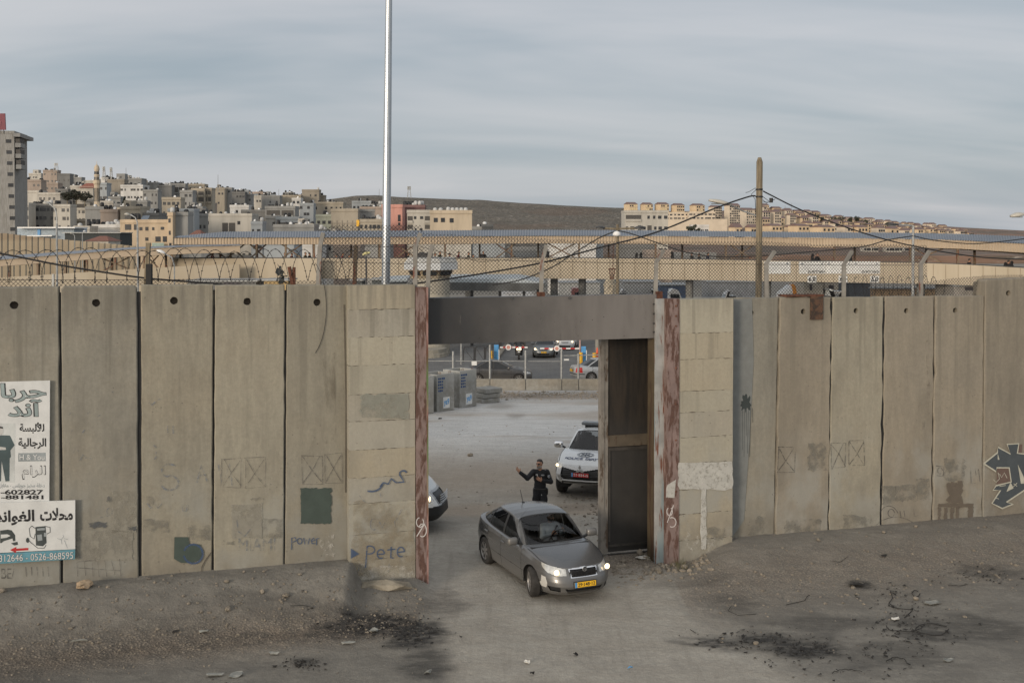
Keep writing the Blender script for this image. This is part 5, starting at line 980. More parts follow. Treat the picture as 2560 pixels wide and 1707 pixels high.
# ================================================================== vehicles
def inpoly(x,y,poly):
    x = np.asarray(x);y = np.asarray(y);ins = np.zeros(x.shape,bool);n_ = len(poly)
    for i in range(n_):
        (x0,y0),(x1,y1) = poly[i],poly[(i + 1) % n_]
        c_ = ((y0 > y) != (y1 > y)) & (x < (x1 - x0) *(y - y0) /(y1 - y0 + 1e-12) + x0);ins ^= c_
    return ins
def ip(tab,x): return np.interp(x,[a for a,_ in tab],[b for _,b in tab])
def car_shell(S,res=1.0):
    """the skin of a car as rings from sill to roof; returns points, quads and per-face data"""
    nq = int(170*res)
    th = np.linspace(0,2*np.pi,4000,endpoint=False)
    def outline(th,xf,xr,b,nf,nr,nb=None):
        c_,s_ = np.cos(th),np.sin(th);xm = S.get('xm',0.0)
        e = np.where(c_ > 0,2/nf,2/nr)
        x = np.where(c_ > 0,xm + (xf - xm) *np.abs(c_) ** e,xm - (xm - xr) *np.abs(c_) ** e)
        return x,b*np.sign(s_) *np.abs(s_) ** e
    B = S['belt_plan'];x,y = outline(th,*B);seg = np.hypot(np.diff(np.r_[x,x[0]]),np.diff(np.r_[y,y[0]]));s_ = np.r_[0,np.cumsum(seg)]
    # sample finer at the front
    wgt = seg*(1 + 1.2*(x > S['fine_x']));cw = np.r_[0,np.cumsum(wgt)]
    th = np.interp(np.linspace(0,cw[-1],nq*4,endpoint=False),cw,np.r_[th,2*np.pi])
    rows = [];reg = [];par = []
    nl = int(46*res);nd_ = int(60*res);ng = int(40*res);nr_ = int(26*res)
    def lower(v):
        z0 = S['zb'];xf = ip(S['xf'],v);xr = ip(S['xr'],v);b = ip(S['hw'],v);nf = ip(S['nf'],v);nr = ip(S['nr'],v)
        x,y = outline(th,xf,xr,b,nf,nr);zb = ip(S['belt'],x);z = ip(S['sill'],x) + v*(zb - ip(S['sill'],x));return x,y,z
    for i in range(nl + 1): rows.append(lower(i/nl));reg.append(0);par.append(i/nl)
    xb,yb,zb_ = rows[-1]
    G0 = S['gh0'];xg,yg = outline(th,*G0);zg = ip(S['ghz'],xg)
    for i in range(1,nd_ + 1):
        r = i/nd_;e = 1 - (1 - r) ** S.get('crown',2.2);x = xb + (xg - xb) *r;y = yb + (yg - yb) *r
        z = zb_ + (zg - zb_) *(e*.55 + r*.45)
        cr = S.get('hoodcrown',.045) *np.sin(np.pi*r) *(x > S['cowl'] + .02);rows.append((x,y,z + cr));reg.append(1);par.append(r)
    R0 = S['roof'];xr_,yr_ = outline(th,*R0);rf = lambda x,y: ip(S['roofz'],x) + (S['ztop'] - max(z for _,z in S['roofz'])) *(1 - np.minimum(1,np.abs(y) /R0[2]) ** 2.4);zr = rf(xr_,yr_)
    for i in range(1,ng + 1):
        g = i/ng;bul = S.get('bulge',.03) *np.sin(np.pi*g);x = xg + (xr_ - xg) *g;y = yg + (yr_ - yg) *g;n_ = np.hypot(x - x.mean(),y) + 1e-6
        rows.append((x + bul*np.sign(x) *.6,y*(1 + bul*.9),zg + (zr - zg) *g));reg.append(2);par.append(g)
    xc = S.get('roofc',-.4)
    for i in range(1,nr_ + 1):
        c_ = i/nr_;k = 1 - c_;x_,y_ = xc + (xr_ - xc) *k,yr_*k;rows.append((x_,y_,rf(x_,y_)));reg.append(3);par.append(c_)
    P_ = np.stack([np.stack(r,-1) for r in rows]);nR,nT = P_.shape[:2];ii = np.arange(nR*nT).reshape(nR,nT);nx = np.roll(ii,-1,1)
    q = np.stack([ii[:-1],nx[:-1],nx[1:],ii[1:]],-1).reshape(-1,4)
    co = P_.reshape(-1,3);cen = co[q].mean(1);rg = np.repeat(np.array(reg[1:]),nT);pr = np.repeat(np.array(par[1:]),nT)
    # distance along the nose from the centre line, for wrap-round features
    xo,yo,_ = lower(.55);sg = np.r_[0,np.cumsum(np.hypot(np.diff(xo),np.diff(yo)))];sg = np.where(sg > sg[-1] /2,sg - sg[-1] - np.hypot(xo[0] - xo[-1],yo[0] - yo[-1]),sg)
    sa = np.tile(sg,nR - 1)
    return co,q,dict(x=cen[:,0],y=cen[:,1],z=cen[:,2],reg=rg,par=pr,s=sa)
def car_parts(S,root,classes,paint,res=1.0,under=True,close=None):
    """split the skin by class and link each class as a part"""
    co,q,D_ = car_shell(S,res);cls = np.full(len(q),-1)
    for i,(nm,fn,*_r) in enumerate(classes):
        m_ = fn(D_) & (cls == -1);cls[m_] = i
    drop = np.zeros(len(q),bool)
    for (wx,wz,r) in S['wheels']: drop |= (D_['reg'] == 0) & ((D_['x'] - wx) ** 2 + (D_['z'] - wz) ** 2 < r*r) & (np.abs(D_['y']) > S['hwmax'] *.62)
    # smooth normals of the skin, for sinking panes and grilles
    fn_ = np.cross(co[q[:,2]] - co[q[:,0]],co[q[:,3]] - co[q[:,1]]);vn = np.zeros_like(co)
    for k in range(4): np.add.at(vn,q[:,k],fn_)
    vn /= np.linalg.norm(vn,axis=1,keepdims=True) + 1e-9
    if (vn*(co - co.mean(0))).sum() < 0: vn = -vn;q = q[:,::-1]
    out = {}
    def sub(mask,name,mats,depth=0.,idx=None):
        qq = q[mask];u_,inv = np.unique(qq,return_inverse=True);c2 = co[u_] - vn[u_] *depth
        o = link(name,mesh_np(name,c2,inv.reshape(-1,4),mats,idx),None,root);return o
    body = (cls == -1) & ~drop;seam = S['seam'](D_) if 'seam' in S else np.zeros(len(q),bool)
    out['body'] = sub(body,'body',[paint,MT['seam']],0,seam[body].astype(int))
    for i,(nm,fn,m_,dep,*rest) in enumerate(classes):
        mk = (cls == i) & ~drop
        if mk.sum() > 3:
            o = sub(mk,nm,[m_],dep);out[nm + str(i)] = o
            if rest and rest[0]: o['label'] = rest[0]
    if under:
        mb = MB();zb = S['zb'] + .03;L = S['wheels']
        mb.box(((S['xf'][0][1] + S['xr'][0][1]) /2,0,zb),(S['xf'][0][1] - S['xr'][0][1] - .5,S['hwmax'] *1.25,.06));mb.build('underbody',MT['black'],root)
        for (wx,wz,r) in L:
            for sgn in (1,-1):
                mb = MB();prof = [(r + .03,-.0),(r + .03,.36)];vs = []
                N = 20
                for a in range(N + 1):
                    an = math.pi*(-.08 + 1.16*a/N)
                    xo_ = wx + (r + .02) *math.cos(an);ed = S['hwmax'] *(1 - max(0,(xo_ - S['xm']) /(ip(S['xf'],.4) - S['xm'])) ** 4) ** .25 - .03 if xo_ > 0 else S['hwmax'] - .03
                    for yy_ in (ed,S['hwmax'] *.50): vs.append((wx + (r + .02) *math.cos(an),sgn*yy_,wz + (r + .02) *math.sin(an)))
                mb.add(vs,[(2*a,2*a + 1,2*a + 3,2*a + 2) for a in range(N)] + [tuple(2*a + 1 for a in range(N + 1))])
                mb.build('wheel_well',MT['black'],root)
    return out
MT['seam'] = simple('panel_gap',(.01,.01,.01),.8)
MT['tyre'] = simple('dusty_tyre',(.028,.026,.024),.85,0,.35,9)
MT['rim'] = simple('dusty_alloy',(.30,.29,.28),.4,.6,.2,12);MT['rimdark'] = simple('wheel_hollow',(.012,.012,.012),.8)
MT['glassF'] = glass_mat('windscreen_glass',.80);MT['glassS'] = glass_mat('tinted_glass',.34);MT['dkglass'] = simple('dark_car_glass',(.012,.015,.018),.06,0,.05)
MT['lens'] = simple('lamp_lens',(.55,.55,.53),.12,.5,.2,14);MT['beam'] = glow_mat('lit_headlamp',(1.0,.78,.48),2.6);MT['taillight'] = simple('tail_lamp_red',(.42,.025,.02),.2)
MT['trimblack'] = simple('black_plastic_trim',(.018,.018,.018),.5);MT['grille'] = simple('black_grille',(.012,.012,.013),.45)
MT['silvertrim'] = simple('silver_trim',(.42,.42,.42),.35,.6,.05)
MT['seat'] = simple('dark_car_seat',(.03,.03,.033),.9)
def carpaint(name,col,rough=.28,metal=.35,dust=.35):
    n = NM(name);p = n.P(True);f_ = n.ramp(n.noise(p,2.2,7,.6),.35,.7);low = n.ramp(n.sep(p)[2],.75,.2)
    c = n.mix(n.math('MULTIPLY',n.math('MAXIMUM',n.math('MULTIPLY',f_,.5),low),dust),col,(.30,.27,.225));n.b.inputs['Coat Weight'].default_value = .35;n.b.inputs['Coat Roughness'].default_value = .12
    r_ = n.math('ADD',rough,n.math('MULTIPLY',low,.3));return n.out(c,r_,metal)
def wheel_mesh(r,wd,spokes=8,kind='alloy'):
    """returns tyre and rim builders, axle along y, outer face at +y"""
    t = MB();t.lathe([(r*.62,-wd/2),(r*.90,-wd/2),(r*.985,-wd*.40),(r,-wd*.30),(r,wd*.30),(r*.985,wd*.40),(r*.90,wd/2),(r*.66,wd/2),(r*.64,wd*.38)],(0,0,0),36,axis='Y')
    for i in range(3): t.lathe([(r*1.004,-wd*.2 + i*wd*.18),(r*1.004,-wd*.2 + i*wd*.18 + .012)],(0,0,0),36,axis='Y')
    m = MB();m.lathe([(r*.66,wd*.36),(r*.68,wd*.47),(r*.62,wd*.48),(r*.58,wd*.30),(r*.56,wd*.12)],(0,0,0),36,axis='Y',mi=0);m.lathe([(r*.16,wd*.30),(r*.16,wd*.42),(r*.05,wd*.45)],(0,0,0),16,axis='Y')
    for k in range(spokes):
        a = 2*math.pi*k/spokes;d = Vector((math.cos(a),0,math.sin(a)));e = Vector((-math.sin(a),0,math.cos(a)));w0,w1 = r*.085,r*.055
        p = [d*r*.12 + e*w0,d*r*.60 + e*w1*1.6,d*r*.60 - e*w1*1.6,d*r*.12 - e*w0];m.prism([x + Vector((0,wd*.40,0)) for x in p],(0,-.05,0))
    h = MB();h.lathe([(r*.60,wd*.10),(.01,wd*.11)],(0,0,0),24,axis='Y');return t,m,h
def add_wheel(root,x,y,r,wd,steer=0.,spokes=8):
    t,m,h = wheel_mesh(r,wd,spokes);e = bpy.data.objects.new('wheel',None);C.objects.link(e);e.parent = root;e.location = (x,y,r);e.rotation_euler = (0,0,steer + (0 if y > 0 else math.pi))
    t.build('tyre',MT['tyre'],e,smooth=True,auto=35);m.build('rim',MT['rim'],e,auto=30);h.build('hub_disc',MT['rimdark'],e)
def plate(root,pos,wd,hg,text,m,tilt=0.,ry=0.,ink=None,tab=True):
    o = MB();x,y,z = pos;o.bbox((0,0,0),(.016,wd + .03,hg + .03),.005);e = o.build('number_plate',MT['trimblack'],root);e.location = pos;e.rotation_euler = (0,tilt,ry)
    MB().box((.010,0,0),(.004,wd,hg)).build('plate_face',m,e)
    if tab: MB().box((.0125,-wd/2 + .03,0),(.002,.055,hg)).build('plate_tab',MT['blue'],e)
    a = -wd/2 + (.075 if tab else .03);b = wd/2 - .02;text_on(lambda u,v: Vector((.0135,a + (b - a) *u,-hg*.34 + hg*.68*v)),text,ink or MT['ink'],'plate_number',e,.02)
def place(root,fwd_pt,heading,zoff=0.):
    root.location = fwd_pt;root.rotation_euler = (0,0,math.atan2(heading[1],heading[0]))
def mirror_part(root,x,y,z,m,s=1):
    sg = 1 if y > 0 else -1
    e = MB().bbox((0,0,0),(.13*s,.24*s,.17*s),.05*s).build('wing_mirror',m,root,smooth=True,auto=50);e.location = (x,y + sg*.12,z);MB().bar((0,-sg*.12,-.05),(0,-sg*.22,-.09),.05).build('mirror_arm',MT['trimblack'],e);MB().box((-.068*s,0,0),(.006,.19*s,.12*s)).build('mirror_glass',MT['chrome'],e)
def interior(root,xs,zf,zc,hw,dash=True,rhd=False):
    MB().box((xs[1],0,zf),(abs(xs[0] - xs[2]),hw*2,.08)).build('cabin_floor',MT['seat'],root)
    if dash:
        mb = MB();mb.prism([(xs[0] + .30,-hw,zc + .02),(xs[0] + .30,-hw,zf),(xs[0] - .22,-hw,zf + .1),(xs[0] - .25,-hw,zc - .06),(xs[0] - .10,-hw,zc)],(0,2*hw,0));mb.build('dashboard',MT['trimblack'],root)
# ------------------------------------------------------------------ the grey-brown saloon in the gate
oct_paint = carpaint('brown_grey_metallic',(.140,.141,.142),.25,.55,.18)
OCT = dict(xm=.2,belt_plan=(2.12,-2.28,.845,3.4,3.8),fine_x=1.0,zb=.19,hwmax=.885,
    xf=[(0,2.10),(.12,2.16),(.35,2.20),(.6,2.175),(.85,2.12),(1,2.06)],xr=[(0,-2.20),(.2,-2.33),(.5,-2.36),(.85,-2.31),(1,-2.27)],hw=[(0,.815),(.1,.845),(.45,.882),(.7,.882),(.9,.862),(1,.842)],
    nf=[(0,3.5),(.5,3.8),(1,3.4)],nr=[(0,4.5),(1,4.2)],sill=[(-2.4,.26),(-1.7,.20),(1.6,.19),(2.2,.20)],
    belt=[(-2.4,.98),(-2.0,.975),(-1.0,.955),(0,.925),(.8,.895),(1.4,.835),(1.8,.785),(2.2,.735)],
    gh0=(.82,-2.02,.785,5.5,4.5),ghz=[(-2.0,1.04),(-1.2,.975),(0,.945),(.6,.94),(.9,.965)],cowl=.82,hoodcrown=.018,
    roof=(.06,-1.30,.625,4.4,3.8),roofz=[(-1.3,1.340),(-1.0,1.390),(-.7,1.413),(-.4,1.420),(-.15,1.408),(.06,1.372)],ztop=1.468,roofc=-.5,crown=1.7,
    wheels=[(1.29,.316,.365),(-1.288,.316,.365)])
def glass_zones(S,A=.045,Bp=-.36,Cp=-1.30,mF=None,mS=None,gl=.06,gh=.93,rear=True,wrap=.86):
    """panes on the greenhouse; x of the pillars runs with the lean of the glass"""
    G0,R0 = S['gh0'],S['roof'];hwg = lambda g: G0[2] + (R0[2] - G0[2]) *g;xf = lambda g: G0[0] + (R0[0] - G0[0]) *g;xr = lambda g: G0[1] + (R0[1] - G0[1]) *g
    top = lambda D: (D['reg'] == 2) & (D['par'] > gl) & (D['par'] < gh)
    side = lambda D: top(D) & (np.abs(D['y']) > hwg(D['par']) *.90) & (D['x'] < xf(D['par']) - .17) & (D['x'] > xr(D['par']) + .30)
    ws = lambda D: (D['reg'] == 2) & (D['par'] > .02) & (D['par'] < .965) & (D['x'] > xf(D['par']) - .28) & (np.abs(D['y']) < hwg(D['par']) *wrap)
    rw = lambda D: top(D) & (D['x'] < xr(D['par']) + .20) & (np.abs(D['y']) < hwg(D['par']) *.84)
    L = [('windshield',ws,mF,.004)]
    cuts = [9,Bp + .05,Bp - .05,Cp + .03,Cp - .02,-9] if Cp else [9,Bp + .05,Bp - .05,-9]
    for sg in (1,-1):
        for a,b in zip(cuts[0::2],cuts[1::2]):
            L.append(('side_window',(lambda D,a=a,b=b,sg=sg: side(D) & (D['x'] < a) & (D['x'] > b) & (D['y'] *sg > 0)),mS,.008))
        L.append(('window_surround',(lambda D,sg=sg: (D['reg'] == 2) & (D['par'] > gl - .05) & (D['par'] < gh + .03) & (np.abs(D['y']) > hwg(D['par']) *.88) & (D['x'] < xf(D['par']) - .135) & (D['x'] > xr(D['par']) + .26) & (D['y'] *sg > 0)),MT['trimblack'],.003))
    if rear: L.append(('rear_window',rw,mS,.006))
    L.append(('windshield_edge',lambda D: (D['reg'] == 2) & (D['x'] > xf(D['par']) - .30) & (np.abs(D['y']) < hwg(D['par']) *(wrap + .045)),MT['trimblack'],.001))
    return L
lowreg = lambda D: (D['reg'] == 0) | (D['reg'] == 1)
def nose(poly,both=True,xmin=.9):
    def f(D):
        s_ = np.abs(D['s']) if both else D['s']
        return (D['reg'] == 0) & (D['x'] > xmin) & inpoly(s_,D['z'],poly)
    return f
def nose_side(poly,sg,xmin=.9): return lambda D: (D['reg'] == 0) & (D['x'] > xmin) & (D['s'] *sg > 0) & inpoly(np.abs(D['s']),D['z'],poly)
oc = empty('saloon_car',(.70,25.18,0),'dusty brown-grey saloon car with lit headlights driving out through the gate','car')
place(oc,(.66,25.12,gz(.66,25.1) + .0),(.40,-.916))
hl_poly = [(.41,.61),(.43,.735),(.62,.765),(.86,.80),(1.02,.81),(.99,.735),(.85,.65),(.62,.61)]
OCT['seam'] = lambda D: ((D['reg'] == 0) & (np.abs(D['y']) > .6) & (D['z'] > .27) & ((np.abs(D['x'] - (.82 + .03*np.sin(D['z'] *4))) < .008) | (np.abs(D['x'] + .30) < .008) | (np.abs(D['x'] - (-1.08 - .32*np.clip(D['z'] - .62,0,1))) < .009))) | ((D['reg'] == 1) & (D['x'] > .95) & (np.abs(np.abs(D['y']) - np.interp(D['x'],[.9,1.5,2.0,2.2],[.765,.735,.60,.40])) < .008)) | ((D['reg'] == 0) & (np.abs(D['y']) > .6) & (np.abs(D['x']) < 1.0) & (np.abs(D['z'] - .47) < .006))
OC_CL = glass_zones(OCT,mF=MT['glassF'],mS=MT['glassS'],Bp=-.34,Cp=-1.18) + [
    ('headlight',nose_side(hl_poly,1),MT['lens'],.004),('headlight',nose_side(hl_poly,-1),MT['lens'],.004),
    ('grille',nose([(-.01,.575),(-.01,.72),(.345,.72),(.295,.575)]),MT['grille'],.03),
    ('grille_frame',nose([(-.01,.560),(-.01,.752),(.375,.738),(.32,.560)]),MT['chrome'],-.004),
    ('lower_intake',nose([(-.01,.235),(-.01,.335),(.46,.345),(.40,.235)]),MT['grille'],.04),
    ('fog_recess',nose_side([(.56,.275),(.56,.375),(.87,.385),(.80,.285)],1),MT['trimblack'],.03),('fog_recess',nose_side([(.56,.275),(.56,.375),(.87,.385),(.80,.285)],-1),MT['trimblack'],.03),
    ('scuffed_bumper_corner',nose_side([(.90,.33),(.86,.45),(.90,.56),(1.02,.57),(1.05,.45),(1.12,.40),(1.10,.33)],-1),paintmark('white_scuff',(.50,.49,.46),.8,6),-.002,'white scraped patch on the bumper corner'),
    ('tail_light',lambda D: (D['reg'] == 0) & (D['x'] < -2.0) & (D['z'] > .70) & (D['z'] < .95) & (np.abs(D['y']) > .58),MT['taillight'],.0)]
car_parts(OCT,oc,OC_CL,oct_paint,1.6)
for x in (1.29,-1.288):
    for y in (.775,-.775): add_wheel(oc,x,y,.316,.205,R(-14) if x > 0 else 0,7)
# lamps, grille bars, badge, plate
def lamp_bulb(root,x,y,z,r,m=None,name='headlamp_bulb'):
    e = MB().lathe([(r*.2,-.02),(r,0),(r*.9,.015),(.004,.03)],(0,0,0),16,axis='X').build(name,m or MT['beam'],root,smooth=True);e.location = (x,y,z)
lamp_bulb(oc,2.06,-.60,.69,.060);lamp_bulb(oc,2.06,.60,.69,.060)
mb = MB()
for i in range(19):
    y = -.315 + i*.035
    mb.box((2.16 - .30*y*y,y,.648),(.02,.011,.140))
mb.build('grille_bars',MT['trimblack'],oc)
e = MB().lathe([(.052,0),(.058,.012),(.05,.022),(.004,.024)],(0,0,0),24,axis='X').build('bonnet_badge',MT['chrome'],oc);e.location = (2.165,0,.742)
MB().lathe([(.040,.0245),(.038,.027),(.004,.028)],(0,0,0),20,axis='X').build('badge_centre',simple('badge_dark',(.05,.055,.06),.3,.4),e)
mb = MB()
for k in range(3): mb.prism([(.029,-.026 + .012*k,-.012 + .011*k),(.029,.004 + .008*k,-.004 + .011*k),(.029,.002 + .008*k,.003 + .011*k),(.029,-.026 + .012*k,-.006 + .011*k)],(.002,0,0))
mb.prism([(.029,.0,-.018),(.029,.024,-.02),(.029,.008,.0)],(.002,0,0));mb.build('badge_arrow',MT['chrome'],e)
plate(oc,(2.205,.0,.425),.50,.108,'29:148·12',MT['plate_y'],R(-4))
mb = MB()
for z in (.262,.292,.322): mb.tube([(2.145 - .26*y*y,y,z) for y in np.linspace(-.40,.40,9)],.006,5)
mb.build('intake_slats',MT['trimblack'],oc)
mirror_part(oc,.62,.86,1.03,oct_paint);mirror_part(oc,.62,-.86,1.03,oct_paint)
for sg in (1,-1):
    for x,z in ((-.16,.815),(-1.12,.835)): MB().bbox((x,sg*.888,z),(.19,.035,.032),.012).build('door_handle',oct_paint,oc)
MB().tube([(-1.0,0,1.44),(-1.16,.0,1.70)],.009,6).build('aerial',MT['trimblack'],oc);MB().bbox((-.98,0,1.448),(.09,.05,.02),.008).build('aerial_foot',MT['trimblack'],oc)
interior(oc,(.72,-.4,-1.7),.32,.93,.70)
for (x,y) in ((-.18,.36),(-.18,-.36),(-1.15,0)):
    wd = .48 if x > -1 else 1.25;mb = MB();mb.bbox((x + .05,y,.52),(.50,wd,.18),.06);Mx = Matrix.Rotation(R(-14),3,'Y');mb.bbox((x - .22,y,.82),(.14,wd,.58),.06)
    if x > -1: mb.bbox((x - .27,y,1.19),(.10,.26,.18),.04)
    mb.build('seat',MT['seat'],oc)
n_ = 20;mb = MB();ring = [Vector((.22,.36,.92)) + Vector((.10*math.sin(2*math.pi*k/n_),.185*math.cos(2*math.pi*k/n_),.16*math.sin(2*math.pi*k/n_))) for k in range(n_ + 1)];mb.tube(ring,.016,8,cap=False);mb.bar((.22,.18,.92),(.22,.54,.92),.03);mb.bar((.22,.36,.92),(.42,.36,.84),.06);mb.build('steering_wheel',MT['trimblack'],oc)
mb = MB()
for y0,y1 in ((-.62,.02),(.05,.66)): mb.tube([(.84 - .12*abs(y0) /.7,y0,.975),(.78,y1,1.0 - .0)],.008,5)
mb.build('wipers',MT['trimblack'],oc)
# ------------------------------------------------------------------ white police pickup behind the gate
white_p = carpaint('white_police_paint',(.62,.64,.65),.25,.0,.22)
PK = dict(xm=.2,belt_plan=(2.42,-2.62,.88,5,8),fine_x=1.1,zb=.42,hwmax=.905,
    xf=[(0,2.30),(.15,2.42),(.45,2.44),(.75,2.40),(1,2.30)],xr=[(0,-2.6),(1,-2.65)],hw=[(0,.84),(.15,.89),(.5,.905),(.85,.895),(1,.87)],nf=[(0,5),(.5,5.5),(1,5)],nr=[(0,9),(1,9)],
    sill=[(-2.7,.55),(-1.8,.45),(1.8,.44),(2.5,.46)],belt=[(-2.7,1.20),(-.5,1.17),(.7,1.14),(1.4,1.12),(2.0,1.06),(2.5,.97)],
    gh0=(1.05,-1.10,.80,5.5,7),ghz=[(-1.2,1.22),(0,1.19),(1.1,1.22)],cowl=1.05,hoodcrown=.06,roof=(.22,-.95,.66,5,6),roofz=[(-1,1.64),(0,1.64),(.35,1.61)],ztop=1.70,roofc=-.35,wheels=[(1.50,.375,.44),(-1.5,.375,.44)])
PK['seam'] = lambda D: ((D['reg'] == 0) & (np.abs(D['y']) > .6) & (D['z'] > .5) & (np.abs(D['x'] - .95) < .01)) | ((D['reg'] == 1) & (D['x'] > 1.12) & (np.abs(np.abs(D['y']) - np.interp(D['x'],[1.0,1.6,2.3],[.80,.79,.70])) < .012))
pk = empty('police_pickup',(2.3,34.8,0),'white police pickup with blue-lettered bonnet and lit headlights in the yard','pickup truck')
fw_ = Vector((-.30,-.954,0));lf_ = Vector((.954,-.30,0));wpos = G(1404,1230);ctr = wpos - fw_*1.50 + lf_*.80
place(pk,(ctr.x,ctr.y,gz(ctr.x,ctr.y)),fw_)
pkh = [(.60,.925),(.60,.985),(.80,1.02),(1.0,1.06),(1.02,1.0),(.86,.935)]
PK_CL = glass_zones(PK,mF=MT['glassF'],mS=MT['glassS'],Bp=-.2,Cp=None) + [
    ('headlight',nose_side(pkh,1),MT['lens'],.004),('headlight',nose_side(pkh,-1),MT['lens'],.004),
    ('upper_grille_bar',nose([(-.01,.83),(-.01,.92),(.56,.985),(.58,.93)]),MT['silvertrim'],-.012),
    ('chrome_bracket',nose_side([(.60,.915),(.72,.92),(.74,.66),(.66,.56),(.57,.58),(.60,.72)],1),MT['silvertrim'],-.018),('chrome_bracket',nose_side([(.60,.915),(.72,.92),(.74,.66),(.66,.56),(.57,.58),(.60,.72)],-1),MT['silvertrim'],-.018),
    ('grille',nose([(-.01,.60),(-.01,.90),(.60,.96),(.59,.66),(.54,.60)]),MT['grille'],.03),
    ('fog_lamp',nose_side([(.88,.66),(.88,.84),(1.02,.87),(1.03,.70)],1),MT['lens'],.02),('fog_lamp',nose_side([(.88,.66),(.88,.84),(1.02,.87),(1.03,.70)],-1),MT['lens'],.02),
    ('lamp_recess',nose([(.85,.63),(.85,.87),(1.05,.90),(1.06,.67)]),MT['trimblack'],.012),
    ('skid_plate',nose([(-.01,.45),(-.01,.515),(.54,.515),(.62,.45)]),MT['silvertrim'],-.005),('lower_intake',nose([(-.01,.43),(-.01,.545),(.58,.545),(.70,.43)]),MT['trimblack'],.02)]
car_parts(PK,pk,PK_CL,white_p,1.0)
for x in (1.5,-1.5):
    for y in (.765,-.765): add_wheel(pk,x,y,.375,.25,0,6)
lamp_bulb(pk,2.30,-.72,.975,.045);lamp_bulb(pk,2.30,.72,.975,.045)
mb = MB()
for z in (.64,.69,.74,.79): mb.tube([(2.425 - .2*y*y,y,z) for y in np.linspace(-.54,.54,9)],.010,5)
mb.build('grille_slats',MT['trimblack'],pk)
e = MB();dia = lambda cy_,cz_,a: e.prism([(0,cy_,cz_ + .075),(0,cy_ + .042,cz_),(0,cy_,cz_ - .075),(0,cy_ - .042,cz_)] if a == 0 else [(0,cy_ + math.cos(R(t_)) *r_,cz_ + math.sin(R(t_)) *r_) for t_,r_ in ((a,.075),(a + 90,.042),(a + 180,.075),(a - 90,.042))],(.014,0,0))
dia(0,.07,0);dia(-.062,-.038,30);dia(.062,-.038,150);b_ = e.build('bonnet_badge',MT['chrome'],pk);b_.location = (2.455,0,.90)
plate(pk,(2.445,.0,.745),.52,.115,'21·834-מ',MT['plate_r'],R(-3),ink=MT['signwhite'])
mirror_part(pk,.95,.92,1.32,MT['chrome'],1.15);mirror_part(pk,.95,-.92,1.32,MT['chrome'],1.15)
mb = MB().bbox((-.30,0,1.80),(.30,1.20,.10),.04);mb.build('light_bar',simple('light_bar_smoke',(.12,.13,.14),.25),pk);MB().box((-.3,0,1.72),(.10,1.0,.10)).build('bar_mount',MT['trimblack'],pk)
MB().tube([(.12,.16,1.64),(-.02,.16,1.88)],.010,6).build('aerial',MT['trimblack'],pk)
def hood_z(S,x,y):
    xb = np.interp(abs(y),[0,.5,.85],[S['belt_plan'][0] - .03,S['belt_plan'][0] - .12,S['belt_plan'][0] - .7]);t = min(1,max(0,(xb - x) /(xb - S['cowl'])))
    zb = float(ip(S['belt'],xb));zg = float(ip(S['ghz'],S['cowl']));e_ = 1 - (1 - t) ** S.get('crown',2.2);return zb + (zg - zb) *(e_*.55 + t*.45) + S.get('hoodcrown',.045) *math.sin(math.pi*t)
bluei = simple('police_blue_lettering',(.02,.035,.10),.5)
hp = lambda x0,x1,y0,y1: (lambda u,v: Vector((x0 + (x1 - x0) *v,y0 + (y1 - y0) *u,hood_z(PK,x0 + (x1 - x0) *v,y0 + (y1 - y0) *u) + .008)))
text_on(hp(2.00,2.14,.60,-.60),'הרטשמ POLICE'[::1],bluei,'bonnet_lettering',pk,.03) if False else None
text_on(hp(2.06,1.93,-.58,-.02),'POLICE',bluei,'bonnet_lettering',pk,.02);text_on(hp(2.06,1.93,.06,.58),'משטרה',bluei,'bonnet_lettering',pk,.02)
mb = MB();ringp = lambda r,n_=24: [(1.72 + .8*r*math.cos(2*math.pi*k/n_),1.25*r*math.sin(2*math.pi*k/n_)) for k in range(n_ + 1)]
for r in (.20,.165): 
    q_ = [Vector((x,y,hood_z(PK,x,y) + .008)) for x,y in ringp(r)];mb.tube(q_,.006,4,cap=False)
for k in range(6):
    a = math.pi*k/3;q_ = [(1.72,0),(1.72 + .1*math.cos(a),.15*math.sin(a))];mb.tube([Vector((x,y,hood_z(PK,x,y) + .008)) for x,y in q_],.010,4)
mb.build('bonnet_emblem',simple('emblem_grey_blue',(.06,.08,.12),.5),pk)
interior(pk,(.85,-.3,-1.0),.6,1.16,.72)
for y in (.38,-.38): MB().bbox((-.05,y,1.1),(.16,.5,.75),.06).bbox((-.08,y,1.47),(.10,.28,.18),.04).build('seat',MT['seat'],pk)
# ------------------------------------------------------------------ white van nosing in behind the left post
VN = dict(xm=.8,belt_plan=(2.65,-2.8,.93,3.2,9),fine_x=1.4,zb=.32,hwmax=.985,xf=[(0,2.58),(.2,2.70),(.5,2.68),(.8,2.55),(1,2.38)],xr=[(0,-2.8),(1,-2.85)],hw=[(0,.93),(.2,.97),(.6,.985),(1,.95)],nf=[(0,3.4),(.6,3.2),(1,2.8)],nr=[(0,9),(1,9)],
    sill=[(-2.9,.35),(2.7,.33)],belt=[(-2.9,1.30),(1.0,1.28),(1.7,1.22),(2.2,1.13),(2.7,1.0)],gh0=(1.75,-2.8,.92,5,9),ghz=[(-3,1.34),(1,1.32),(1.8,1.36)],cowl=1.75,hoodcrown=.05,roof=(.95,-2.75,.82,5,9),roofz=[(-3,2.50),(.5,2.50),(1,2.44)],ztop=2.56,roofc=-.9,wheels=[(1.75,.345,.41),(-1.6,.345,.41)])
vn = empty('white_van',(-3.9,29.2,0),'white van nosing in from behind the left gate post with a lit headlight','van')
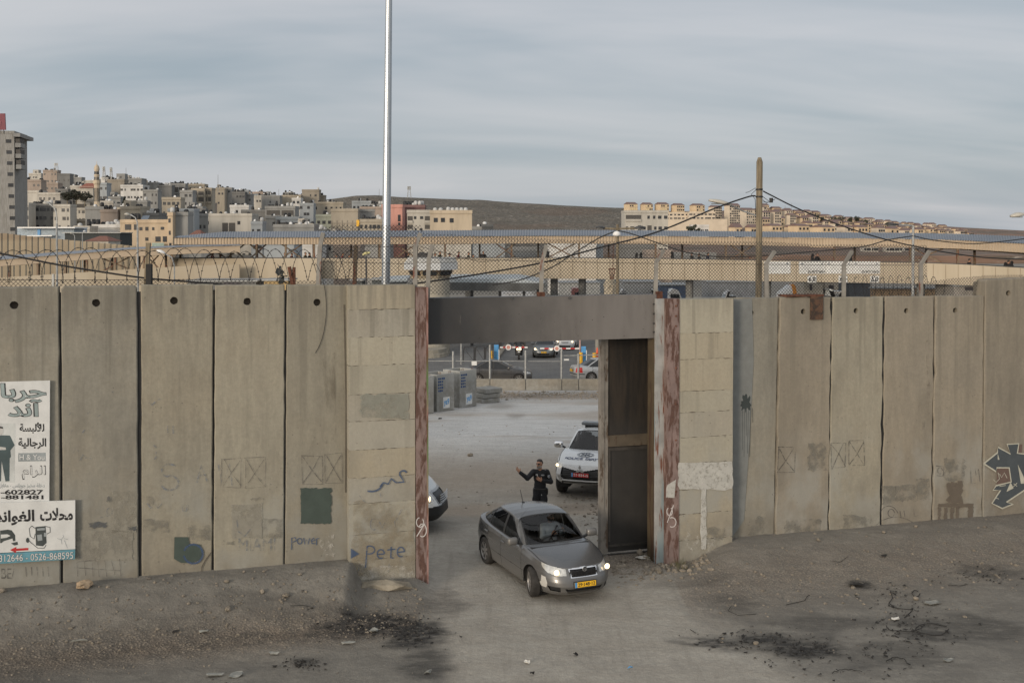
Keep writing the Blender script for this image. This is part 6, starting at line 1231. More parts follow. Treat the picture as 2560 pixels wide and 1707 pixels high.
nose_pt = P(1112,1290,29.0);fwv = Vector((.985,-.17,0));ctr = Vector((nose_pt.x,29.0,0)) - fwv*2.68;place(vn,(ctr.x,ctr.y + .1,gz(ctr.x,ctr.y)),fwv)
vh = [(.56,.84),(.60,1.03),(.80,1.09),(1.02,1.12),(1.06,.98),(.96,.86),(.75,.80)]
car_parts(VN,vn,glass_zones(VN,mF=MT['dkglass'],mS=MT['dkglass'],Bp=.3,Cp=None) + [('headlight',nose_side(vh,1),MT['lens'],.004),('headlight',nose_side(vh,-1),MT['lens'],.004),('grille',nose([(-.01,.74),(-.01,1.0),(.46,1.0),(.40,.74)]),MT['grille'],.02),('grille_frame',nose([(-.01,.70),(-.01,1.06),(.52,1.05),(.44,.70)]),MT['silvertrim'],-.006),('front_bumper',lambda D: (D['reg'] == 0) & (D['x'] > 2.0) & (D['z'] < .70),MT['trimblack'],-.004)],white_p,.8)
for x in (1.75,-1.6):
    for y in (.83,-.83): add_wheel(vn,x,y,.345,.22,0,6)
lamp_bulb(vn,2.44,-.74,.93,.07);mb = MB()
for z in (.78,.84,.90,.96): mb.tube([(2.69 - .3*y*y,y,z) for y in np.linspace(-.38,.38,7)],.014,5)
mb.build('grille_slats',MT['silvertrim'],vn)
# ------------------------------------------------------------------ cars on the road beyond
def sedan(name,label,fwd,pos,paint,hatch=False,L=4.5,Wd=1.75,Hh=1.45,text=None,lit=False,mirror_sym=True,rear_plate=None,spokes=7,cat='car',res=.6):
    k = L/4.56;b = Wd/1.77;S = {}
    for kk,v in OCT.items(): S[kk] = v
    sx_ = lambda t: [(a,q_*k) for a,q_ in t];S['xf'] = sx_(OCT['xf']);S['xr'] = sx_(OCT['xr']);S['hw'] = [(a,q_*b) for a,q_ in OCT['hw']];S['hwmax'] = .885*b
    S['belt_plan'] = (2.12*k,-2.28*k,.835*b,3.0,3.6);S['gh0'] = (.98*k,(-2.02 if hatch else -1.72) *k,.765*b,5.5,4.5);S['roof'] = (.12*k,(-1.55 if hatch else -.95) *k,.575*b,4.2,3.6);S['cowl'] = .98*k;S['roofc'] = -.6 if hatch else -.4
    S['roofz'] = [(a*k,z*Hh/1.462) for a,z in ([(-1.7,1.36),(-.6,1.43),(0,1.415),(.15,1.39)] if hatch else OCT['roofz'])];S['ztop'] = Hh;S['wheels'] = [(1.30*k,.315,.365),(-1.30*k,.315,.365)];S['seam'] = lambda D: (D['reg'] == 0) & (np.abs(D['y']) > .6) & (D['z'] > .27) & ((np.abs(D['x'] - .8) < .012) | (np.abs(D['x'] + .30) < .012) | (np.abs(D['x'] + 1.2) < .012))
    o = empty(name,pos,label,cat);place(o,(pos[0],pos[1],gz(pos[0],pos[1]) + .01),fwd)
    hl = [(.42,.60),(.44,.68),(.70,.75),(1.05,.80),(1.0,.70),(.8,.62)]
    car_parts(S,o,glass_zones(S,mF=MT['dkglass'],mS=MT['dkglass'],Bp=-.32,Cp=-1.15) + [('headlight',nose_side(hl,1),MT['lens'],.003),('headlight',nose_side(hl,-1),MT['lens'],.003),('grille',nose([(-.01,.60),(-.01,.68),(.36,.68),(.30,.60)]),MT['grille'],.012),('lower_intake',nose([(-.01,.25),(-.01,.38),(.52,.38),(.44,.25)]),MT['grille'],.02),
        ('tail_light',lambda D: (D['reg'] == 0) & (D['x'] < -1.9*k) & (D['z'] > .62) & (D['z'] < .95) & (D['y'] > .52*b),MT['taillight'],-.003),('tail_light',lambda D: (D['reg'] == 0) & (D['x'] < -1.9*k) & (D['z'] > .62) & (D['z'] < .95) & (D['y'] < -.52*b),MT['taillight'],-.003),('bumper_strip',lambda D: (D['reg'] == 0) & (D['x'] < -1.75*k) & (np.abs(D['z'] - .52) < .03),MT['trimblack'],-.004)],paint,res)
    for x in (1.30*k,-1.30*k):
        for y in (.765*b,-.765*b): add_wheel(o,x,y,.315,.20,0,spokes)
    if lit:
        for y in (-.62,.62): lamp_bulb(o,2.06*k,y,.70,.075)
    if text: plate(o,(2.21*k,0,.47),.50,.11,text,MT['plate_y'])
    if rear_plate: plate(o,(-2.375*k,0,.72),.44,.14,rear_plate,MT['plate_y'],ry=math.pi,tab=False)
    mirror_part(o,.66,.86*b,1.02,paint);mirror_part(o,.66,-.86*b,1.02,paint)
    for sg in (1,-1):
        for x in (-.14,-1.08): MB().bbox((x,sg*.885*b,.82),(.18,.035,.035),.012).build('door_handle',paint,o)
    return o
dkgrey = carpaint('dark_grey_paint',(.055,.056,.06),.3,.4,.25);silver = carpaint('silver_paint',(.40,.41,.42),.3,.5,.2);bluegrey = carpaint('blue_grey_paint',(.13,.15,.165),.3,.4,.25);whitec = carpaint('white_car_paint',(.60,.61,.61),.35,0,.25)
sedan('saloon_car','dark grey saloon passing from left to right behind the mesh fence',(1,0),(-.86,70.4,0),dkgrey)
sedan('saloon_car','silver saloon seen from its tail behind the mesh fence, cut by the gate leaf',(.95,.31),(6.05,71.6,0),silver,rear_plate='55-718-30')
sedan('hatchback_car','blue-grey car with yellow number plate and lit headlights facing the boom gate',(-.12,-.99),(2.62,86.0,0),bluegrey,True,4.25,1.78,1.48,'57·201·69',True)
sedan('saloon_car','white car with one lit headlight queuing just behind the blue-grey car',(-.12,-.99),(4.55,92.0,0),whitec,True,4.3,1.78,1.5,None,True,res=.4)
# scooter and rider
sc_o = empty('motor_scooter',(.52,83.9,gz(.52,83.9)),'dark motor scooter with lit twin headlights waiting before the boom arm','scooter')
t,m_,h_ = wheel_mesh(.28,.13,6)
for y in (-.62,.70):
    e = bpy.data.objects.new('wheel',None);C.objects.link(e);e.parent = sc_o;e.location = (0,y,.28);e.rotation_euler = (0,0,R(90));wheel_mesh(.28,.13,6)[0].build('tyre',MT['tyre'],e)
mb = MB();mb.bbox((0,-.50,.62),(.42,.30,.62),.10);mb.bbox((0,-.62,.42),(.16,.34,.12),.04);mb.build('front_fairing',MT['trimblack'],sc_o);MB().bbox((0,.25,.62),(.40,1.0,.34),.12).build('rear_body',dkgrey,sc_o);MB().bbox((0,.25,.82),(.34,.8,.12),.05).build('seat',MT['seat'],sc_o)
for x in (-.10,.10): MB().lathe([(.02,0),(.085,-.01),(.07,-.04),(.004,-.05)],(x,-.66,.80),14,axis='Y').build('headlight',MT['beam'],sc_o)
MB().tube([(-.34,-.38,1.06),(-.16,-.44,1.02),(.16,-.44,1.02),(.34,-.38,1.06)],.022,8).build('handlebar',MT['trimblack'],sc_o)
for x in (-.30,.30): MB().tube([(x*.9,-.44,1.05),(x*1.05,-.46,1.22)],.014,6).bbox((x*1.1,-.46,1.26),(.13,.03,.09),.012).build('mirror',MT['trimblack'],sc_o)
MB().box((0,-.665,.60),(.16,.01,.12)).build('front_panel_mark',MT['signwhite'],sc_o)
MB().prism([(-.16,-.52,.95),(.16,-.52,.95),(.13,-.40,1.30),(-.13,-.40,1.30)],(0,.01,0)).build('windscreen',MT['dkglass'],sc_o)
# vans, trucks and cars in the lanes seen under the bridge
def simple_van(label,u0,u1,vb_,vt_,Yd,paint,fwd=(1,0),name='van',cat='van',cab=True):
    a = P(u0,vb_,Yd);b = P(u1,vb_,Yd);g_ = gz((a.x + b.x) /2,Yd);L = b.x - a.x;hh = P(0,vt_,Yd).z - g_
    o = empty(name,((a.x + b.x) /2,Yd,g_),label,cat,'vehicles in the checkpoint lanes');s_ = 1 if fwd[0] > 0 else -1;h2 = hh*.5
    pr = [(-L/2,.35),(L/2 - .05,.35),(L/2,h2*.8),(L/2 - .5,h2*1.05),(L/2 - 1.15,hh*.96),(L/2 - 1.5,hh),(-L/2 + .15,hh),(-L/2,hh*.92)]
    MB().prism([(x*s_,-.95,z) for x,z in pr],(0,1.9,0)).build('body',paint,o)
    MB().prism([(x*s_,-.97,z) for x,z in ((L/2 - .62,h2*1.1),(L/2 - 1.2,hh*.88),(L/2 - 2.0,hh*.88),(L/2 - 2.0,h2*1.1))],(0,1.94,0)).build('side_window',MT['dkglass'],o);MB().prism([((L/2 - .47) *s_,y,h2*1.1) for y in (-.8,.8)] + [((L/2 - 1.08) *s_,y,hh*.9) for y in (.75,-.75)],(.02*s_,0,.02)).build('windshield',MT['dkglass'],o)
    for x in (L*.32,-L*.30):
        for y in (-.85,.85): MB().lathe([(.34,-.1),(.34,.1)],(x*s_,y,.34),16,axis='Y').build('wheel',MT['tyre'],o)
    return o
simple_van('white van parked under the bridge, its roof just showing over the gate right end',1672,1722,745,722,112,whitec);simple_van('white minibus half seen left of the wooden pole above the wall',1784,1820,748,726,108,whitec,(-1,0))
simple_van('white car-derived van near the grey post right of the gate',1640,1668,748,724,105,whitec);simple_van('white van under the stone gatepost lane, small',1502,1530,748,727,100,whitec,(-1,0));simple_van('pale van right of the stone gatepost in the lanes',1552,1590,746,722,118,silver)
simple_van('red and white van seen far under the canopy lanes',1428,1482,744,719,118,carpaint('red_white',(.34,.12,.11),.4,0,.1));simple_van('white van right of the steel bridge piers near the booths',2060,2080,745,727,100,whitec,(-1,0));simple_van('teal-fronted white van below the middle 6.0 sign',2070,2106,748,722,96,simple('van_white',(.6,.62,.61),.4))
def truck(label,u0,u1,Yd,vt_,cabc,kind):
    a = P(u0,700,Yd);b = P(u1,700,Yd);L = b.x - a.x;g_ = gz((a.x + b.x) /2,Yd);hh = P(0,vt_,Yd).z - g_;o = empty('lorry',((a.x + b.x) /2,Yd,g_),label,'lorry','vehicles in the checkpoint lanes')
    MB().bbox((-L/2 + 1.0,0,1.75),(1.9,2.3,2.5),.15).build('cab',cabc,o);MB().box((-L/2 + .9,0,2.2),(1.95,2.1,.8)).build('cab_window',MT['dkglass'],o);MB().box((.4,0,.75),(L - 1,2.2,.3)).build('chassis',MT['trimblack'],o)
    if kind == 'mixer':
        e = MB().lathe([(.5,-L*.40),(1.25,-L*.16),(1.3,L*.1),(.75,L*.38),(.6,L*.44)],(0,0,0),18,axis='X').build('drum',whitec,o,smooth=True);e.location = (1.0,0,hh - 1.25);e2 = MB().lathe([(1.31,-.35),(1.31,.35)],(0,0,0),18,axis='X').build('drum_band',simple('orange_band',(.62,.25,.03),.5),e)
    else:
        MB().bbox((1.0,0,1.25),(L - 2.4,2.35,.7),.05).build('load_bed',simple('orange_bed',(.50,.24,.04),.6),o);MB().bbox((1.0,0,2.2),(L - 2.8,2.2,1.1),.2).build('load',MT['white'],o)
    for x in (-L/2 + 1.1,L/2 - 2.2,L/2 - 1.0):
        for y in (-1.0,1.0): MB().lathe([(.5,-.14),(.5,.14)],(x,y,.5),16,axis='Y').build('wheel',MT['tyre'],o)
truck('white concrete mixer lorry with an orange band on its drum, right of the utility pole',1908,2010,112,712,whitec,'mixer');truck('flatbed lorry with an orange bed left of the utility pole',1806,1890,112,712,silver,'flat')
# ================================================================== people
def surface_nets(f,lo,hi,h):
    lo = np.array(lo,float);n_ = np.ceil((np.array(hi) - lo) /h).astype(int) + 1
    ax = [lo[i] + h*np.arange(n_[i]) for i in range(3)];g = np.stack(np.meshgrid(*ax,indexing='ij'),-1);V = f(g.reshape(-1,3)).reshape(n_);ins = V < 0
    cells = tuple(k - 1 for k in n_);acc = np.zeros(cells + (3,));cnt = np.zeros(cells)
    off = [(0,0,0),(1,0,0),(0,1,0),(1,1,0),(0,0,1),(1,0,1),(0,1,1),(1,1,1)]
    sl_ = lambda o: tuple(slice(o[i],n_[i] - 1 + o[i]) for i in range(3))
    for a in range(8):
        for b in range(a + 1,8):
            d = [off[b][i] - off[a][i] for i in range(3)]
            if sum(map(abs,d)) != 1: continue
            va,vb = V[sl_(off[a])],V[sl_(off[b])];m = (va < 0) != (vb < 0);t = np.where(m,va/(va - vb + 1e-12),0)
            for i in range(3): acc[...,i] += np.where(m,off[a][i] + d[i] *t,0)
            cnt += m
    act = cnt > 0;idx = np.full(cells,-1);idx[act] = np.arange(act.sum());base = np.stack(np.nonzero(act),-1);co = lo + h*(base + acc[act] /cnt[act][:,None]);quads = []
    for axn in range(3):
        o1,o2 = [(1,2),(2,0),(0,1)][axn];s0 = [slice(1,-1)] *3;s0[axn] = slice(0,n_[axn] - 1);s1 = list(s0);s1[axn] = slice(1,n_[axn])
        A,B = ins[tuple(s0)],ins[tuple(s1)];I = np.stack(np.nonzero(A != B),-1)
        if len(I) == 0: continue
        fl = A[A != B];c = I.copy();c[:,o1] += 1;c[:,o2] += 1
        def at(d1,d2):
            q = c.copy();q[:,o1] -= d1;q[:,o2] -= d2;return idx[q[:,0],q[:,1],q[:,2]]
        qd = np.stack([at(1,1),at(0,1),at(0,0),at(1,0)],-1);qd[~fl] = qd[~fl][:,::-1];quads.append(qd)
    q = np.concatenate(quads);return co,q[(q >= 0).all(1)]
def cone_d(p,a,b,ra,rb):
    a = np.array(a,float);b = np.array(b,float);ab = b - a;t = np.clip(((p - a) @ ab) /(ab @ ab + 1e-12),0,1);return np.linalg.norm(p - a - t[:,None] *ab,axis=1) - (ra + (rb - ra) *t)
def ell_d(p,c,r):
    q = (p - np.array(c)) /np.array(r);k = np.linalg.norm(q,axis=1);return (k - 1) *min(r)
def sdf_mesh(name,prims,h,mats,k=.022,pad=.03):
    """prims: (kind, material, blend, args...) -> one continuous skin with a material per face"""
    lo = np.array([9.,9,9]);hi = -lo
    for pr in prims:
        if pr[0] == 'c': pts = [np.array(pr[3]) - pr[5],np.array(pr[3]) + pr[5],np.array(pr[4]) - pr[6],np.array(pr[4]) + pr[6]]
        else: pts = [np.array(pr[3]) - np.array(pr[4]),np.array(pr[3]) + np.array(pr[4])]
        for q in pts: lo = np.minimum(lo,q);hi = np.maximum(hi,q)
    ev = lambda pr,p: cone_d(p,*pr[3:7]) if pr[0] == 'c' else ell_d(p,pr[3],pr[4])
    def f(p):
        d = None
        for pr in prims:
            e = ev(pr,p)
            if d is None: d = e;continue
            kk = k*pr[2]
            if kk <= 0: d = np.minimum(d,e)
            else: hh = np.clip(.5 + .5*(d - e) /kk,0,1);d = d*(1 - hh) + e*hh - kk*hh*(1 - hh)
        return d
    co,q = surface_nets(f,lo - pad,hi + pad,h);cen = co[q].mean(1);best = np.full(len(cen),1e9);mi = np.zeros(len(cen),int)
    for pr in prims:
        e = ev(pr,cen) - (.006 if pr[1] >= 2 else 0);m = e < best;best[m] = e[m];mi[m] = pr[1]
    return mesh_np(name,co,q,mats,mi)
def limb(m,pts,rs,b=1.): return [('c',m,b,pts[i],pts[i + 1],rs[i],rs[i + 1]) for i in range(len(pts) - 1)]
def hand(m,wrist,fdir,pdir,side,L=.185,curl=.25,spread=.16,thumb_up=None):
    """palm and five fingers: fdir towards the fingertips, pdir out of the palm, side towards the thumb"""
    f = Vector(fdir).normalized();pd = Vector(pdir);pd = (pd - f*pd.dot(f)).normalized();sd_ = Vector(side);sd_ = (sd_ - f*sd_.dot(f) - pd*sd_.dot(pd)).normalized();w = Vector(wrist);out = []
    pal = w + f*L*.27
    for q in (-1,-.35,.35,1): out.append(('c',m,.5,tuple(w + sd_*.018*q),tuple(w + f*L*.48 + sd_*.030*q),.016,.0145))
    for i,(o,ln) in enumerate(((.033,.43),(.011,.48),(-.011,.45),(-.031,.36))):
        b = w + f*L*.47 + sd_*o;d1 = (f + sd_*spread*(o/.033) + pd*curl*.4).normalized();p1 = b + d1*L*ln*.48;d2 = (f + sd_*spread*(o/.033) + pd*curl*1.5).normalized();p2 = p1 + d2*L*ln*.52
        out += limb(m,[tuple(b),tuple(p1),tuple(p2)],[.0105,.0095,.0075],.15)
    t0 = w + f*L*.14 + sd_*.026;td = Vector(thumb_up) if thumb_up else (f*.6 + sd_*.9 + pd*.25);td.normalize();t1 = t0 + td*L*.24;t2 = t1 + (td*.8 + f*.5).normalized() *L*.17
    return out + limb(m,[tuple(t0),tuple(t1),tuple(t2)],[.0155,.012,.009],.3)
blackcl = simple('black_uniform_cloth',(.016,.017,.020),.85,0,.35,6,.25);hairm = simple('dark_greying_hair',(.045,.042,.04),.8,0,.4,40);beardm = simple('grey_beard',(.30,.28,.26),.85,0,.3,60);bootm = simple('black_leather',(.010,.010,.010),.4);lipm = simple('lip_brown',(.22,.09,.07),.6)
def head_prims(c,yaw,pitch=0.,beard=True,sc=1.0,hair='short',mskin=1,mhair=2,mbeard=3):
    """head centred at c; yaw turns the face from -y"""
    M = Matrix.Rotation(yaw,3,'Z') @ Matrix.Rotation(pitch,3,'X');T = lambda v: tuple(Vector(c) + M @ (Vector(v) *sc));E = lambda m,b,v,r: ('e',m,b,T(v),tuple(x*sc for x in r))
    L = [E(mskin,1,(0,.005,.025),(.076,.092,.100)),('c',mskin,1,T((0,-.035,-.02)),T((0,-.048,-.075)),.056*sc,.038*sc),('c',mskin,.6,T((0,-.088,.03)),T((0,-.108,-.012)),.011*sc,.017*sc),E(mskin,.6,(.032,-.078,.045),(.026,.014,.010)),E(mskin,.6,(-.032,-.078,.045),(.026,.014,.010)),E(mskin,.3,(.078,.005,.0),(.012,.022,.034)),E(mskin,.3,(-.078,.005,.0),(.012,.022,.034))]
    L += [E(mhair,.1,(.031,-.085,.022),(.013,.007,.006)),E(mhair,.1,(-.031,-.085,.022),(.013,.007,.006)),E(mhair,.1,(.032,-.086,.045),(.016,.005,.003)),E(mhair,.1,(-.032,-.086,.045),(.016,.005,.003))]
    if hair == 'short': L += [E(mhair,.3,(0,.028,.088),(.075,.080,.048)),E(mhair,.3,(0,.055,.028),(.077,.055,.072))]
    elif hair == 'scarf': L += [E(mhair,.3,(0,.012,.02),(.098,.108,.125)),E(mhair,.8,(0,.02,-.13),(.12,.11,.09))]
    if beard: L += [E(mbeard,.6,(0,-.066,-.074),(.046,.036,.034)),E(mbeard,.4,(0,-.098,-.034),(.034,.014,.010)),E(mbeard,.4,(.05,-.03,-.055),(.018,.034,.034)),E(mbeard,.4,(-.05,-.03,-.055),(.018,.034,.034)),E(4,.1,(0,-.106,-.048),(.020,.007,.005))]
    else: L += [E(4,.1,(0,-.094,-.045),(.022,.007,.006))]
    return L
off_p = []
off_p += [('e',0,1,(0,.0,1.30),(.175,.115,.20)),('e',0,1,(0,.0,1.10),(.160,.112,.16)),('e',0,1,(0,.0,.98),(.168,.118,.12)),('c',0,1.2,(-.15,.0,1.455),(.15,.0,1.455),.062,.062)]
off_p += limb(0,[(-.175,0,1.445),(-.33,-.17,1.31),(-.515,-.24,1.468)],[.078,.064,.048]);off_p += limb(0,[(.18,0,1.445),(.285,.01,1.185),(.075,-.185,1.245)],[.078,.064,.048])
off_p += limb(0,[(-.085,0,.96),(-.10,-.01,.52),(-.105,.02,.10)],[.106,.086,.070]) + limb(0,[(.085,0,.96),(.095,-.02,.52),(.11,.01,.10)],[.106,.086,.070])
off_p += [('e',0,.5,(-.175,-.01,.72),(.035,.06,.085)),('e',0,.5,(.172,-.01,.72),(.035,.06,.085))]
off_p += [('c',1,.8,(0,.01,1.47),(-.012,-.012,1.60),.058,.054)] + head_prims((-.018,-.03,1.655),R(-28),R(6))
off_p += [('c',1,.6,(-.505,-.235,1.46),(-.525,-.245,1.48),.026,.025)] + hand(1,(-.525,-.245,1.482),(-.62,-.16,.77),(.62,-.62,.35),(.70,.10,.60),thumb_up=(.30,-.05,.95)) + [('c',1,.6,(.075,-.185,1.245),(.055,-.20,1.25),.026,.025)] + hand(1,(.055,-.202,1.252),(-.82,-.12,.50),(.1,1,.0),(.25,-.1,.95),curl=.1,thumb_up=(-.05,-.1,1))
for s_,x in ((-1,-.105),(1,.11)): off_p += [('c',5,.6,(x,.03,.06),(x + .015*s_,-.15,.045),.052,.044),('c',5,.6,(x,.04,.04),(x,.02,.16),.050,.056)]
off_g = Vector((P(1350,1300,29.3).x,29.3,0))
officer = link('person',sdf_mesh('person',off_p,.0085,[blackcl,MT['skin'],hairm,beardm,lipm,bootm]));officer.location = (off_g.x,off_g.y,gz(off_g.x,off_g.y) - .005);officer.rotation_euler = (0,0,R(-3))
tag(officer,'grey-bearded officer in black uniform with one arm raised and a hand on his chest','person')
MB().bbox((0,-.005,1.005),(.335,.235,.052),.02).build('belt',bootm,officer);MB().bbox((.185,.0,.93),(.06,.12,.17),.02).build('holster',bootm,officer);MB().bbox((.165,-.06,1.0),(.05,.07,.10),.015).build('belt_pouch',bootm,officer)
pg = simple('grey_patch',(.30,.31,.32),.6);MB().bbox((.075,-.118,1.385),(.085,.012,.032),.004).build('name_tape',pg,officer);MB().bbox((-.085,-.112,1.395),(.055,.012,.020),.004).build('chest_badge',MT['signwhite'],officer);MB().bbox((-.070,-.116,1.372),(.018,.010,.045),.004).build('chest_cord',MT['signwhite'],officer)
e = MB().prism([(-.034,0,.03),(.034,0,.03),(.034,0,-.02),(0,0,-.048),(-.034,0,-.02)],(0,-.012,0)).build('shoulder_emblem',MT['signwhite'],officer);e.location = (.235,-.072,1.345);e.rotation_euler = (0,0,R(38));MB().prism([(-.022,0,.02),(.022,0,.02),(.020,0,-.014),(0,0,-.034),(-.020,0,-.014)],(0,-.016,0)).build('emblem_centre',simple('emblem_blue',(.03,.05,.11),.6),e)
MB().bbox((.155,-.02,1.505),(.05,.05,.014),.004).build('rank_slide',pg,officer)
MB().bbox((.045,-.122,.86),(.022,.01,.022),.004).build('trouser_button',MT['signwhite'],officer)
# driver at the wheel (car's own left seat)
shirt = simple('pale_grey_shirt',(.52,.56,.58),.8,0,.15,8,.2);dr = []
cx_,cy_ = -.20,.36;sw = lambda x,y,z: (y - cy_,-(x - cx_),z)      # seat frame -> figure frame (faces -y)
dr += [('e',0,1,(0,.06,.86),(.19,.13,.24)),('e',0,1,(0,.04,.66),(.17,.15,.14)),('c',0,1.2,(-.16,.09,1.04),(.16,.09,1.04),.06,.06),('c',1,.8,(0,.08,1.08),(0,.05,1.18),.055,.05)] + head_prims((0,.03,1.235),R(8),R(4),True)
dr += limb(0,[(-.18,.09,1.03),(-.27,-.08,.82),(-.16,-.33,.93)],[.062,.052,.040]) + limb(0,[(.18,.09,1.03),(.28,-.05,.80),(.15,-.33,.98)],[.062,.052,.040]) + limb(4,[(-.09,.0,.62),(-.11,-.42,.62),(-.11,-.60,.30)],[.09,.07,.05]) + limb(4,[(.09,.0,.62),(.11,-.42,.62),(.11,-.60,.30)],[.09,.07,.05])
dr += hand(1,(-.155,-.35,.94),(.3,-.75,.5),(.6,.2,-.3),(.7,.1,.6),curl=.7) + hand(1,(.145,-.35,.99),(-.3,-.75,.5),(-.6,.2,-.3),(-.7,.1,.6),curl=.7)
driver = link('person',sdf_mesh('person',dr,.014,[shirt,MT['skin'],hairm,hairm,MT['seat'],bootm]));hd = math.atan2(-.916,.40)
driver.location = oc.location + Matrix.Rotation(hd,3,'Z') @ Vector((cx_,cy_,0));driver.rotation_euler = (0,0,hd + R(90));tag(driver,'bearded driver in a pale shirt at the wheel of the brown-grey saloon','person')
MB().bar((.13,-.055,1.05),(-.10,-.10,.72),.05,.012).build('seat_belt',MT['black'],driver)
# scooter rider
rd = [('e',0,1,(0,.05,1.15),(.20,.14,.26)),('c',0,1.2,(-.16,.03,1.38),(.16,.03,1.38),.07,.07),('e',2,.4,(0,-.02,1.62),(.125,.14,.14))] + limb(0,[(-.19,.03,1.36),(-.33,-.12,1.15),(-.32,-.38,1.07)],[.065,.055,.04]) + limb(0,[(.19,.03,1.36),(.33,-.12,1.15),(.32,-.38,1.07)],[.065,.055,.04]) + limb(0,[(-.1,.1,.92),(-.24,-.28,.78),(-.22,-.25,.32)],[.10,.075,.055]) + limb(0,[(.1,.1,.92),(.24,-.28,.78),(.22,-.25,.32)],[.10,.075,.055]) + hand(1,(-.32,-.39,1.07),(0,-1,-.1),(0,0,-1),(1,0,0),curl=.9) + hand(1,(.32,-.39,1.07),(0,-1,-.1),(0,0,-1),(-1,0,0),curl=.9)
rid = link('person',sdf_mesh('person',rd,.02,[blackcl,MT['skin'],MT['black']]));rid.location = sc_o.location;tag(rid,'rider in dark jacket and helmet sitting on the motor scooter','person')
# walkers on the bridge: three builds, each copied with its own clothes
def walker(kind):
    L = [('e',0,1,(0,0,1.28),(.20,.13,.22)),('e',0,1,(0,0,1.03),(.175,.13,.18)),('c',0,1.2,(-.15,0,1.43),(.15,0,1.43),.065,.065),('c',1,.7,(0,0,1.46),(0,-.02,1.58),.055,.05)] + head_prims((0,-.03,1.635),0,R(8),False,1.0,'scarf' if kind == 2 else 'short')
    sw_ = .22 if kind == 0 else .12
    L += limb(0,[(-.19,0,1.41),(-.24,sw_*.5,1.14),(-.22,-sw_*.2,.90)],[.07,.055,.04]) + limb(0,[(.19,0,1.41),(.24,-sw_*.5,1.14),(.22,-sw_*1.1,.92)],[.07,.055,.04])
    L += [('e',1,.4,(-.22,-sw_*.2,.84),(.03,.035,.07)),('e',1,.4,(.22,-sw_*1.1,.86),(.03,.035,.07))]
    if kind == 2: L += [('c',0,1,(0,0,.95),(0,0,.12),.17,.24)]
    else: L += limb(3,[(-.09,0,.92),(-.10,-sw_*.6,.50),(-.10,sw_*.3,.09)],[.10,.075,.055]) + limb(3,[(.09,0,.92),(.10,sw_*.5,.50),(.10,sw_*1.3,.10)],[.10,.075,.055]) + [('c',5,.5,(-.10,sw_*.3 + .03,.05),(-.10,sw_*.3 - .14,.04),.05,.04),('c',5,.5,(.10,sw_*1.3 + .03,.06),(.10,sw_*1.3 - .14,.045),.05,.04)]
    return sdf_mesh('walker',L,.026,[blackcl,MT['skin'],hairm,MT['seat'],lipm,bootm])
WK = [walker(0),walker(1),walker(2)]
cloth = {k: simple('coat_' + k,c,.85) for k,c in dict(black=(.014,.014,.016),maroon=(.16,.018,.025),red=(.36,.02,.025),grey=(.22,.22,.21),navy=(.02,.025,.05),olive=(.09,.085,.05),pale=(.42,.42,.41)).items()}
ST_ = [436,560,900,1350,1640,2060,2300,2400,2560,2700];SY = [100,100,100,100,99,96,92,90,86,82];VP = [646,646,646,645,647,654,657.5,661,670,681]
walk = [(531,16,0,'red',90,'person in a red jacket at the left end of the footbridge'),(550,9,1,'black',70,'half-hidden person in black behind the left bridge braces'),(713,15,1,'black',-60,'dark-clad person beside the first post left of the pink building gap'),(729,14,0,'maroon',80,'person in dark red in the middle of the cluster left of the pale pole'),(742,12,1,'navy',90,'short person in navy behind the one in dark red'),(763,16,1,'olive',80,'person in olive, left of a close pair on the bridge'),(773,15,0,'black',85,'person in black, right of a close pair on the bridge left part'),
    (840,9,1,'grey',60,'grey-clad person mostly hidden by the parapet near the yellowed lamp'),(856,14,0,'maroon',90,'person in maroon left of the brown stake'),(872,9,1,'navy',90,'small navy figure right of the person in maroon'),(1020,14,1,'black',100,'lone person in black just right of the galvanised pole'),(1087,13,0,'grey',80,'grey-clad person at the left of the group above the guard tower'),(1099,17,0,'olive',70,'taller olive-clad person in the group above the guard tower'),(1112,12,1,'black',80,'dark head in the middle of the group above the guard tower'),(1123,13,1,'pale',90,'pale-shirted person at the right of the group above the guard tower'),
    (1146,17,0,'maroon',90,'person in dark red jacket right of the guard tower roof'),(1171,16,1,'olive',80,'olive-clad person between the dark red jacket and the black coat'),(1182,9,1,'black',80,'child-sized dark figure beside the olive-clad person'),(1208,18,1,'black',20,'upright person in black with bare head right of a bridge post'),(1370,17,2,'black',90,'woman in black by the bridge braces left of the dome lamp pole'),(1591,15,2,'black',90,'veiled person in black, left of two near the dome lamp pole'),(1602,16,2,'black',90,'veiled person in black, right of two near the dome lamp pole'),
    (1681,19,2,'black',-90,'person in black leaning left between dome lamp pole and bent post'),(1730,18,0,'black',-80,'dark walker at the left of three before the wooden pole'),(1748,16,0,'black',-80,'dark walker in the middle of three before the wooden pole'),(1769,18,0,'navy',90,'dark walker at the right of three before the wooden pole'),(2031,20,2,'black',90,'veiled person in black above the notice board with phone number'),(2043,21,0,'black',40,'bare-headed person in black beside the veiled one above the notice boards'),(2127,18,2,'black',90,'person in black half hidden by a bent fence post'),(2423,16,1,'black',90,'man in black with a cap near the right end of the bridge'),(2513,12,2,'black',90,'low dark figure at the left of three at the right end of the bridge'),(2521,18,1,'black',100,'dark figure in the middle of three at the right end of the bridge'),(2529,16,2,'black',90,'veiled dark figure at the right of three at the right end of the bridge')]
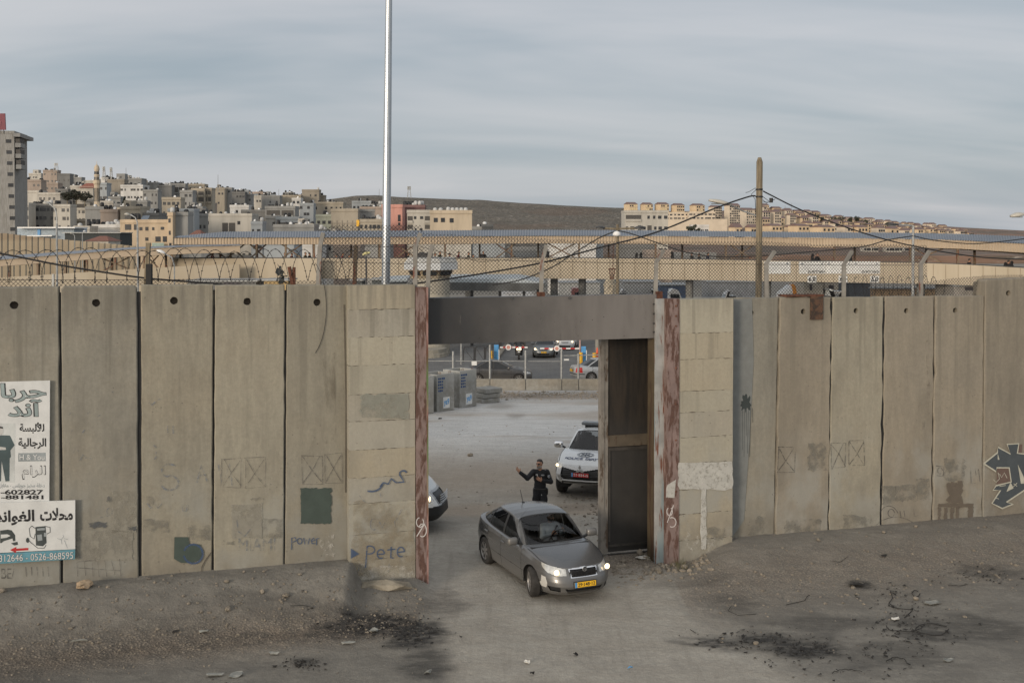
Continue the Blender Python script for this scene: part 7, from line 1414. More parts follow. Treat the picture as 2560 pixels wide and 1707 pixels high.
for (u,hpx,kd,cl_,rz,lab) in walk:
    o = bpy.data.objects.new('person',WK[kd]);C.objects.link(o);y_ = sI(SY,u) + 1.1 + (hash(lab) % 3) *0
    head = P(u,sI(VP,u) - hpx,y_);o.scale = (1.12,1.12,1.06);o.location = (head.x,y_,head.z - 1.06*1.775);o.rotation_euler = (0,0,R(rz));tag(o,lab,'person','people crossing the footbridge')
    o.material_slots[0].link = 'OBJECT';o.material_slots[0].material = cloth[cl_]
    if kd == 2: o.material_slots[2].link = 'OBJECT';o.material_slots[2].material = cloth[cl_]
# ================================================================== the town on the left hill
winm = simple('dark_window_glass',(.028,.030,.034),.25,0,.4,.5);holem = simple('open_balcony_dark',(.085,.08,.074),.9);tankb = simple('black_water_tank',(.016,.016,.017),.6);tankw = simple('white_water_tank',(.46,.46,.45),.6)
COL = {}
def wallm(name,c):
    n = NM('wall_' + name);p = n.P();a = n.ramp(n.noise(n.map(p,(.25,.25,.05)),1.,6,.65),.35,.65);rv = n.rand()
    cc = n.mix(a,mul(c,.82),mul(c,1.08));cc = n.mix(n.math('MULTIPLY',n.ramp(n.noise(n.map(p,(.6,.6,.06)),1.,5),.56,.72),.35),cc,mul(c,.55));cc = n.mix(n.math('MULTIPLY',rv,.25),cc,mul(c,.7));COL[name] = n.out(cc,.9)
for k_,c_ in dict(cream=(.47,.445,.395),beige=(.37,.33,.265),brown=(.285,.255,.21),grey=(.275,.275,.265),darkgrey=(.175,.175,.17),bluegrey=(.32,.345,.36),white=(.58,.57,.545),sand=(.50,.42,.315),pink=(.55,.285,.235),plum=(.20,.12,.115),greengrey=(.34,.36,.30),pinkish=(.345,.285,.24),warm=(.52,.415,.295)).items(): wallm(k_,c_)  # greys serve grey walls and also paint in the shade of sunless faces
WINM = {}
def winmesh(w,h,m):
    k = (round(w,1),round(h,1),m.name)
    if k not in WINM:
        me = bpy.data.meshes.new('window');bm = bmesh.new();bmesh.ops.create_cube(bm,size=1)
        for v in bm.verts: v.co = Vector((v.co.x*k[0],v.co.y*.10,v.co.z*k[1]))
        bm.to_mesh(me);bm.free();me.materials.append(m);WINM[k] = me
    return WINM[k]
def tankmesh(r,h,m):
    k = ('t',round(r,2),round(h,2),m.name)
    if k not in WINM:
        mb = MB().lathe([(r,0),(r*1.02,h*.3),(r*.98,h*.8),(r*.55,h*.97),(r*.2,h)],(0,0,0),12);me = bpy.data.meshes.new('water_tank');me.from_pydata(mb.v,[],mb.f);me.materials.append(m);me.polygons.foreach_set('use_smooth',np.ones(len(me.polygons),bool));WINM[k] = me
    return WINM[k]
def child(name,me,par,loc): o = bpy.data.objects.new(name,me);C.objects.link(o);o.parent = par;o.location = loc;return o
BLD = [];YO = 0.
def block(u0,u1,vt,vb,Yd,col,label,rz=0,fl=0,cols=0,tanks=0,tw=0,skip=.2,depth=None,win=(1.0,1.2),balc=(),top=None,cat='house',seed=None,grp='flat-roofed houses of the town',name='house',ledge=True,side_cols=0,arched=(),rail=False,dish=0):
    """a flat-roofed block: its front spans pixels u0..u1; rz turns the front away to the right"""
    r = random.Random(seed if seed is not None else int(u0*7 + vt*13));Yd = Yd + (len(BLD) *.377) % 4.9;A = P(u0,vb,Yd);q_ = math.tan(R(rz));b_ = (u1 - 1280) /F;xb = A.x;yb = Yd
    # right end of the front on the ray through u1
    den = 1 - b_*q_;xb = (b_*(Yd - q_*A.x)) /den;yb = Yd + q_*(xb - A.x)
    ex = Vector((xb - A.x,yb - Yd,0));wd = ex.length;ex.normalize();ey = Vector((-ex.y,ex.x,0));zt = P(u0,vt,Yd).z;zb = P(u0,vb,Yd).z;h = zt - zb;dp = depth or max(6,min(16,wd*.7))
    o = empty(name,(A.x,A.y,zb),label,cat,grp,rz=math.atan2(ex.y,ex.x));cm = COL[col] if isinstance(col,str) else col
    MB().box((wd/2,dp/2,(h - 8) /2),(wd,dp,h + 8)).build('wall',cm,o)
    mb = MB();t = .18
    for (x,y,sx_,sy_) in ((wd/2,t/2 - .1,wd + .2,t),(wd/2,dp - t/2 + .1,wd + .2,t),(t/2 - .1,dp/2,t,dp - .2),(wd - t/2 + .1,dp/2,t,dp - .2)): mb.box((x,y,h + .38),(sx_,sy_,.80))
    if ledge: mb.box((wd/2,-.02,h - .1),(wd + .3,.5,.18))
    mb.build('roof_parapet',cm,o)
    if fl and cols:
        fh = h/fl
        for j in range(fl):
            for i in range(cols):
                x = wd*(i + .5) /cols + r.uniform(-.15,.15) *wd/cols;z = fh*(j + .55)
                if any(bx0*wd - .6 < x < bx1*wd + .6 and bz0*h - .6 < z < bz1*h + .6 for bx0,bx1,bz0,bz1 in balc): continue
                if r.random() < skip: continue
                w_ = win[0] *r.choice((.7,1,1,1.25));child('window',winmesh(w_,win[1],winm),o,(x,-.01,z))
        for j in range(fl):
            for i in range(side_cols):
                me = winmesh(.8,1.1,winm);wn = child('window',me,o,(-.01 if rz < 0 else wd + .01,dp*(i + .5) /side_cols,fh*(j + .55)));wn.rotation_euler = (0,0,R(90))
    for (a,b,c_,d) in balc:
        child('balcony_opening',winmesh((b - a) *wd,(d - c_) *h,holem),o,((a + b) /2*wd,-.02,(c_ + d) /2*h));m2 = MB().box(((a + b) /2*wd,-.35,c_*h + .35),((b - a) *wd,.12,.75)).box(((a + b) /2*wd,-.2,c_*h),((b - a) *wd + .2,.5,.14));m2.build('balcony_rail',cm,o)
    for (x,z,w_,hh) in arched:
        mb = MB();pts = [(x*wd - w_/2,-.05,z*h),(x*wd + w_/2,-.05,z*h)] + [(x*wd + w_/2*math.cos(R(a_)),-.05,z*h + hh + w_/2*math.sin(R(a_))) for a_ in range(0,181,20)];mb.prism(pts,(0,.1,0)).build('arched_window',winm,o)
    if top:
        for (a,b,hh,tc) in top:
            MB().box(((a + b) /2*wd,dp*.5,h + hh/2 + .02),((b - a) *wd,dp*.7,hh)).build('roof_room',COL[tc],o);
            if b - a > .2: child('window',winmesh(1.0,1.1,winm),o,((a + b) /2*wd,dp*.15 - .02,h + hh*.5))
    k = max(.5,min(1.15,3.2*Yd/F)) if Yd > 500 else .62
    for i in range(tanks + tw):
        m_ = tankb if i < tanks else tankw;x = r.uniform(.05,.95) *wd if tanks + tw < 5 else wd*(.06 + .88*(i + r.uniform(-.2,.2)) /(tanks + tw));child('water_tank',tankmesh(.62,1.5,m_),o,(max(.7,min(wd - .7,x)),r.uniform(1.,dp*.5),h + r.choice((.05,.05,.7))))
    for i in range(dish):
        e = MB().lathe([(.05,0),(.4,.1),(.52,.22)],(0,0,0),12,axis='Y').build('satellite_dish',MT['white'],o);e.location = (r.uniform(.2,.8) *wd,.8,h + 1.1);e.rotation_euler = (R(-20),0,R(r.uniform(-40,40)))
    BLD.append((u0,u1,vt,vb,label,o,Yd));return o
# tall block at the left edge
o = block(-70,38,333,640,310,concrete('tower_block_stone',(.36,.355,.34),(.31,.305,.295),.3,0,warm=(.36,.34,.30)),'tall pale grey apartment tower cut by the left edge, with small square windows',rz=10,depth=14,cat='apartment block',name='apartment_tower',grp='',ledge=False)
for j in range(10):
    for uu in (-28,17): 
        p = P(uu,352 + j*27.6*1.0,310);wn = child('window',winmesh(1.45,1.0,winm),o,(0,0,0));L_ = Matrix.Rotation(-o.rotation_euler.z,3,'Z') @ (p - o.location);wn.location = (L_.x + (.15*j if uu > 0 else 0),-.02,L_.z)
for j,vv in enumerate((368,395,422)):
    e = MB().bbox((0,0,0),(1.5,5,1.25),.05).build('balcony',COL['grey'],o);L_ = Matrix.Rotation(-o.rotation_euler.z,3,'Z') @ (P(44 + j,vv - 5,312) - o.location);e.location = (L_.x,2.6,L_.z);MB().box((-.1,0,1.3),(1.25,4.6,1.2)).build('balcony_recess',holem,e)
e = MB().box((0,0,0),(1.9,15,1.0)).build('roof_overhang',COL['grey'],o);L_ = Matrix.Rotation(-o.rotation_euler.z,3,'Z') @ (P(42,338,312) - o.location);e.location = (L_.x,7,L_.z)
bb = empty('billboard',P(-4,330,311),'dark red billboard on the roof of the tall left tower','billboard');MB().prism([P(-40,284,311),P(12,284,311),P(14,325,311),(P(-40,325,311))],(0,.4,0)).build('panel',simple('billboard_red',(.155,.028,.045),.6),bb,True);mb = MB()
for u in (-20,2,9): mb.bar(P(u,325,311.3),P(u,334,311.3),.15)
mb.build('support',MT['steel_dark'],bb,True);MB().prism([P(-14,303,310.9),P(2,303,310.9),P(1,318,310.9),P(-8,318,310.9)],(0,.05,0)).build('faded_mark',simple('billboard_mark',(.23,.07,.09),.6),bb,True)
G_ = 'flat-roofed houses of the town'
# near apartment house
o = block(302,420,556,660,300,'warm','sunlit beige apartment house with green-railed balcony nearest behind the covered ramp',rz=0,fl=3,cols=0,depth=12,cat='apartment house',name='apartment_house',grp='')
def win_at(o,u,v,w_,h_,Yd,m=None,name='window'):
    L_ = Matrix.Rotation(-o.rotation_euler.z,3,'Z') @ (P(u,v,Yd) - o.location);return child(name,winmesh(w_,h_,m or winm),o,(L_.x,-.04,L_.z))
for (u,v,w_,h_) in ((319,541,1.7,1.3),(319,568,1.7,1.5),(338,568,.9,1.5),(351,572,.75,.9),(366,572,.8,1.0),(382,572,.6,.8),(316,597,.8,1.1),(366,598,.8,.9),(394,598,1.4,1.4),(411,598,1.1,1.5),(405,571,.9,.8)): win_at(o,u,v,w_,h_,300)
MB().box((3.9,4,11.8),(9.0,8,.18)).build('terrace_roof',COL['cream'],o);MB().bbox((1.2,2.95,9.9),(2.6,6,3.2),.03).build('stair_tower',COL['warm'],o);MB().bar((5.6,.6,8.6),(5.6,.6,11.7),.18).bar((8.9,.6,8.6),(8.9,.6,11.7),.22).build('terrace_column',COL['cream'],o);MB().box((5.4,3,10.0),(6.8,4,2.6)).build('terrace_glazing',simple('blue_grey_glazing',(.09,.10,.115),.3),o)
for (x,y) in ((2.6,2),(3.4,2.2),(4.2,2)): child('water_tank',tankmesh(.62,1.9,tankb),o,(x,y,11.9))
MB().prism([(5.0,1,11.9),(7.0,1,11.9),(7.0,3,13.1),(5.0,3,13.1)],(0,.1,.1)).build('solar_panel',simple('solar_panel',(.10,.13,.17),.2),o)
MB().box((10.6,-.7,4.8),(3.2,1.4,.14)).box((10.6,-1.35,5.3),(3.2,.06,.9)).build('balcony',simple('green_rail',(.26,.34,.30),.5),o)
block(420,432,538,660,298,'warm','narrow sunlit stair tower on the right of the beige apartment house',fl=4,cols=1,skip=0,win=(.5,1.1),depth=6,tw=1,grp='');block(432,470,537,660,300,'grey','blank grey block wall right of the beige apartment house',rz=8,tanks=3,grp='',depth=10)
block(511,630,539,660,420,'cream','cream apartment house with paired dark balconies above the bridge roof left end',fl=3,cols=9,balc=((.38,.50,.60,.85),(.52,.65,.60,.85),(.38,.50,.36,.55),(.52,.65,.36,.55)),tanks=2,tw=2,skip=.15,grp='',win=(1.1,1.3),depth=11)
block(1075,1180,532,650,330,'sand','sandstone house with seven white roof tanks and arched windows',rz=3,depth=12,cat='house',grp='',arched=((.84,.40,1.5,.7),(.17,.0,1.5,.6),(.85,.0,1.5,.6)));o = BLD[-1][5]
for (u,v) in ((1089,550),(1107,550),(1129,551)): win_at(o,u,v,1.25,1.3,330)
for (u,h_) in ((1087,1.35),(1101,1.35),(1120,1.6),(1131,1.4),(1142,1.4),(1153,1.4),(1164,1.4)): L_ = P(u,531,331) - o.location;child('water_tank',tankmesh(.62,h_ + .1,tankw),o,(L_.x,1.2,L_.z))
block(1018,1076,531,650,350,'cream','grey-beige flats with stacked balconies between pink house and sandstone house',fl=4,cols=4,balc=((.02,.24,.78,.92),(.02,.24,.60,.74),(.76,.98,.78,.92),(.76,.98,.60,.74)),skip=.1,grp='',depth=10,win=(.8,.9));block(955,1006,517,650,360,'pink','salmon pink apartment house with a narrow window strip right of the tall pole',rz=0,grp='',depth=9,side_cols=0);win_at(BLD[-1][5],996,545,.9,2.2,360);win_at(BLD[-1][5],996,560,.7,1.0,360)
block(1005,1062,518,620,372,'plum','plum brown upper storey behind the pink house with chimney-like water tanks',tanks=5,tw=5,grp='')
block(828,895,527,640,400,'beige','windowless beige warehouse with a concrete frame grid left of the tall pole',grp='',depth=16);o = BLD[-1][5];mb = MB()
for i in range(6): mb.box((.2 + i*1.9,-.08,6.5),(.22,.2,13))
for z in (8.5,12.0): mb.box((4.8,-.09,z),(9.8,.2,.2))
mb.build('frame_grid',COL['brown'],o);block(893,937,528,640,405,'grey','shaded grey side wing of the windowless warehouse',rz=14,grp='')
block(900,962,554,640,340,'beige','low beige house with four small windows and a yellow banner left of the tall pole',fl=3,cols=6,skip=.1,tanks=4,tw=2,grp='',depth=9);MB().box((-.6,-.3,10.2),(.9,.1,2.0)).build('yellow_banner',MT['yellow'],BLD[-1][5])
block(302,358,466,560,560,'white','white apartment block with small square windows right of the minaret',fl=5,cols=7,tanks=6,tw=2,skip=.3,win=(1.0,1.1),grp='',depth=10)
block(269,312,452,560,620,'brown','tall brown blank-sided block just right of the minaret',fl=0,tanks=3,tw=2,grp='',top=((.5,1.0,4,'grey'),));block(300,355,449,520,640,'grey','grey hilltop block with white and black tanks behind the white apartments',fl=3,cols=5,tanks=5,tw=3,grp='')
block(104,146,460,560,640,'pinkish','pinkish brown apartment house below the red-brown hilltop building',fl=4,cols=4,skip=.15,grp='',tanks=0,tw=3);block(108,144,428,480,700,'pinkish','red-brown hilltop building with black tanks and an aerial lattice',fl=3,cols=4,tanks=5,grp='');block(144,176,437,500,690,'darkgrey','unfinished grey concrete slab building right of the hilltop lattice',fl=2,cols=3,grp='')
block(57,104,453,545,560,'pinkish','pinkish beige three-storey house right of the tall tower',fl=4,cols=4,skip=.2,tanks=4,grp='');block(72,104,436,470,720,'cream','cream stepped house with a domed roof room on the hilltop',fl=2,cols=4,tw=2,top=((.3,.75,3,'cream'),),grp='')
block(95,152,486,560,480,'cream','cream house with deep-set windows in mid slope left of the dark trees',fl=3,cols=5,tanks=3,grp='');block(64,98,481,540,500,'cream','plain cream gable wall block in mid slope',grp='',rz=-14);block(155,234,502,560,470,'cream','long cream house with shaded loggia left of the minaret',fl=3,cols=8,balc=((.42,.78,.62,.86),),tanks=2,tw=1,grp='')
block(80,136,514,600,400,'darkgrey','shaded grey apartment row below the cream houses',fl=4,cols=6,skip=.25,tanks=4,tw=3,rz=12,grp='');block(134,176,516,600,395,'cream','cream and grey apartment end with stacked windows left of the mosque',fl=4,cols=4,skip=.2,tanks=3,grp='');block(38,72,512,600,390,'cream','yellowish apartment house with wide balconies touching the tall tower',fl=4,cols=3,balc=((.05,.45,.35,.55),(.05,.45,.62,.8)),grp='')
block(180,272,553,640,410,'beige','low beige mosque base under the minaret',fl=2,cols=5,skip=.3,tw=3,grp='',cat='mosque',name='mosque')
block(250,268,461,530,520,'bluegrey','bluish white block right behind the minaret',fl=3,cols=3,grp='',skip=.1);block(252,280,447,480,640,'white','small white house with black tanks and two masts behind the minaret',fl=2,cols=3,tanks=6,grp='')
o = block(202,234,470,520,600,'cream','house with a low red tiled roof left of the minaret',fl=2,cols=4,grp='');MB().prism([(-1,-1,10.9),(8.5,-1,10.9),(8.5,3,13.5),(2,3,13.5)],(0,.3,.1)).build('tiled_roof',simple('red_tiles',(.23,.085,.06),.8),o)
for (a) in ((358,395,478,540,560,'grey','grey house stepping down right of the white apartments',3,4,2,1),(370,394,459,500,650,'grey','small hilltop house with two white and one black tank',2,2,2,2),(394,430,466,520,640,'darkgrey','windowless dark grey block on the ridge',0,0,3,3),(428,464,462,520,650,'grey','unfinished concrete frame house on the ridge with tank row',2,3,6,0),(405,452,498,570,430,'beige','beige house with two square windows in mid town',3,4,1,0),(450,482,480,560,470,'grey','grey apartment end wall right of the beige mid-town house',4,3,1,0),(463,512,463,500,660,'beige','beige ridge house with bits of column rods on the roof',2,5,4,1),(532,562,474,520,660,'beige','beige ridge house carrying a thin white mast',2,3,0,0),(560,580,472,520,665,'grey','grey ridge house right of the white mast',3,2,3,0),(580,613,483,540,620,'darkgrey','slate grey ridge house with a row of six black tanks',3,4,6,0),(612,629,488,540,625,'grey','narrow grey house with an open roof frame',2,2,0,0),(634,654,492,540,660,'cream','cream house with a domed turret on the ridge',2,3,1,0),(655,700,492,550,640,'grey','wide plain grey block right of the domed turret',2,3,3,0),(704,752,491,540,650,'beige','beige block with black tanks left of the hilltop villa',1,2,6,0),(755,798,477,530,660,'brown','hilltop villa with an arcaded roof terrace at the end of the ridge',2,3,0,1),(796,812,491,530,665,'brown','low annex right of the hilltop villa',1,2,2,0),(750,784,512,560,500,'bluegrey','lower wing of the white stepped apartment house',3,4,2,1),(730,752,499,560,505,'white','white stepped apartment house with small dark windows',4,2,0,0),(785,858,509,560,520,'beige','yellowish two-storey house above the warehouse',2,6,3,1),(575,622,517,570,470,'white','white house with black tanks behind the cream apartments',2,4,4,1),(663,738,520,580,440,'grey','unfinished grey house with an open concrete upper floor',3,5,5,2),(690,748,547,640,400,'bluegrey','blue-grey house below the unfinished frame',2,5,2,0),(664,692,545,640,405,'grey','grey house left of the blue-grey one',3,2,1,0),(790,830,541,640,410,'greengrey','greenish grey house left of the warehouse',3,3,2,0),(684,785,567,640,340,'grey','low wide grey house directly above the bridge roof',2,7,3,2),(604,664,529,600,450,'darkgrey','dark blank house right of the cream apartments',2,3,2,0),(628,656,559,640,380,'bluegrey','small pale blue house right of the cream apartments',2,2,0,1),(420,486,527,600,380,'bluegrey','pale blue-white house behind the beige apartment house',2,4,3,0),(880,928,506,560,560,'bluegrey','blue-grey gabled house on the slope left of the tall pole',2,5,2,1),(900,962,521,570,500,'pinkish','small orange-brown house left of the tall pole',1,4,4,1),(926,962,514,560,520,'grey','grey house with tank rows touching the tall pole',2,3,3,2),(1205,1232,566,650,360,'darkgrey','low dark house with two white tanks right of the sandstone house',1,2,0,2),(1180,1206,572,650,365,'grey','flat grey roof shed next to the sandstone house',0,0,1,0),(478,512,475,540,480,'beige','unfinished house with two rows of open balconies, left half',3,0,1,0),(510,530,474,540,482,'beige','unfinished house with open balconies, right half',3,0,1,0)):
    u0,u1,vt,vb,Yd,col,lab,fl,cols,tk,tw_ = a;bal = ((.06,.46,.48,.70),(.54,.94,.48,.70),(.06,.46,.74,.94),(.54,.94,.74,.94)) if 'open balconies' in lab else (((.05,.5,.62,.9),(.55,.95,.62,.9)) if 'unfinished' in lab else ())
    block(u0,u1,vt,vb,Yd,col,lab,fl=fl,cols=cols,tanks=tk,tw=tw_,grp=G_,balc=bal,dish=1 if Yd < 520 else 0)
# small houses filling the slope between them
taken = list(BLD);r_ = random.Random(11);used = set()
lands = [(238,480,'minaret'),(330,490,'white apartments'),(360,560,'beige apartments'),(570,555,'cream apartments'),(776,490,'hilltop villa'),(125,450,'red-brown building'),(195,495,'dark trees'),(870,545,'warehouse'),(700,534,'unfinished frame'),(428,514,'mid-town house'),(600,495,'black tank row'),(20,450,'tall left tower')]
cnt_ = 0
for row,(Yd,vb0) in enumerate(((740,0),(700,8),(600,22),(540,38),(470,52),(430,66),(390,80),(355,92))):
    u = 44 + row*5
    while u < 905:
        wpx = r_.uniform(6.0,11.5) *F/Yd/1.25;hpx = r_.uniform(4.0,8.5 if Yd > 450 else 6.6) *F/Yd;vr = float(np.interp(u + wpx/2,RT[0],RT[1]));v1 = vr + vb0 + r_.uniform(-3,5)
        hid = any(b[6] > Yd - 30 and (min(u + wpx,b[1]) - max(u,b[0])) > 0 and (min(u + wpx,b[1]) - max(u,b[0])) *max(0,min(v1,b[2] + 45,b[3]) - max(v1 - hpx,b[2])) > .16*(b[1] - b[0]) *(min(b[2] + 45,b[3]) - b[2]) for b in taken)
        if v1 < 640 and not hid and r_.random() < .85 and cnt_ < 190:
            colr = r_.choice(('cream','grey','beige','grey','brown','white','bluegrey','darkgrey','cream','pinkish'));fl = max(1,int(hpx/(3.1*F/Yd)));cols = max(2,int(wpx*Yd/F/1.9));tk = r_.randint(0 if Yd > 450 else 2,4);tw_ = r_.choice((0,0,0,1,1,2));cu,cv = u + wpx/2,v1 - hpx*.5
            ld = min(lands,key=lambda l: abs(l[0] - cu) + 1.5*abs(l[1] - cv));rel = ('uphill' if cv < ld[1] - 12 else 'downhill' if cv > ld[1] + 12 else 'level');sidew = 'left' if cu < ld[0] else 'right'
            base = {'bluegrey': 'bluish','darkgrey': 'dark grey','greengrey': 'greenish'}.get(colr,colr) + ' ' + ('low' if fl == 1 else 'two-storey' if fl == 2 else 'tall') + ' house'
            tks = ('no','one','two','three','four')[tk] + ' black' + ('',' and one white',' and two white')[tw_] + ' tanks'
            lab = f'{base}, {tks}, {rel} {sidew} of {ld[2]}';ok = lab not in used
            if ok: used.add(lab);cnt_ += 1;block(u,u + wpx,v1 - hpx,v1 + 25,Yd,colr,lab,rz=r_.choice((0,0,6,-10,14)),fl=fl,cols=cols,tanks=tk,tw=tw_,skip=.08,grp=G_,win=(1.05,1.25),top=((.1,.45,2.6,colr),) if r_.random() < .35 else None,seed=int(u*3 + row),dish=1,balc=((.1,.45,.55,.85),) if r_.random() < .3 and fl > 1 else ())
        u += wpx*r_.uniform(.7,1.25)
# minaret
mn = empty('minaret',P(238,553,411),'slender pale stone minaret with a dome and balcony rising above the town','minaret');k = F/411;zv = lambda v: P(238,v,411).z;cx,cy = mn.location.x,413
stone = simple('minaret_stone',(.50,.42,.315),.85,0,.12,.5)
ML = lambda prof,nme,n_=10: MB().lathe([(r/k,zv(v)) for r,v in prof],(cx,cy,0),n_).build(nme,stone,mn,True)
ML([(9.0,580),(8.6,522),(9.5,520),(9.5,516),(7.4,512),(7.2,462),(9.0,458)],'shaft');ML([(9.6,458),(9.8,452),(9.2,452)],'balcony');ML([(6.6,453),(6.4,440),(7.4,438),(7.0,436)],'upper_shaft');ML([(6.0,437),(5.8,427),(6.8,425)],'lantern',8);MB().lathe([(r/k,zv(v)) for r,v in ((6.6,425),(6.7,421),(5.6,416),(3.2,412.5),(.8,410.5),(.3,402)) ],(cx,cy,0),16).build('dome',stone,mn,True,smooth=True,auto=60)
for i in range(5):
    a = R(-90 + (i - 2) *36);c_ = (cx + 7.25/k*math.cos(a),cy + 7.25/k*math.sin(a),(zv(504) + zv(470)) /2);MB().box(c_,(.06,.34,zv(470) - zv(504)),rz=a).build('slit_window',winm,mn,True);MB().box((cx + 6.45/k*math.cos(a),cy + 6.45/k*math.sin(a),zv(446)),(.06,.36,1.2),rz=a).build('arched_window',winm,mn,True);MB().box((cx + 5.9/k*math.cos(a),cy + 5.9/k*math.sin(a),zv(432)),(.06,.4,1.1),rz=a).build('arched_window',winm,mn,True);MB().box((cx + 8.7/k*math.cos(a),cy + 8.7/k*math.sin(a),zv(538)),(.06,.36,2.0),rz=a).build('slit_window',winm,mn,True)
# blue-roofed market hall and low red roofs by the far wall
o = empty('market_hall',P(110,600,260),'long pale market hall with a white flat canopy beside the tall tower','building');MB().prism([P(43,570,260),P(185,570,260),P(185,640,260),P(43,640,260)],(0,8,0)).build('wall',simple('hall_bluewhite',(.34,.40,.45),.8),o,True);MB().prism([P(43,567.5,258),P(187,567.5,258),P(187,571,258),P(43,571,258)],(0,8,0)).build('canopy',MT['white'],o,True);MB().prism([P(94,573,259.9),P(101,573,259.9),P(101,588,259.9),P(94,588,259.9)],(0,-.1,0)).build('blue_door',MT['blue'],o,True);MB().prism([P(43,589,258),P(130,588,258),P(130,591,258),P(43,592,258)],(0,3,0)).build('lower_canopy',MT['white'],o,True)
o = empty('market_hall',P(230,610,250),'dark green-black sheeted shed below the minaret','building');MB().prism([P(162,583,250),P(300,583,250),P(300,640,250),P(162,640,250)],(0,8,0)).build('wall',simple('dark_sheet',(.025,.032,.034),.7),o,True);MB().prism([P(155,581,249.5),P(302,581,249.5),P(302,583,249.5),P(155,583,249.5)],(0,8,0)).build('roof',MT['galv_dull'],o,True)
def redroof(label,u0,u1,vt,vb,Yd):
    a,b = P(u0,vb,Yd),P(u1,vb,Yd);t = P((u0 + u1) /2,vt,Yd);o = empty('tiled_house',(a.x,Yd,a.z),label,'house');w_ = b.x - a.x;h_ = t.z - a.z
    MB().add([(0,0,0),(w_,0,0),(w_,8,0),(0,8,0),(w_*.35,4,h_),(w_*.65,4,h_)],[(0,1,5,4),(1,2,5),(2,3,4,5),(3,0,4)]).build('roof',simple('brown_tiles',(.19,.085,.06),.85),o);MB().box((w_/2,4,-3),(w_*.9,7,6)).build('wall',COL['cream'],o)
redroof('low house with a brown hipped tile roof behind the far concrete wall',210,272,590,603,230);redroof('small red tiled roof beside the blank grey block',468,502,575,590,270)
block(222,300,568,640,300,'white','white workshop row with big tanks below the mosque',fl=1,cols=6,tanks=5,tw=4,grp='');block(185,224,572,640,290,'cream','small cream workshop left of the big tanks',fl=1,cols=3,tanks=2,tw=1,grp='')
# masts
def mast(label,u,vt,vb,Yd,r,lattice=False,wide=0):
    b,t = P(u,vb,Yd),P(u,vt,Yd);mb = MB()
    if lattice:
        for s1,s2 in ((-1,-1),(1,-1),(1,1),(-1,1)): mb.bar(b + Vector((s1*wide,s2*wide,0)),t + Vector((s1*wide*.35,s2*wide*.35,0)),r)
        for i in range(6): z0 = b.lerp(t,i/6);z1 = b.lerp(t,(i + 1) /6);mb.bar(z0 + Vector((-wide*(1 - .1*i),-wide,0)),z1 + Vector((wide*(.9 - .1*i),-wide,0)),r*.7)
        for i in range(3): mb.box(t + Vector((wide*(i - 1) *.7,-wide*.5,-(t.z - b.z) *.16)),(wide*.5,.3,(t.z - b.z) *.3))
    else: mb.tube([b,t],[r,r*.6],5)
    tag(mb.build('radio_mast',MT['galv_dull']),label,'mast','masts on the hill')
mast('lattice phone mast with panel aerials on the bare hill',1023,466,495,760,.22,True,1.3);mast('thin white-tipped mast on the beige ridge house',545,437,480,655,.20);mast('thin mast on the ridge block behind the white apartments',315,420,452,640,.16);mast('phone mast right behind the minaret, left of two',260,417,450,640,.22,True,.8);mast('phone mast behind the minaret, right of two',278,419,452,640,.22,True,.8);mast('lattice aerial on the red-brown hilltop building',141,408,430,700,.15,True,1.2);mast('short mast left of the hilltop villa',697,473,496,640,.16);mast('thin mast on the bare hill left of the tall pole',948,473,490,1300,.3)
mast('thin aerial behind the suburb right of the wooden pole, left of three',1951,521,545,1300,.3);mast('thin aerial behind the suburb right of the wooden pole, middle of three',1963,514,545,1300,.3);mast('thin aerial behind the suburb right of the wooden pole, right of three',1979,508,545,1300,.3)
# ================================================================== the suburb on the right ridge
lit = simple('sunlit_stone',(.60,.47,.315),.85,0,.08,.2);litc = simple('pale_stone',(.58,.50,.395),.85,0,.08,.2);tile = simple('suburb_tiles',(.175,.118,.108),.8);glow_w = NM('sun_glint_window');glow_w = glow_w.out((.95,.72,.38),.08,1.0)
def gable(label,u0,u1,vt,vb,Yd,m=None,fl=4,cols=3,glint=False,roofh=.22,side=.35,grp='houses of the hilltop suburb',rz=24,name='suburb_house'):
    """stone house with a tiled gable; the sunlit front on the left, the shaded flank turned to the right"""
    A = P(u0,vb,Yd);zt = P(u0,vt,Yd).z;wd = (u1 - u0) *Yd/F;h = (zt - A.z);o = empty(name,A,label,'house',grp,rz=R(rz));w_ = wd*(1 - side) /math.cos(R(rz));dp = max(6,wd*side/math.sin(R(rz)) if rz else wd*.6);hw = h*(1 - roofh)
    m = m or lit;MB().box((w_/2,dp/2,(hw - 8) /2),(w_,dp,hw + 8)).build('wall',m,o)
    MB().add([(-.3,-.3,hw),(w_ + .3,-.3,hw),(w_ + .3,dp + .3,hw),(-.3,dp + .3,hw),(-.3,dp/2,h),(w_ + .3,dp/2,h)],[(0,1,5,4),(2,3,4,5),(1,2,5),(3,0,4)]).build('roof',tile,o)
    fh = hw/fl;r = random.Random(int(u0*11))
    for j in range(fl):
        for i in range(cols):
            if r.random() < .12: continue
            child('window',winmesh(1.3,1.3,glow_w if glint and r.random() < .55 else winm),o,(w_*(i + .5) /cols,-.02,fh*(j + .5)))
        for i in range(max(1,cols - 1)):
            wn = child('window',winmesh(1.2,1.3,winm),o,(w_ + .02,dp*(i + .5) /max(1,cols - 1),fh*(j + .5)));wn.rotation_euler = (0,0,R(90))
    return o
tn = ('first','second','third','fourth','fifth')
for i,(u0,u1,vt,vb,gl_x) in enumerate(((1574,1607,505,560,True),(1614,1644,506,560,True),(1652,1686,505.5,560,True),(1692,1724,508,560,False),(1741,1776,508.5,560,True))): gable(f'{tn[i]} from the left of five sunlit stone towers on the suburb ridge',u0,u1,vt,vb,1000,lit,6,4,gl_x,.10,.36)
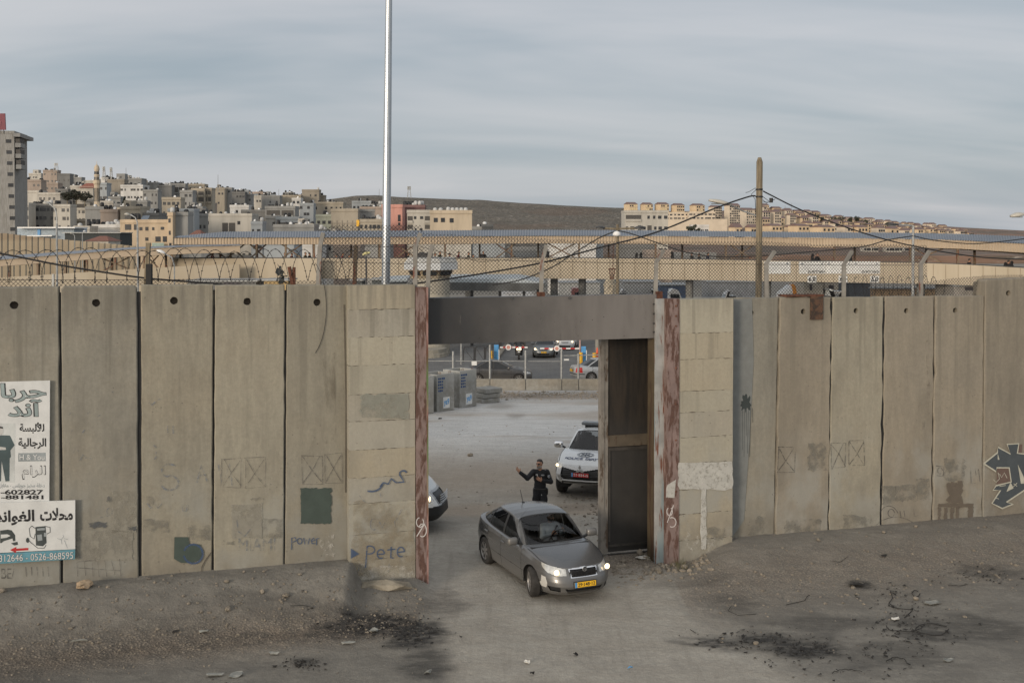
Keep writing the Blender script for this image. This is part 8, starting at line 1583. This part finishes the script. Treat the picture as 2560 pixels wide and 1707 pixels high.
block(1562,1670,531,640,420,'cream','large cream apartment block with a dark roof edge below the ridge towers',fl=4,cols=8,balc=((.02,.38,.80,.94),(.30,.38,.52,.70),(.52,.62,.52,.70),(.30,.38,.28,.46),(.52,.62,.28,.46)),skip=.12,grp='',win=(1.3,1.2),depth=14,cat='apartment block');MB().box((5,5,17),(9,8,.5)).build('roof_slab',simple('green_black_felt',(.03,.04,.035),.9),BLD[-1][5])
for k_,(u0,u1,vt) in enumerate(((1655,1722,533),(1722,1788,532))): block(u0,u1,vt,560,960 - k_*10,litc,('long pale terrace wall of arcades under the ridge towers, left half','long pale terrace wall of arcades under the ridge towers, right half')[k_],fl=3,cols=7,skip=0,win=(2.2,1.2),grp='',cat='terrace',name='terrace_wall')
block(1640,1818,550,570,900,litc,'low retaining wall under the terrace',grp='',cat='retaining wall',name='retaining_wall',ledge=False)
gable('broad stone block with many windows left of the wooden pole lamp',1784,1816,513,560,980,litc,7,5,False,.10,.3);gable('largest stepped stone block of the suburb left of the wooden pole',1824,1862,508,560,970,litc,8,6,False,.12,.25);gable('shaded stone block behind the wooden pole',1866,1912,519,560,1050,litc,5,5,False,.15,.4);gable('tall grey-white block right of the wooden pole top',1908,1930,514,560,1050,litc,7,4,False,.08,.5)
gable('small sunlit house above the bridge roof left of the wooden pole',1837,1868,558,600,620,lit,2,4,False,.25,.35);gable('narrow sunlit house beside the small one left of the wooden pole',1878,1908,561,600,620,lit,2,3,False,.2,.3)
o = block(1728,1772,565,590,640,'white','long low white building on the red earth slope',fl=1,cols=8,skip=0,grp='')
hs = [(1906,1938,542,750),(1928,1950,543,880),(1945,1985,540,900),(1984,2012,537,960),(2012,2036,538,980),(1930,1975,559,640),(1976,1996,562,660),(1996,2044,559,640),(2017,2042,552,700),(2044,2062,553,720),(2056,2112,562,620),(2088,2106,553,800),(2106,2128,555,860),(2112,2148,562,640),(2146,2188,562,640),(2130,2156,556,880),(2196,2226,564,660),(2228,2262,566,680),(2262,2290,570,820),(2296,2328,568,760),(2344,2376,573,900),(2386,2404,577,1300),(2402,2422,577.5,1300),(2424,2440,580,1400),(2440,2456,579.5,1400),(2460,2480,583,1500),(2482,2502,583,1500)]
whereh = ['touching the wooden pole on its right','behind the first houses right of the wooden pole','under the three thin aerials','right of the three aerials on the crest','at the left end of the crest trees','lowest row, first right of the pole','lowest row, narrow second','lowest row, wide with three balconies','behind the wide three-balcony house','shaded, between the two wide low houses','wide with a stepped roof, left of the lamp arm','peeking over the stepped-roof house','pale, below the first dark trees','with a steep roof below the dark trees','with a long sloping roof below the tree clump','small, between trees on the crest','with a tall gable under the dark lamp arm','left of the slim lamp pole','half behind the slim lamp pole','low with a wide red roof right of the slim lamp pole','farther on, among bushes right of the slim lamp pole','tiny far one, first of the last row','tiny far one, second of the last row','tiny far one, third of the last row','tiny far one, fourth of the last row','tiny far one, fifth of the last row','tiny far one, last on the right']
for (u0,u1,vt,Yd),wh in zip(hs,whereh): gable('stone suburb house ' + wh,u0,u1,vt,vt + 34,Yd,lit if (int(u0) % 3) else litc,3 if Yd > 700 else 2,3,False,.17,.35)
ordn = ('first','second','third','fourth','fifth','sixth','seventh','eighth','ninth','tenth','eleventh','twelfth','thirteenth','fourteenth','fifteenth','sixteenth','seventeenth','eighteenth','nineteenth','twentieth')
r_ = random.Random(19)
for rown,(dv,Yd,sx_) in (('crest',(1,1350,1.0)),('upper',(7,1130,1.1)),('middle',(14,840,1.2))):
    u = 1908
    for i in range(20):
        w_ = r_.uniform(17,30) *sx_*(1 if u < 2200 else .8);vr = float(np.interp(u + w_/2,RS[0],RS[1]));hgt = r_.uniform(11,19) *(1 if u < 2060 else .8)
        if vr + dv - hgt*.55 > 586: break
        gable(f'{ordn[i]} house of the {rown} suburb row counted from the wooden pole',u,u + w_,vr + dv - hgt*(.9 if u < 2060 else .62),vr + dv + 16,Yd + (i*7) % 40,lit if r_.random() < .6 else litc,4 if u < 2060 else 3,3,False,.16,r_.uniform(.25,.45));u += w_*r_.uniform(.95,1.25)
for (u0,u1,vt,Yd,wh) in ((2160,2196,618,520,'seen through the bridge gap, left of two window grids'),(2216,2256,618,520,'seen through the bridge gap, with the bigger window grid'),(2262,2296,618,540,'sunlit, seen through the bridge gap left of the lamp pole')): block(u0,u1,vt,656,Yd,'cream','stone flats ' + wh,fl=3,cols=6,skip=0,grp='')
# buildings glimpsed through the bridge's open side
for (u0,u1,vt,vb,Yd,col,lab) in ((660,735,612,700,150,'bluegrey','blue-grey hall wall with a white sign seen through the bridge, left'),(755,800,616,700,170,'white','white shop front seen through the bridge'),(834,900,618,700,180,'pinkish','peach house wall seen through the bridge left of the brown stake'),(905,975,612,700,200,'grey','grey house seen through the bridge beside the tall pole'),(1060,1178,610,700,190,'cream','long peach house with an arched door seen through the bridge'),(1180,1262,611,700,195,'bluegrey','grey-blue house seen through the bridge right of the peach one'),(1270,1350,628,700,210,'grey','low grey house seen through the bridge'),(1372,1490,617,700,180,'white','long white hall seen through the bridge left of the dome lamp pole'),(1490,1508,618,700,182,'bluegrey','blue door bay of the white hall seen through the bridge'),(1548,1640,620,700,220,'darkgrey','dark houses with bright roofs seen through the bridge'),(1616,1680,636,700,200,'pinkish','orange-roofed low house seen through the bridge'),(1690,1790,640,700,240,'grey','low grey sheds seen through the bridge left of the wooden pole')):
    block(u0,u1,vt,vb,Yd,col,lab,grp='',ledge=False)
# ------------------------------------------------------------------ trees
def tree(label,u0,u1,vt,vb,Yd,kind,seed,m,name='tree',grp=None):
    r = random.Random(seed);b = P((u0 + u1) /2,vb,Yd);w_ = (u1 - u0) *Yd/F;h = (vb - vt) *Yd/F;o = empty(name,b,label,'tree',grp)
    mt = MB().tube([(0,0,-1.5),(w_*.02,0,h*.35),(0,w_*.02,h*.7)],[h*.045,h*.032,h*.015],7);
    for i in range(4): a = r.random() *6.28;mt.tube([(0,0,h*(.3 + .1*i)),(math.cos(a) *w_*.25,math.sin(a) *w_*.25,h*(.5 + .1*i))],[h*.02,h*.008],5)
    mt.build('trunk',MT['wood'],o);mb = MB();N = 900 if w_*F/Yd > 15 else 420;ls = max(.35,w_*.05)
    cl_ = [(r.gauss(0,.22) *w_,r.gauss(0,.2) *w_,h*r.uniform(.35,.88)) for _ in range(9)]
    for i in range(N):
        if kind == 'cone': z = r.random() ** 1.3;rad = w_*.5*(1 - z) *r.random() ** .5*r.uniform(.7,1.15);a = r.random() *6.28;p = Vector((rad*math.cos(a),rad*math.sin(a),h*(.08 + .92*z)))
        else: c_ = r.choice(cl_);q_ = Vector((r.gauss(0,1),r.gauss(0,1),r.gauss(0,1))).normalized() *r.random() ** .4;p = Vector(c_) + Vector((q_.x*w_*.25,q_.y*w_*.25,q_.z*h*.17))
        d = Vector((r.gauss(0,1),r.gauss(0,1),r.gauss(0,1))).normalized();e = d.orthogonal().normalized();s_ = ls*r.uniform(.6,1.3);mb.add([p - d*s_,p + e*s_*.6,p + d*s_,p - e*s_*.6],[(0,1,2,3)],r.randint(0,1))
    mb.build('crown',m,o);return o
g1 = simple('dark_foliage',(.040,.046,.032),.9,0,.3,2);g2 = simple('light_foliage',(.065,.072,.045),.9,0,.3,2);brn = simple('brown_foliage',(.055,.048,.036),.9,0,.3,2)
for (u0,u1,vt,vb,l,s_) in ((150,186,478,508,'bushy dark tree, left of the clump below the red-tiled house',1),(176,206,474,508,'tallest dark tree in the clump left of the minaret',2),(198,226,480,508,'bushy dark tree, right of the clump next to the minaret',3)): tree(l,u0,u1,vt,vb,465,'round',s_,[brn,g1],grp='trees in the town')
tree('dark cypress-like conifer before the white apartment block',300,322,494,526,420,'cone',5,[g1,g1],grp='trees in the town')
for i,(u0,u1,vt,vb) in enumerate(((2036,2050,533,552),(2050,2062,542,553),(2072,2082,541,556),(2086,2098,541,556),(2098,2112,540,557),(2118,2134,542,558),(2136,2154,541,559),(2152,2162,548,561),(2162,2174,549,562),(2176,2186,554,566),(2190,2198,555,568),(2212,2226,554,566),(2316,2326,568,578),(1716,1738,560,578),(1738,1750,567,578))):
    nm = ('lone round tree at the left of the crest','small tree right of the lone crest tree','slim tree between the crest tree clumps','left tree of the first crest clump','right tree of the first crest clump','left tree of the big crest clump','tallest tree of the big crest clump','small tree trailing the big crest clump','lower tree trailing the big crest clump','small tree above the long sloping roof','cypress-like tree left of the dark lamp arm','tree behind the dark lamp arm','small dark tree beside the wide red roof','dark tree left of the long low white building','small dark tree touching the long low white building')[i]
    tree(nm,u0,u1,vt,vb + 8,880 if u0 > 1800 else 610,'round',30 + i,[g1,g2],grp='trees around the suburb')
# ================================================================== stones and litter on the ground
r_ = random.Random(21)
def stone_bm(mb,p,s,r):
    ico = [(0,0,1),(.89,0,.45),(.28,.85,.45),(-.72,.53,.45),(-.72,-.53,.45),(.28,-.85,.45),(.72,.53,-.45),(-.28,.85,-.45),(-.89,0,-.45),(-.28,-.85,-.45),(.72,-.53,-.45),(0,0,-1)]
    fs = [(0,1,2),(0,2,3),(0,3,4),(0,4,5),(0,5,1),(1,6,2),(2,7,3),(3,8,4),(4,9,5),(5,10,1),(6,7,2),(7,8,3),(8,9,4),(9,10,5),(10,6,1),(6,11,7),(7,11,8),(8,11,9),(9,11,10),(10,11,6)]
    a = r.random() *6.28;sx_,sy_,sz_ = s*r.uniform(.7,1.3),s*r.uniform(.6,1.2),s*r.uniform(.4,.8);c_,q_ = math.cos(a),math.sin(a)
    vs = [(p[0] + (x*c_*sx_ - y*q_*sy_) *r.uniform(.75,1.15),p[1] + (x*q_*sx_ + y*c_*sy_) *r.uniform(.75,1.15),p[2] + z*sz_*r.uniform(.8,1.1)) for x,y,z in ico];mb.add(vs,fs)
def scatter(name,N,fn,smin,smax,m,seed):
    r = random.Random(seed);mb = MB();k = 0
    xs = [fn(r) for _ in range(N)];X_ = np.array([x for x,_ in xs]);Y_ = np.array([y for _,y in xs]);Z_ = gz_np(X_,Y_)
    for x,y,z in zip(X_,Y_,Z_): s = smin + (smax - smin) *r.random() ** 4;stone_bm(mb,(x,y,z + s*.15),s,r)
    tag(mb.build(name,m),kind='stuff')
gm_l = simple('limestone_rubble',(.205,.178,.142),.95,0,.3,6,.4);gm_d = simple('dark_rubble',(.13,.12,.105),.95,0,.35,6,.4)
def band(x0,x1,dm,ds): 
    def f(r): x = r.uniform(x0,x1);d = dm + r.gauss(0,ds);return x,WA + WB*x - d*1.044
    return f
scatter('gravel',2000,band(-10.5,-1.6,2.2,.5),.006,.032,gm_l,1);scatter('gravel',700,band(-10.5,-1.9,1.2,.5),.008,.05,gm_l,2);scatter('gravel',900,band(4.0,16,2.4,1.3),.008,.055,gm_l,3);scatter('gravel',650,band(2.3,4.6,.35,.45),.015,.085,gm_l,4)
scatter('gravel',800,lambda r: (r.choice((r.uniform(-9,-1.6),r.uniform(4.2,13))),r.uniform(18.6,25)),.006,.034,gm_d,5);scatter('gravel',900,lambda r: (3.6 + r.gauss(0,1.3),30.5 + r.gauss(0,1.3)),.015,.07,gm_l,6);scatter('gravel',1300,lambda r: (r.uniform(-4,12),59.0 + r.gauss(0,1.1)),.03,.10,gm_l,7);scatter('gravel',500,lambda r: (r.uniform(-6,6),r.uniform(26,46)),.008,.045,gm_l,8)
def rock(name,label,u,v,s,m,seed,grp='loose stones'):
    g = G(u,v);mb = MB();r = random.Random(seed)
    for i in range(1): stone_bm(mb,(0,0,s*.45),s,r)
    o = mb.build(name,m,smooth=False);o.location = g;bm = bmesh.new();bm.from_mesh(o.data);bmesh.ops.subdivide_edges(bm,edges=bm.edges[:],cuts=2,use_grid_fill=True,smooth=.3)
    for v_ in bm.verts: v_.co += Vector((r.gauss(0,1),r.gauss(0,1),r.gauss(0,1))) *s*.05
    bm.to_mesh(o.data);bm.free();return tag(o,label,'stone',grp)
tanrock = simple('tan_rock',(.40,.30,.20),.9,0,.25,6,.5)
rock('rock','large tan rock at the wall foot below the shop signs',211,1470,.17,tanrock,1);rock('rock','dark lump at the wall foot right of the tan rock',372,1449,.06,gm_d,2)
for i,(u,v,s,l) in enumerate(((567,1456,.06,'pale stone on the bank below the S A panel'),(656,1480,.07,'pale stone at the foot of the bank below the green square'),(610,1432,.05,'small pale stone against the wall under the crossed boxes'),(750,1438,.05,'small pale stone under the green square'),(716,1494,.08,'pale stone in the gravel band left of the pillar'),(570,1528,.09,'grey lump among burnt bits in the gravel band'),(8,1480,.07,'pale stone at the far left wall foot'),(660,1430,.045,'tiny stone left of the wall joint'),(2046,1353,.07,'pair of pale stones below the right wall, upper'),(2290,1318,.06,'pale stone at the foot of the right wall panels'),(2210,1332,.06,'flat pale stone at the right wall foot'),(1600,1385,.12,'pale rubble block beside the gate leaf foot'),(1650,1432,.10,'rubble block before the pale jamb'),(1560,1405,.08,'rubble block left of the pale jamb'),(1712,1420,.10,'concrete lump at the right pillar foot'),(1175,1140,.10,'pale stone pile on the yard dirt'),(2290,1500,.07,'pale stone among black scraps on the right'),(1890,1610,.06,'dark stone in the burnt patch'))): rock('stone',l,u,v,s,gm_l,40 + i)
# broken concrete footing at the left pillar
mb = MB();r = random.Random(9)
for (u,v,sx_,sz_) in ((965,1463,.62,.10),):
    g = G(u,v);b0 = len(mb.v);stone_bm(mb,(0,0,0),1.,r);mb.v[b0:] = [(g.x + x*sx_*1.3,g.y + y*sx_*.55,g.z + .01 + z*sz_*1.6) for x,y,z in mb.v[b0:]]
tag(mb.build('broken_footing',simple('dirty_footing',(.24,.215,.17),.95,0,.3,3,.5)),'broken concrete footing slab at the foot of the left pillar','footing')
# scraps
scrapm = simple('charred_scrap',(.018,.017,.016),.9,0,.4,9);card = simple('grey_card',(.22,.225,.21),.85,0,.2,8);paper = simple('litter_white',(.58,.57,.53),.8,0,.1,6)
def sheet_scrap(name,label,u,v,L,Wd,rz,m,seed,cat='litter',curl=.05):
    r = random.Random(seed);g = G(u,v);n_ = 9;rim = []
    for k in range(n_): a = 2*math.pi*k/n_;rim.append((math.cos(a) *L/2*r.uniform(.7,1.1),math.sin(a) *Wd/2*r.uniform(.7,1.1),curl*r.random() + .012))
    mb = MB().prism(rim,(0,0,.008));o = mb.build(name,m);o.location = g;o.rotation_euler = (0,0,rz);return tag(o,label,cat,'litter on the ground')
def strip_scrap(name,label,pts,wd,m,lift=.03,seed=1):
    r = random.Random(seed);mb = MB();P3 = []
    for u,v in pts: g = G(u,v);P3.append(g + Vector((0,0,.012 + r.random() *lift)))
    mb.tube(P3,wd*.65,5);o = mb.build(name,m);return tag(o,label,'litter','litter on the ground')
for i,(u,v,L,Wd,rz,m,l) in enumerate(((935,1578,.22,.16,.3,card,'crumpled grey card in the middle of the black burnt patch'),(510,1584,.20,.10,.2,card,'grey card scrap on dark soil left of centre'),(685,1636,.22,.13,-.4,card,'folded grey scrap left of the burnt rubble'),(537,1690,.38,.14,.1,card,'pale grey leaf-shaped sheet near the bottom edge'),(590,1692,.30,.20,.5,card,'flat grey sheet beside the leaf-shaped one'),(440,1584,.16,.05,.1,scrapm,'thin dark strip of board on the left soil'),(200,1606,.38,.05,.05,card,'narrow grey slat lying on the far left soil'),(1070,1684,.20,.12,.8,card,'grey scrap at the edge of the pale lane'),(870,1610,.30,.08,.15,card,'bent card strip under the burnt patch'),(1317,1658,.13,.08,-.3,paper,'cream paper cup squashed on the pale lane'),(1575,1672,.10,.05,.1,MT['blue'],'small blue wrapper on the pale lane'),(2238,1551,.20,.08,.1,paper,'white paper scrap among black rubber on the right'),(2210,1396,.18,.12,.3,scrapm,'flat black sole-like scrap near the right wall'),(2140,1466,.42,.24,.2,scrapm,'heap of charred black cloth on the right soil'),(2330,1512,.42,.22,.2,card,'flat dusty sheet on the right soil'),(1100,1048,.20,.12,.2,scrapm,'black scrap on the pale yard'),(1612,1396,.50,.28,.3,paper,'torn white sack at the foot of the gate leaf'),(2370,1655,.26,.12,.4,card,'grey scrap near the right bottom corner'),(1330,1690,.10,.06,.4,scrapm,'dark fleck of litter at the lane bottom'),(1440,1640,.12,.07,.4,scrapm,'small dark scrap right of the paper cup'))): sheet_scrap('litter_scrap',l,u,v,L,Wd,rz,m,60 + i)
def arcpts(u,v,ru,rv,a0,a1,n_=12): return [(u + ru*math.cos(R(a0 + (a1 - a0) *i/n_)),v + rv*math.sin(R(a0 + (a1 - a0) *i/n_))) for i in range(n_ + 1)]
for i,(pts,wd,l) in enumerate(((arcpts(2240,1660,26,14,200,350),.0135,'curved black tyre strip near the bottom right'),(arcpts(2260,1570,44,12,10,190),.013,'long curled tyre strip in the right debris'),(arcpts(2330,1575,42,14,0,330),.013,'ring of black tyre rubber in the right debris'),([(2225,1480),(2232,1500),(2222,1510),(2240,1524),(2282,1528),(2262,1545)],.014,'tangled black wire in the right debris'),([(1965,1516),(1990,1508),(2012,1506),(2018,1494),(2024,1490)],.010,'thin bent wire on the pale right soil'),([(728,1520),(762,1520),(782,1524),(768,1530)],.010,'bent rusty rod in the gravel band'),([(1828,1520),(1820,1530),(1845,1540),(1890,1538)],.010,'black wire loop at the edge of the burnt patch'),([(1725,1575),(1740,1584)],.010,'short black wire on the pale lane'),(arcpts(2290,1486,10,7,0,300),.014,'small ring of black rubber on the right soil'),([(2370,1465),(2400,1468),(2414,1464)],.010,'thin black strip on the far right soil'),(arcpts(2120,1690,40,14,190,330),.010,'dark wire arc at the bottom right'),([(2080,1404),(2100,1410),(2120,1398)],.009,'thin twig below the right wall'))): strip_scrap('rubber_strip' if wd > .013 else 'wire_scrap',l,pts,wd,scrapm,seed=i)
# burnt flakes: ragged ash and rubber too many to count
mb = MB();r = random.Random(77);pts = []
for (u,v,su,sv,N) in ((950,1565,80,16,170),(1040,1590,40,18,60),(1900,1600,90,16,110),(2010,1628,60,16,90),(2280,1575,60,34,150),(2240,1500,40,22,60),(760,1660,26,8,60),(2450,1440,60,10,60),(2150,1640,120,30,60)):
    for _ in range(N):
        g = P(u + r.gauss(0,su),v + r.gauss(0,sv),20);d = ray(u + r.gauss(0,su),min(1720,v + r.gauss(0,sv)));t = -H/d.z;x,y = d.x*t,d.y*t;pts.append((x,y))
Z_ = gz_np(np.array([p[0] for p in pts]),np.array([p[1] for p in pts]))
for (x,y),z in zip(pts,Z_):
    a = r.random() *6.28;L = r.uniform(.012,.05);w_ = L*r.uniform(.2,.7);c_,s_ = math.cos(a),math.sin(a);q = [(-L,-w_),(L*.8,-w_*.6),(L,w_),(-L*.7,w_*.8)];mb.add([(x + p*c_ - o_2*s_,y + p*s_ + o_2*c_,z + .006 + r.random() *.035) for p,o_2 in q],[(0,1,2,3)])
tag(mb.build('ash_and_debris',scrapm),kind='stuff')
# weeds at the jamb
mb = MB();r = random.Random(5)
for (u,v,N) in ((1690,1412,60),(1705,1425,40),(1620,1400,30)):
    g = G(u,v)
    for i in range(N): a = r.random() *6.28;x,y = g.x + r.gauss(0,.14),g.y + r.gauss(0,.10);h = r.uniform(.06,.20);mb.add([(x,y,g.z - .02),(x + .012,y,g.z - .02),(x + math.cos(a) *.08,y + math.sin(a) *.05,g.z + h)],[(0,1,2)])
tag(mb.build('weeds',simple('dry_weeds',(.10,.095,.05),.9)),kind='stuff')
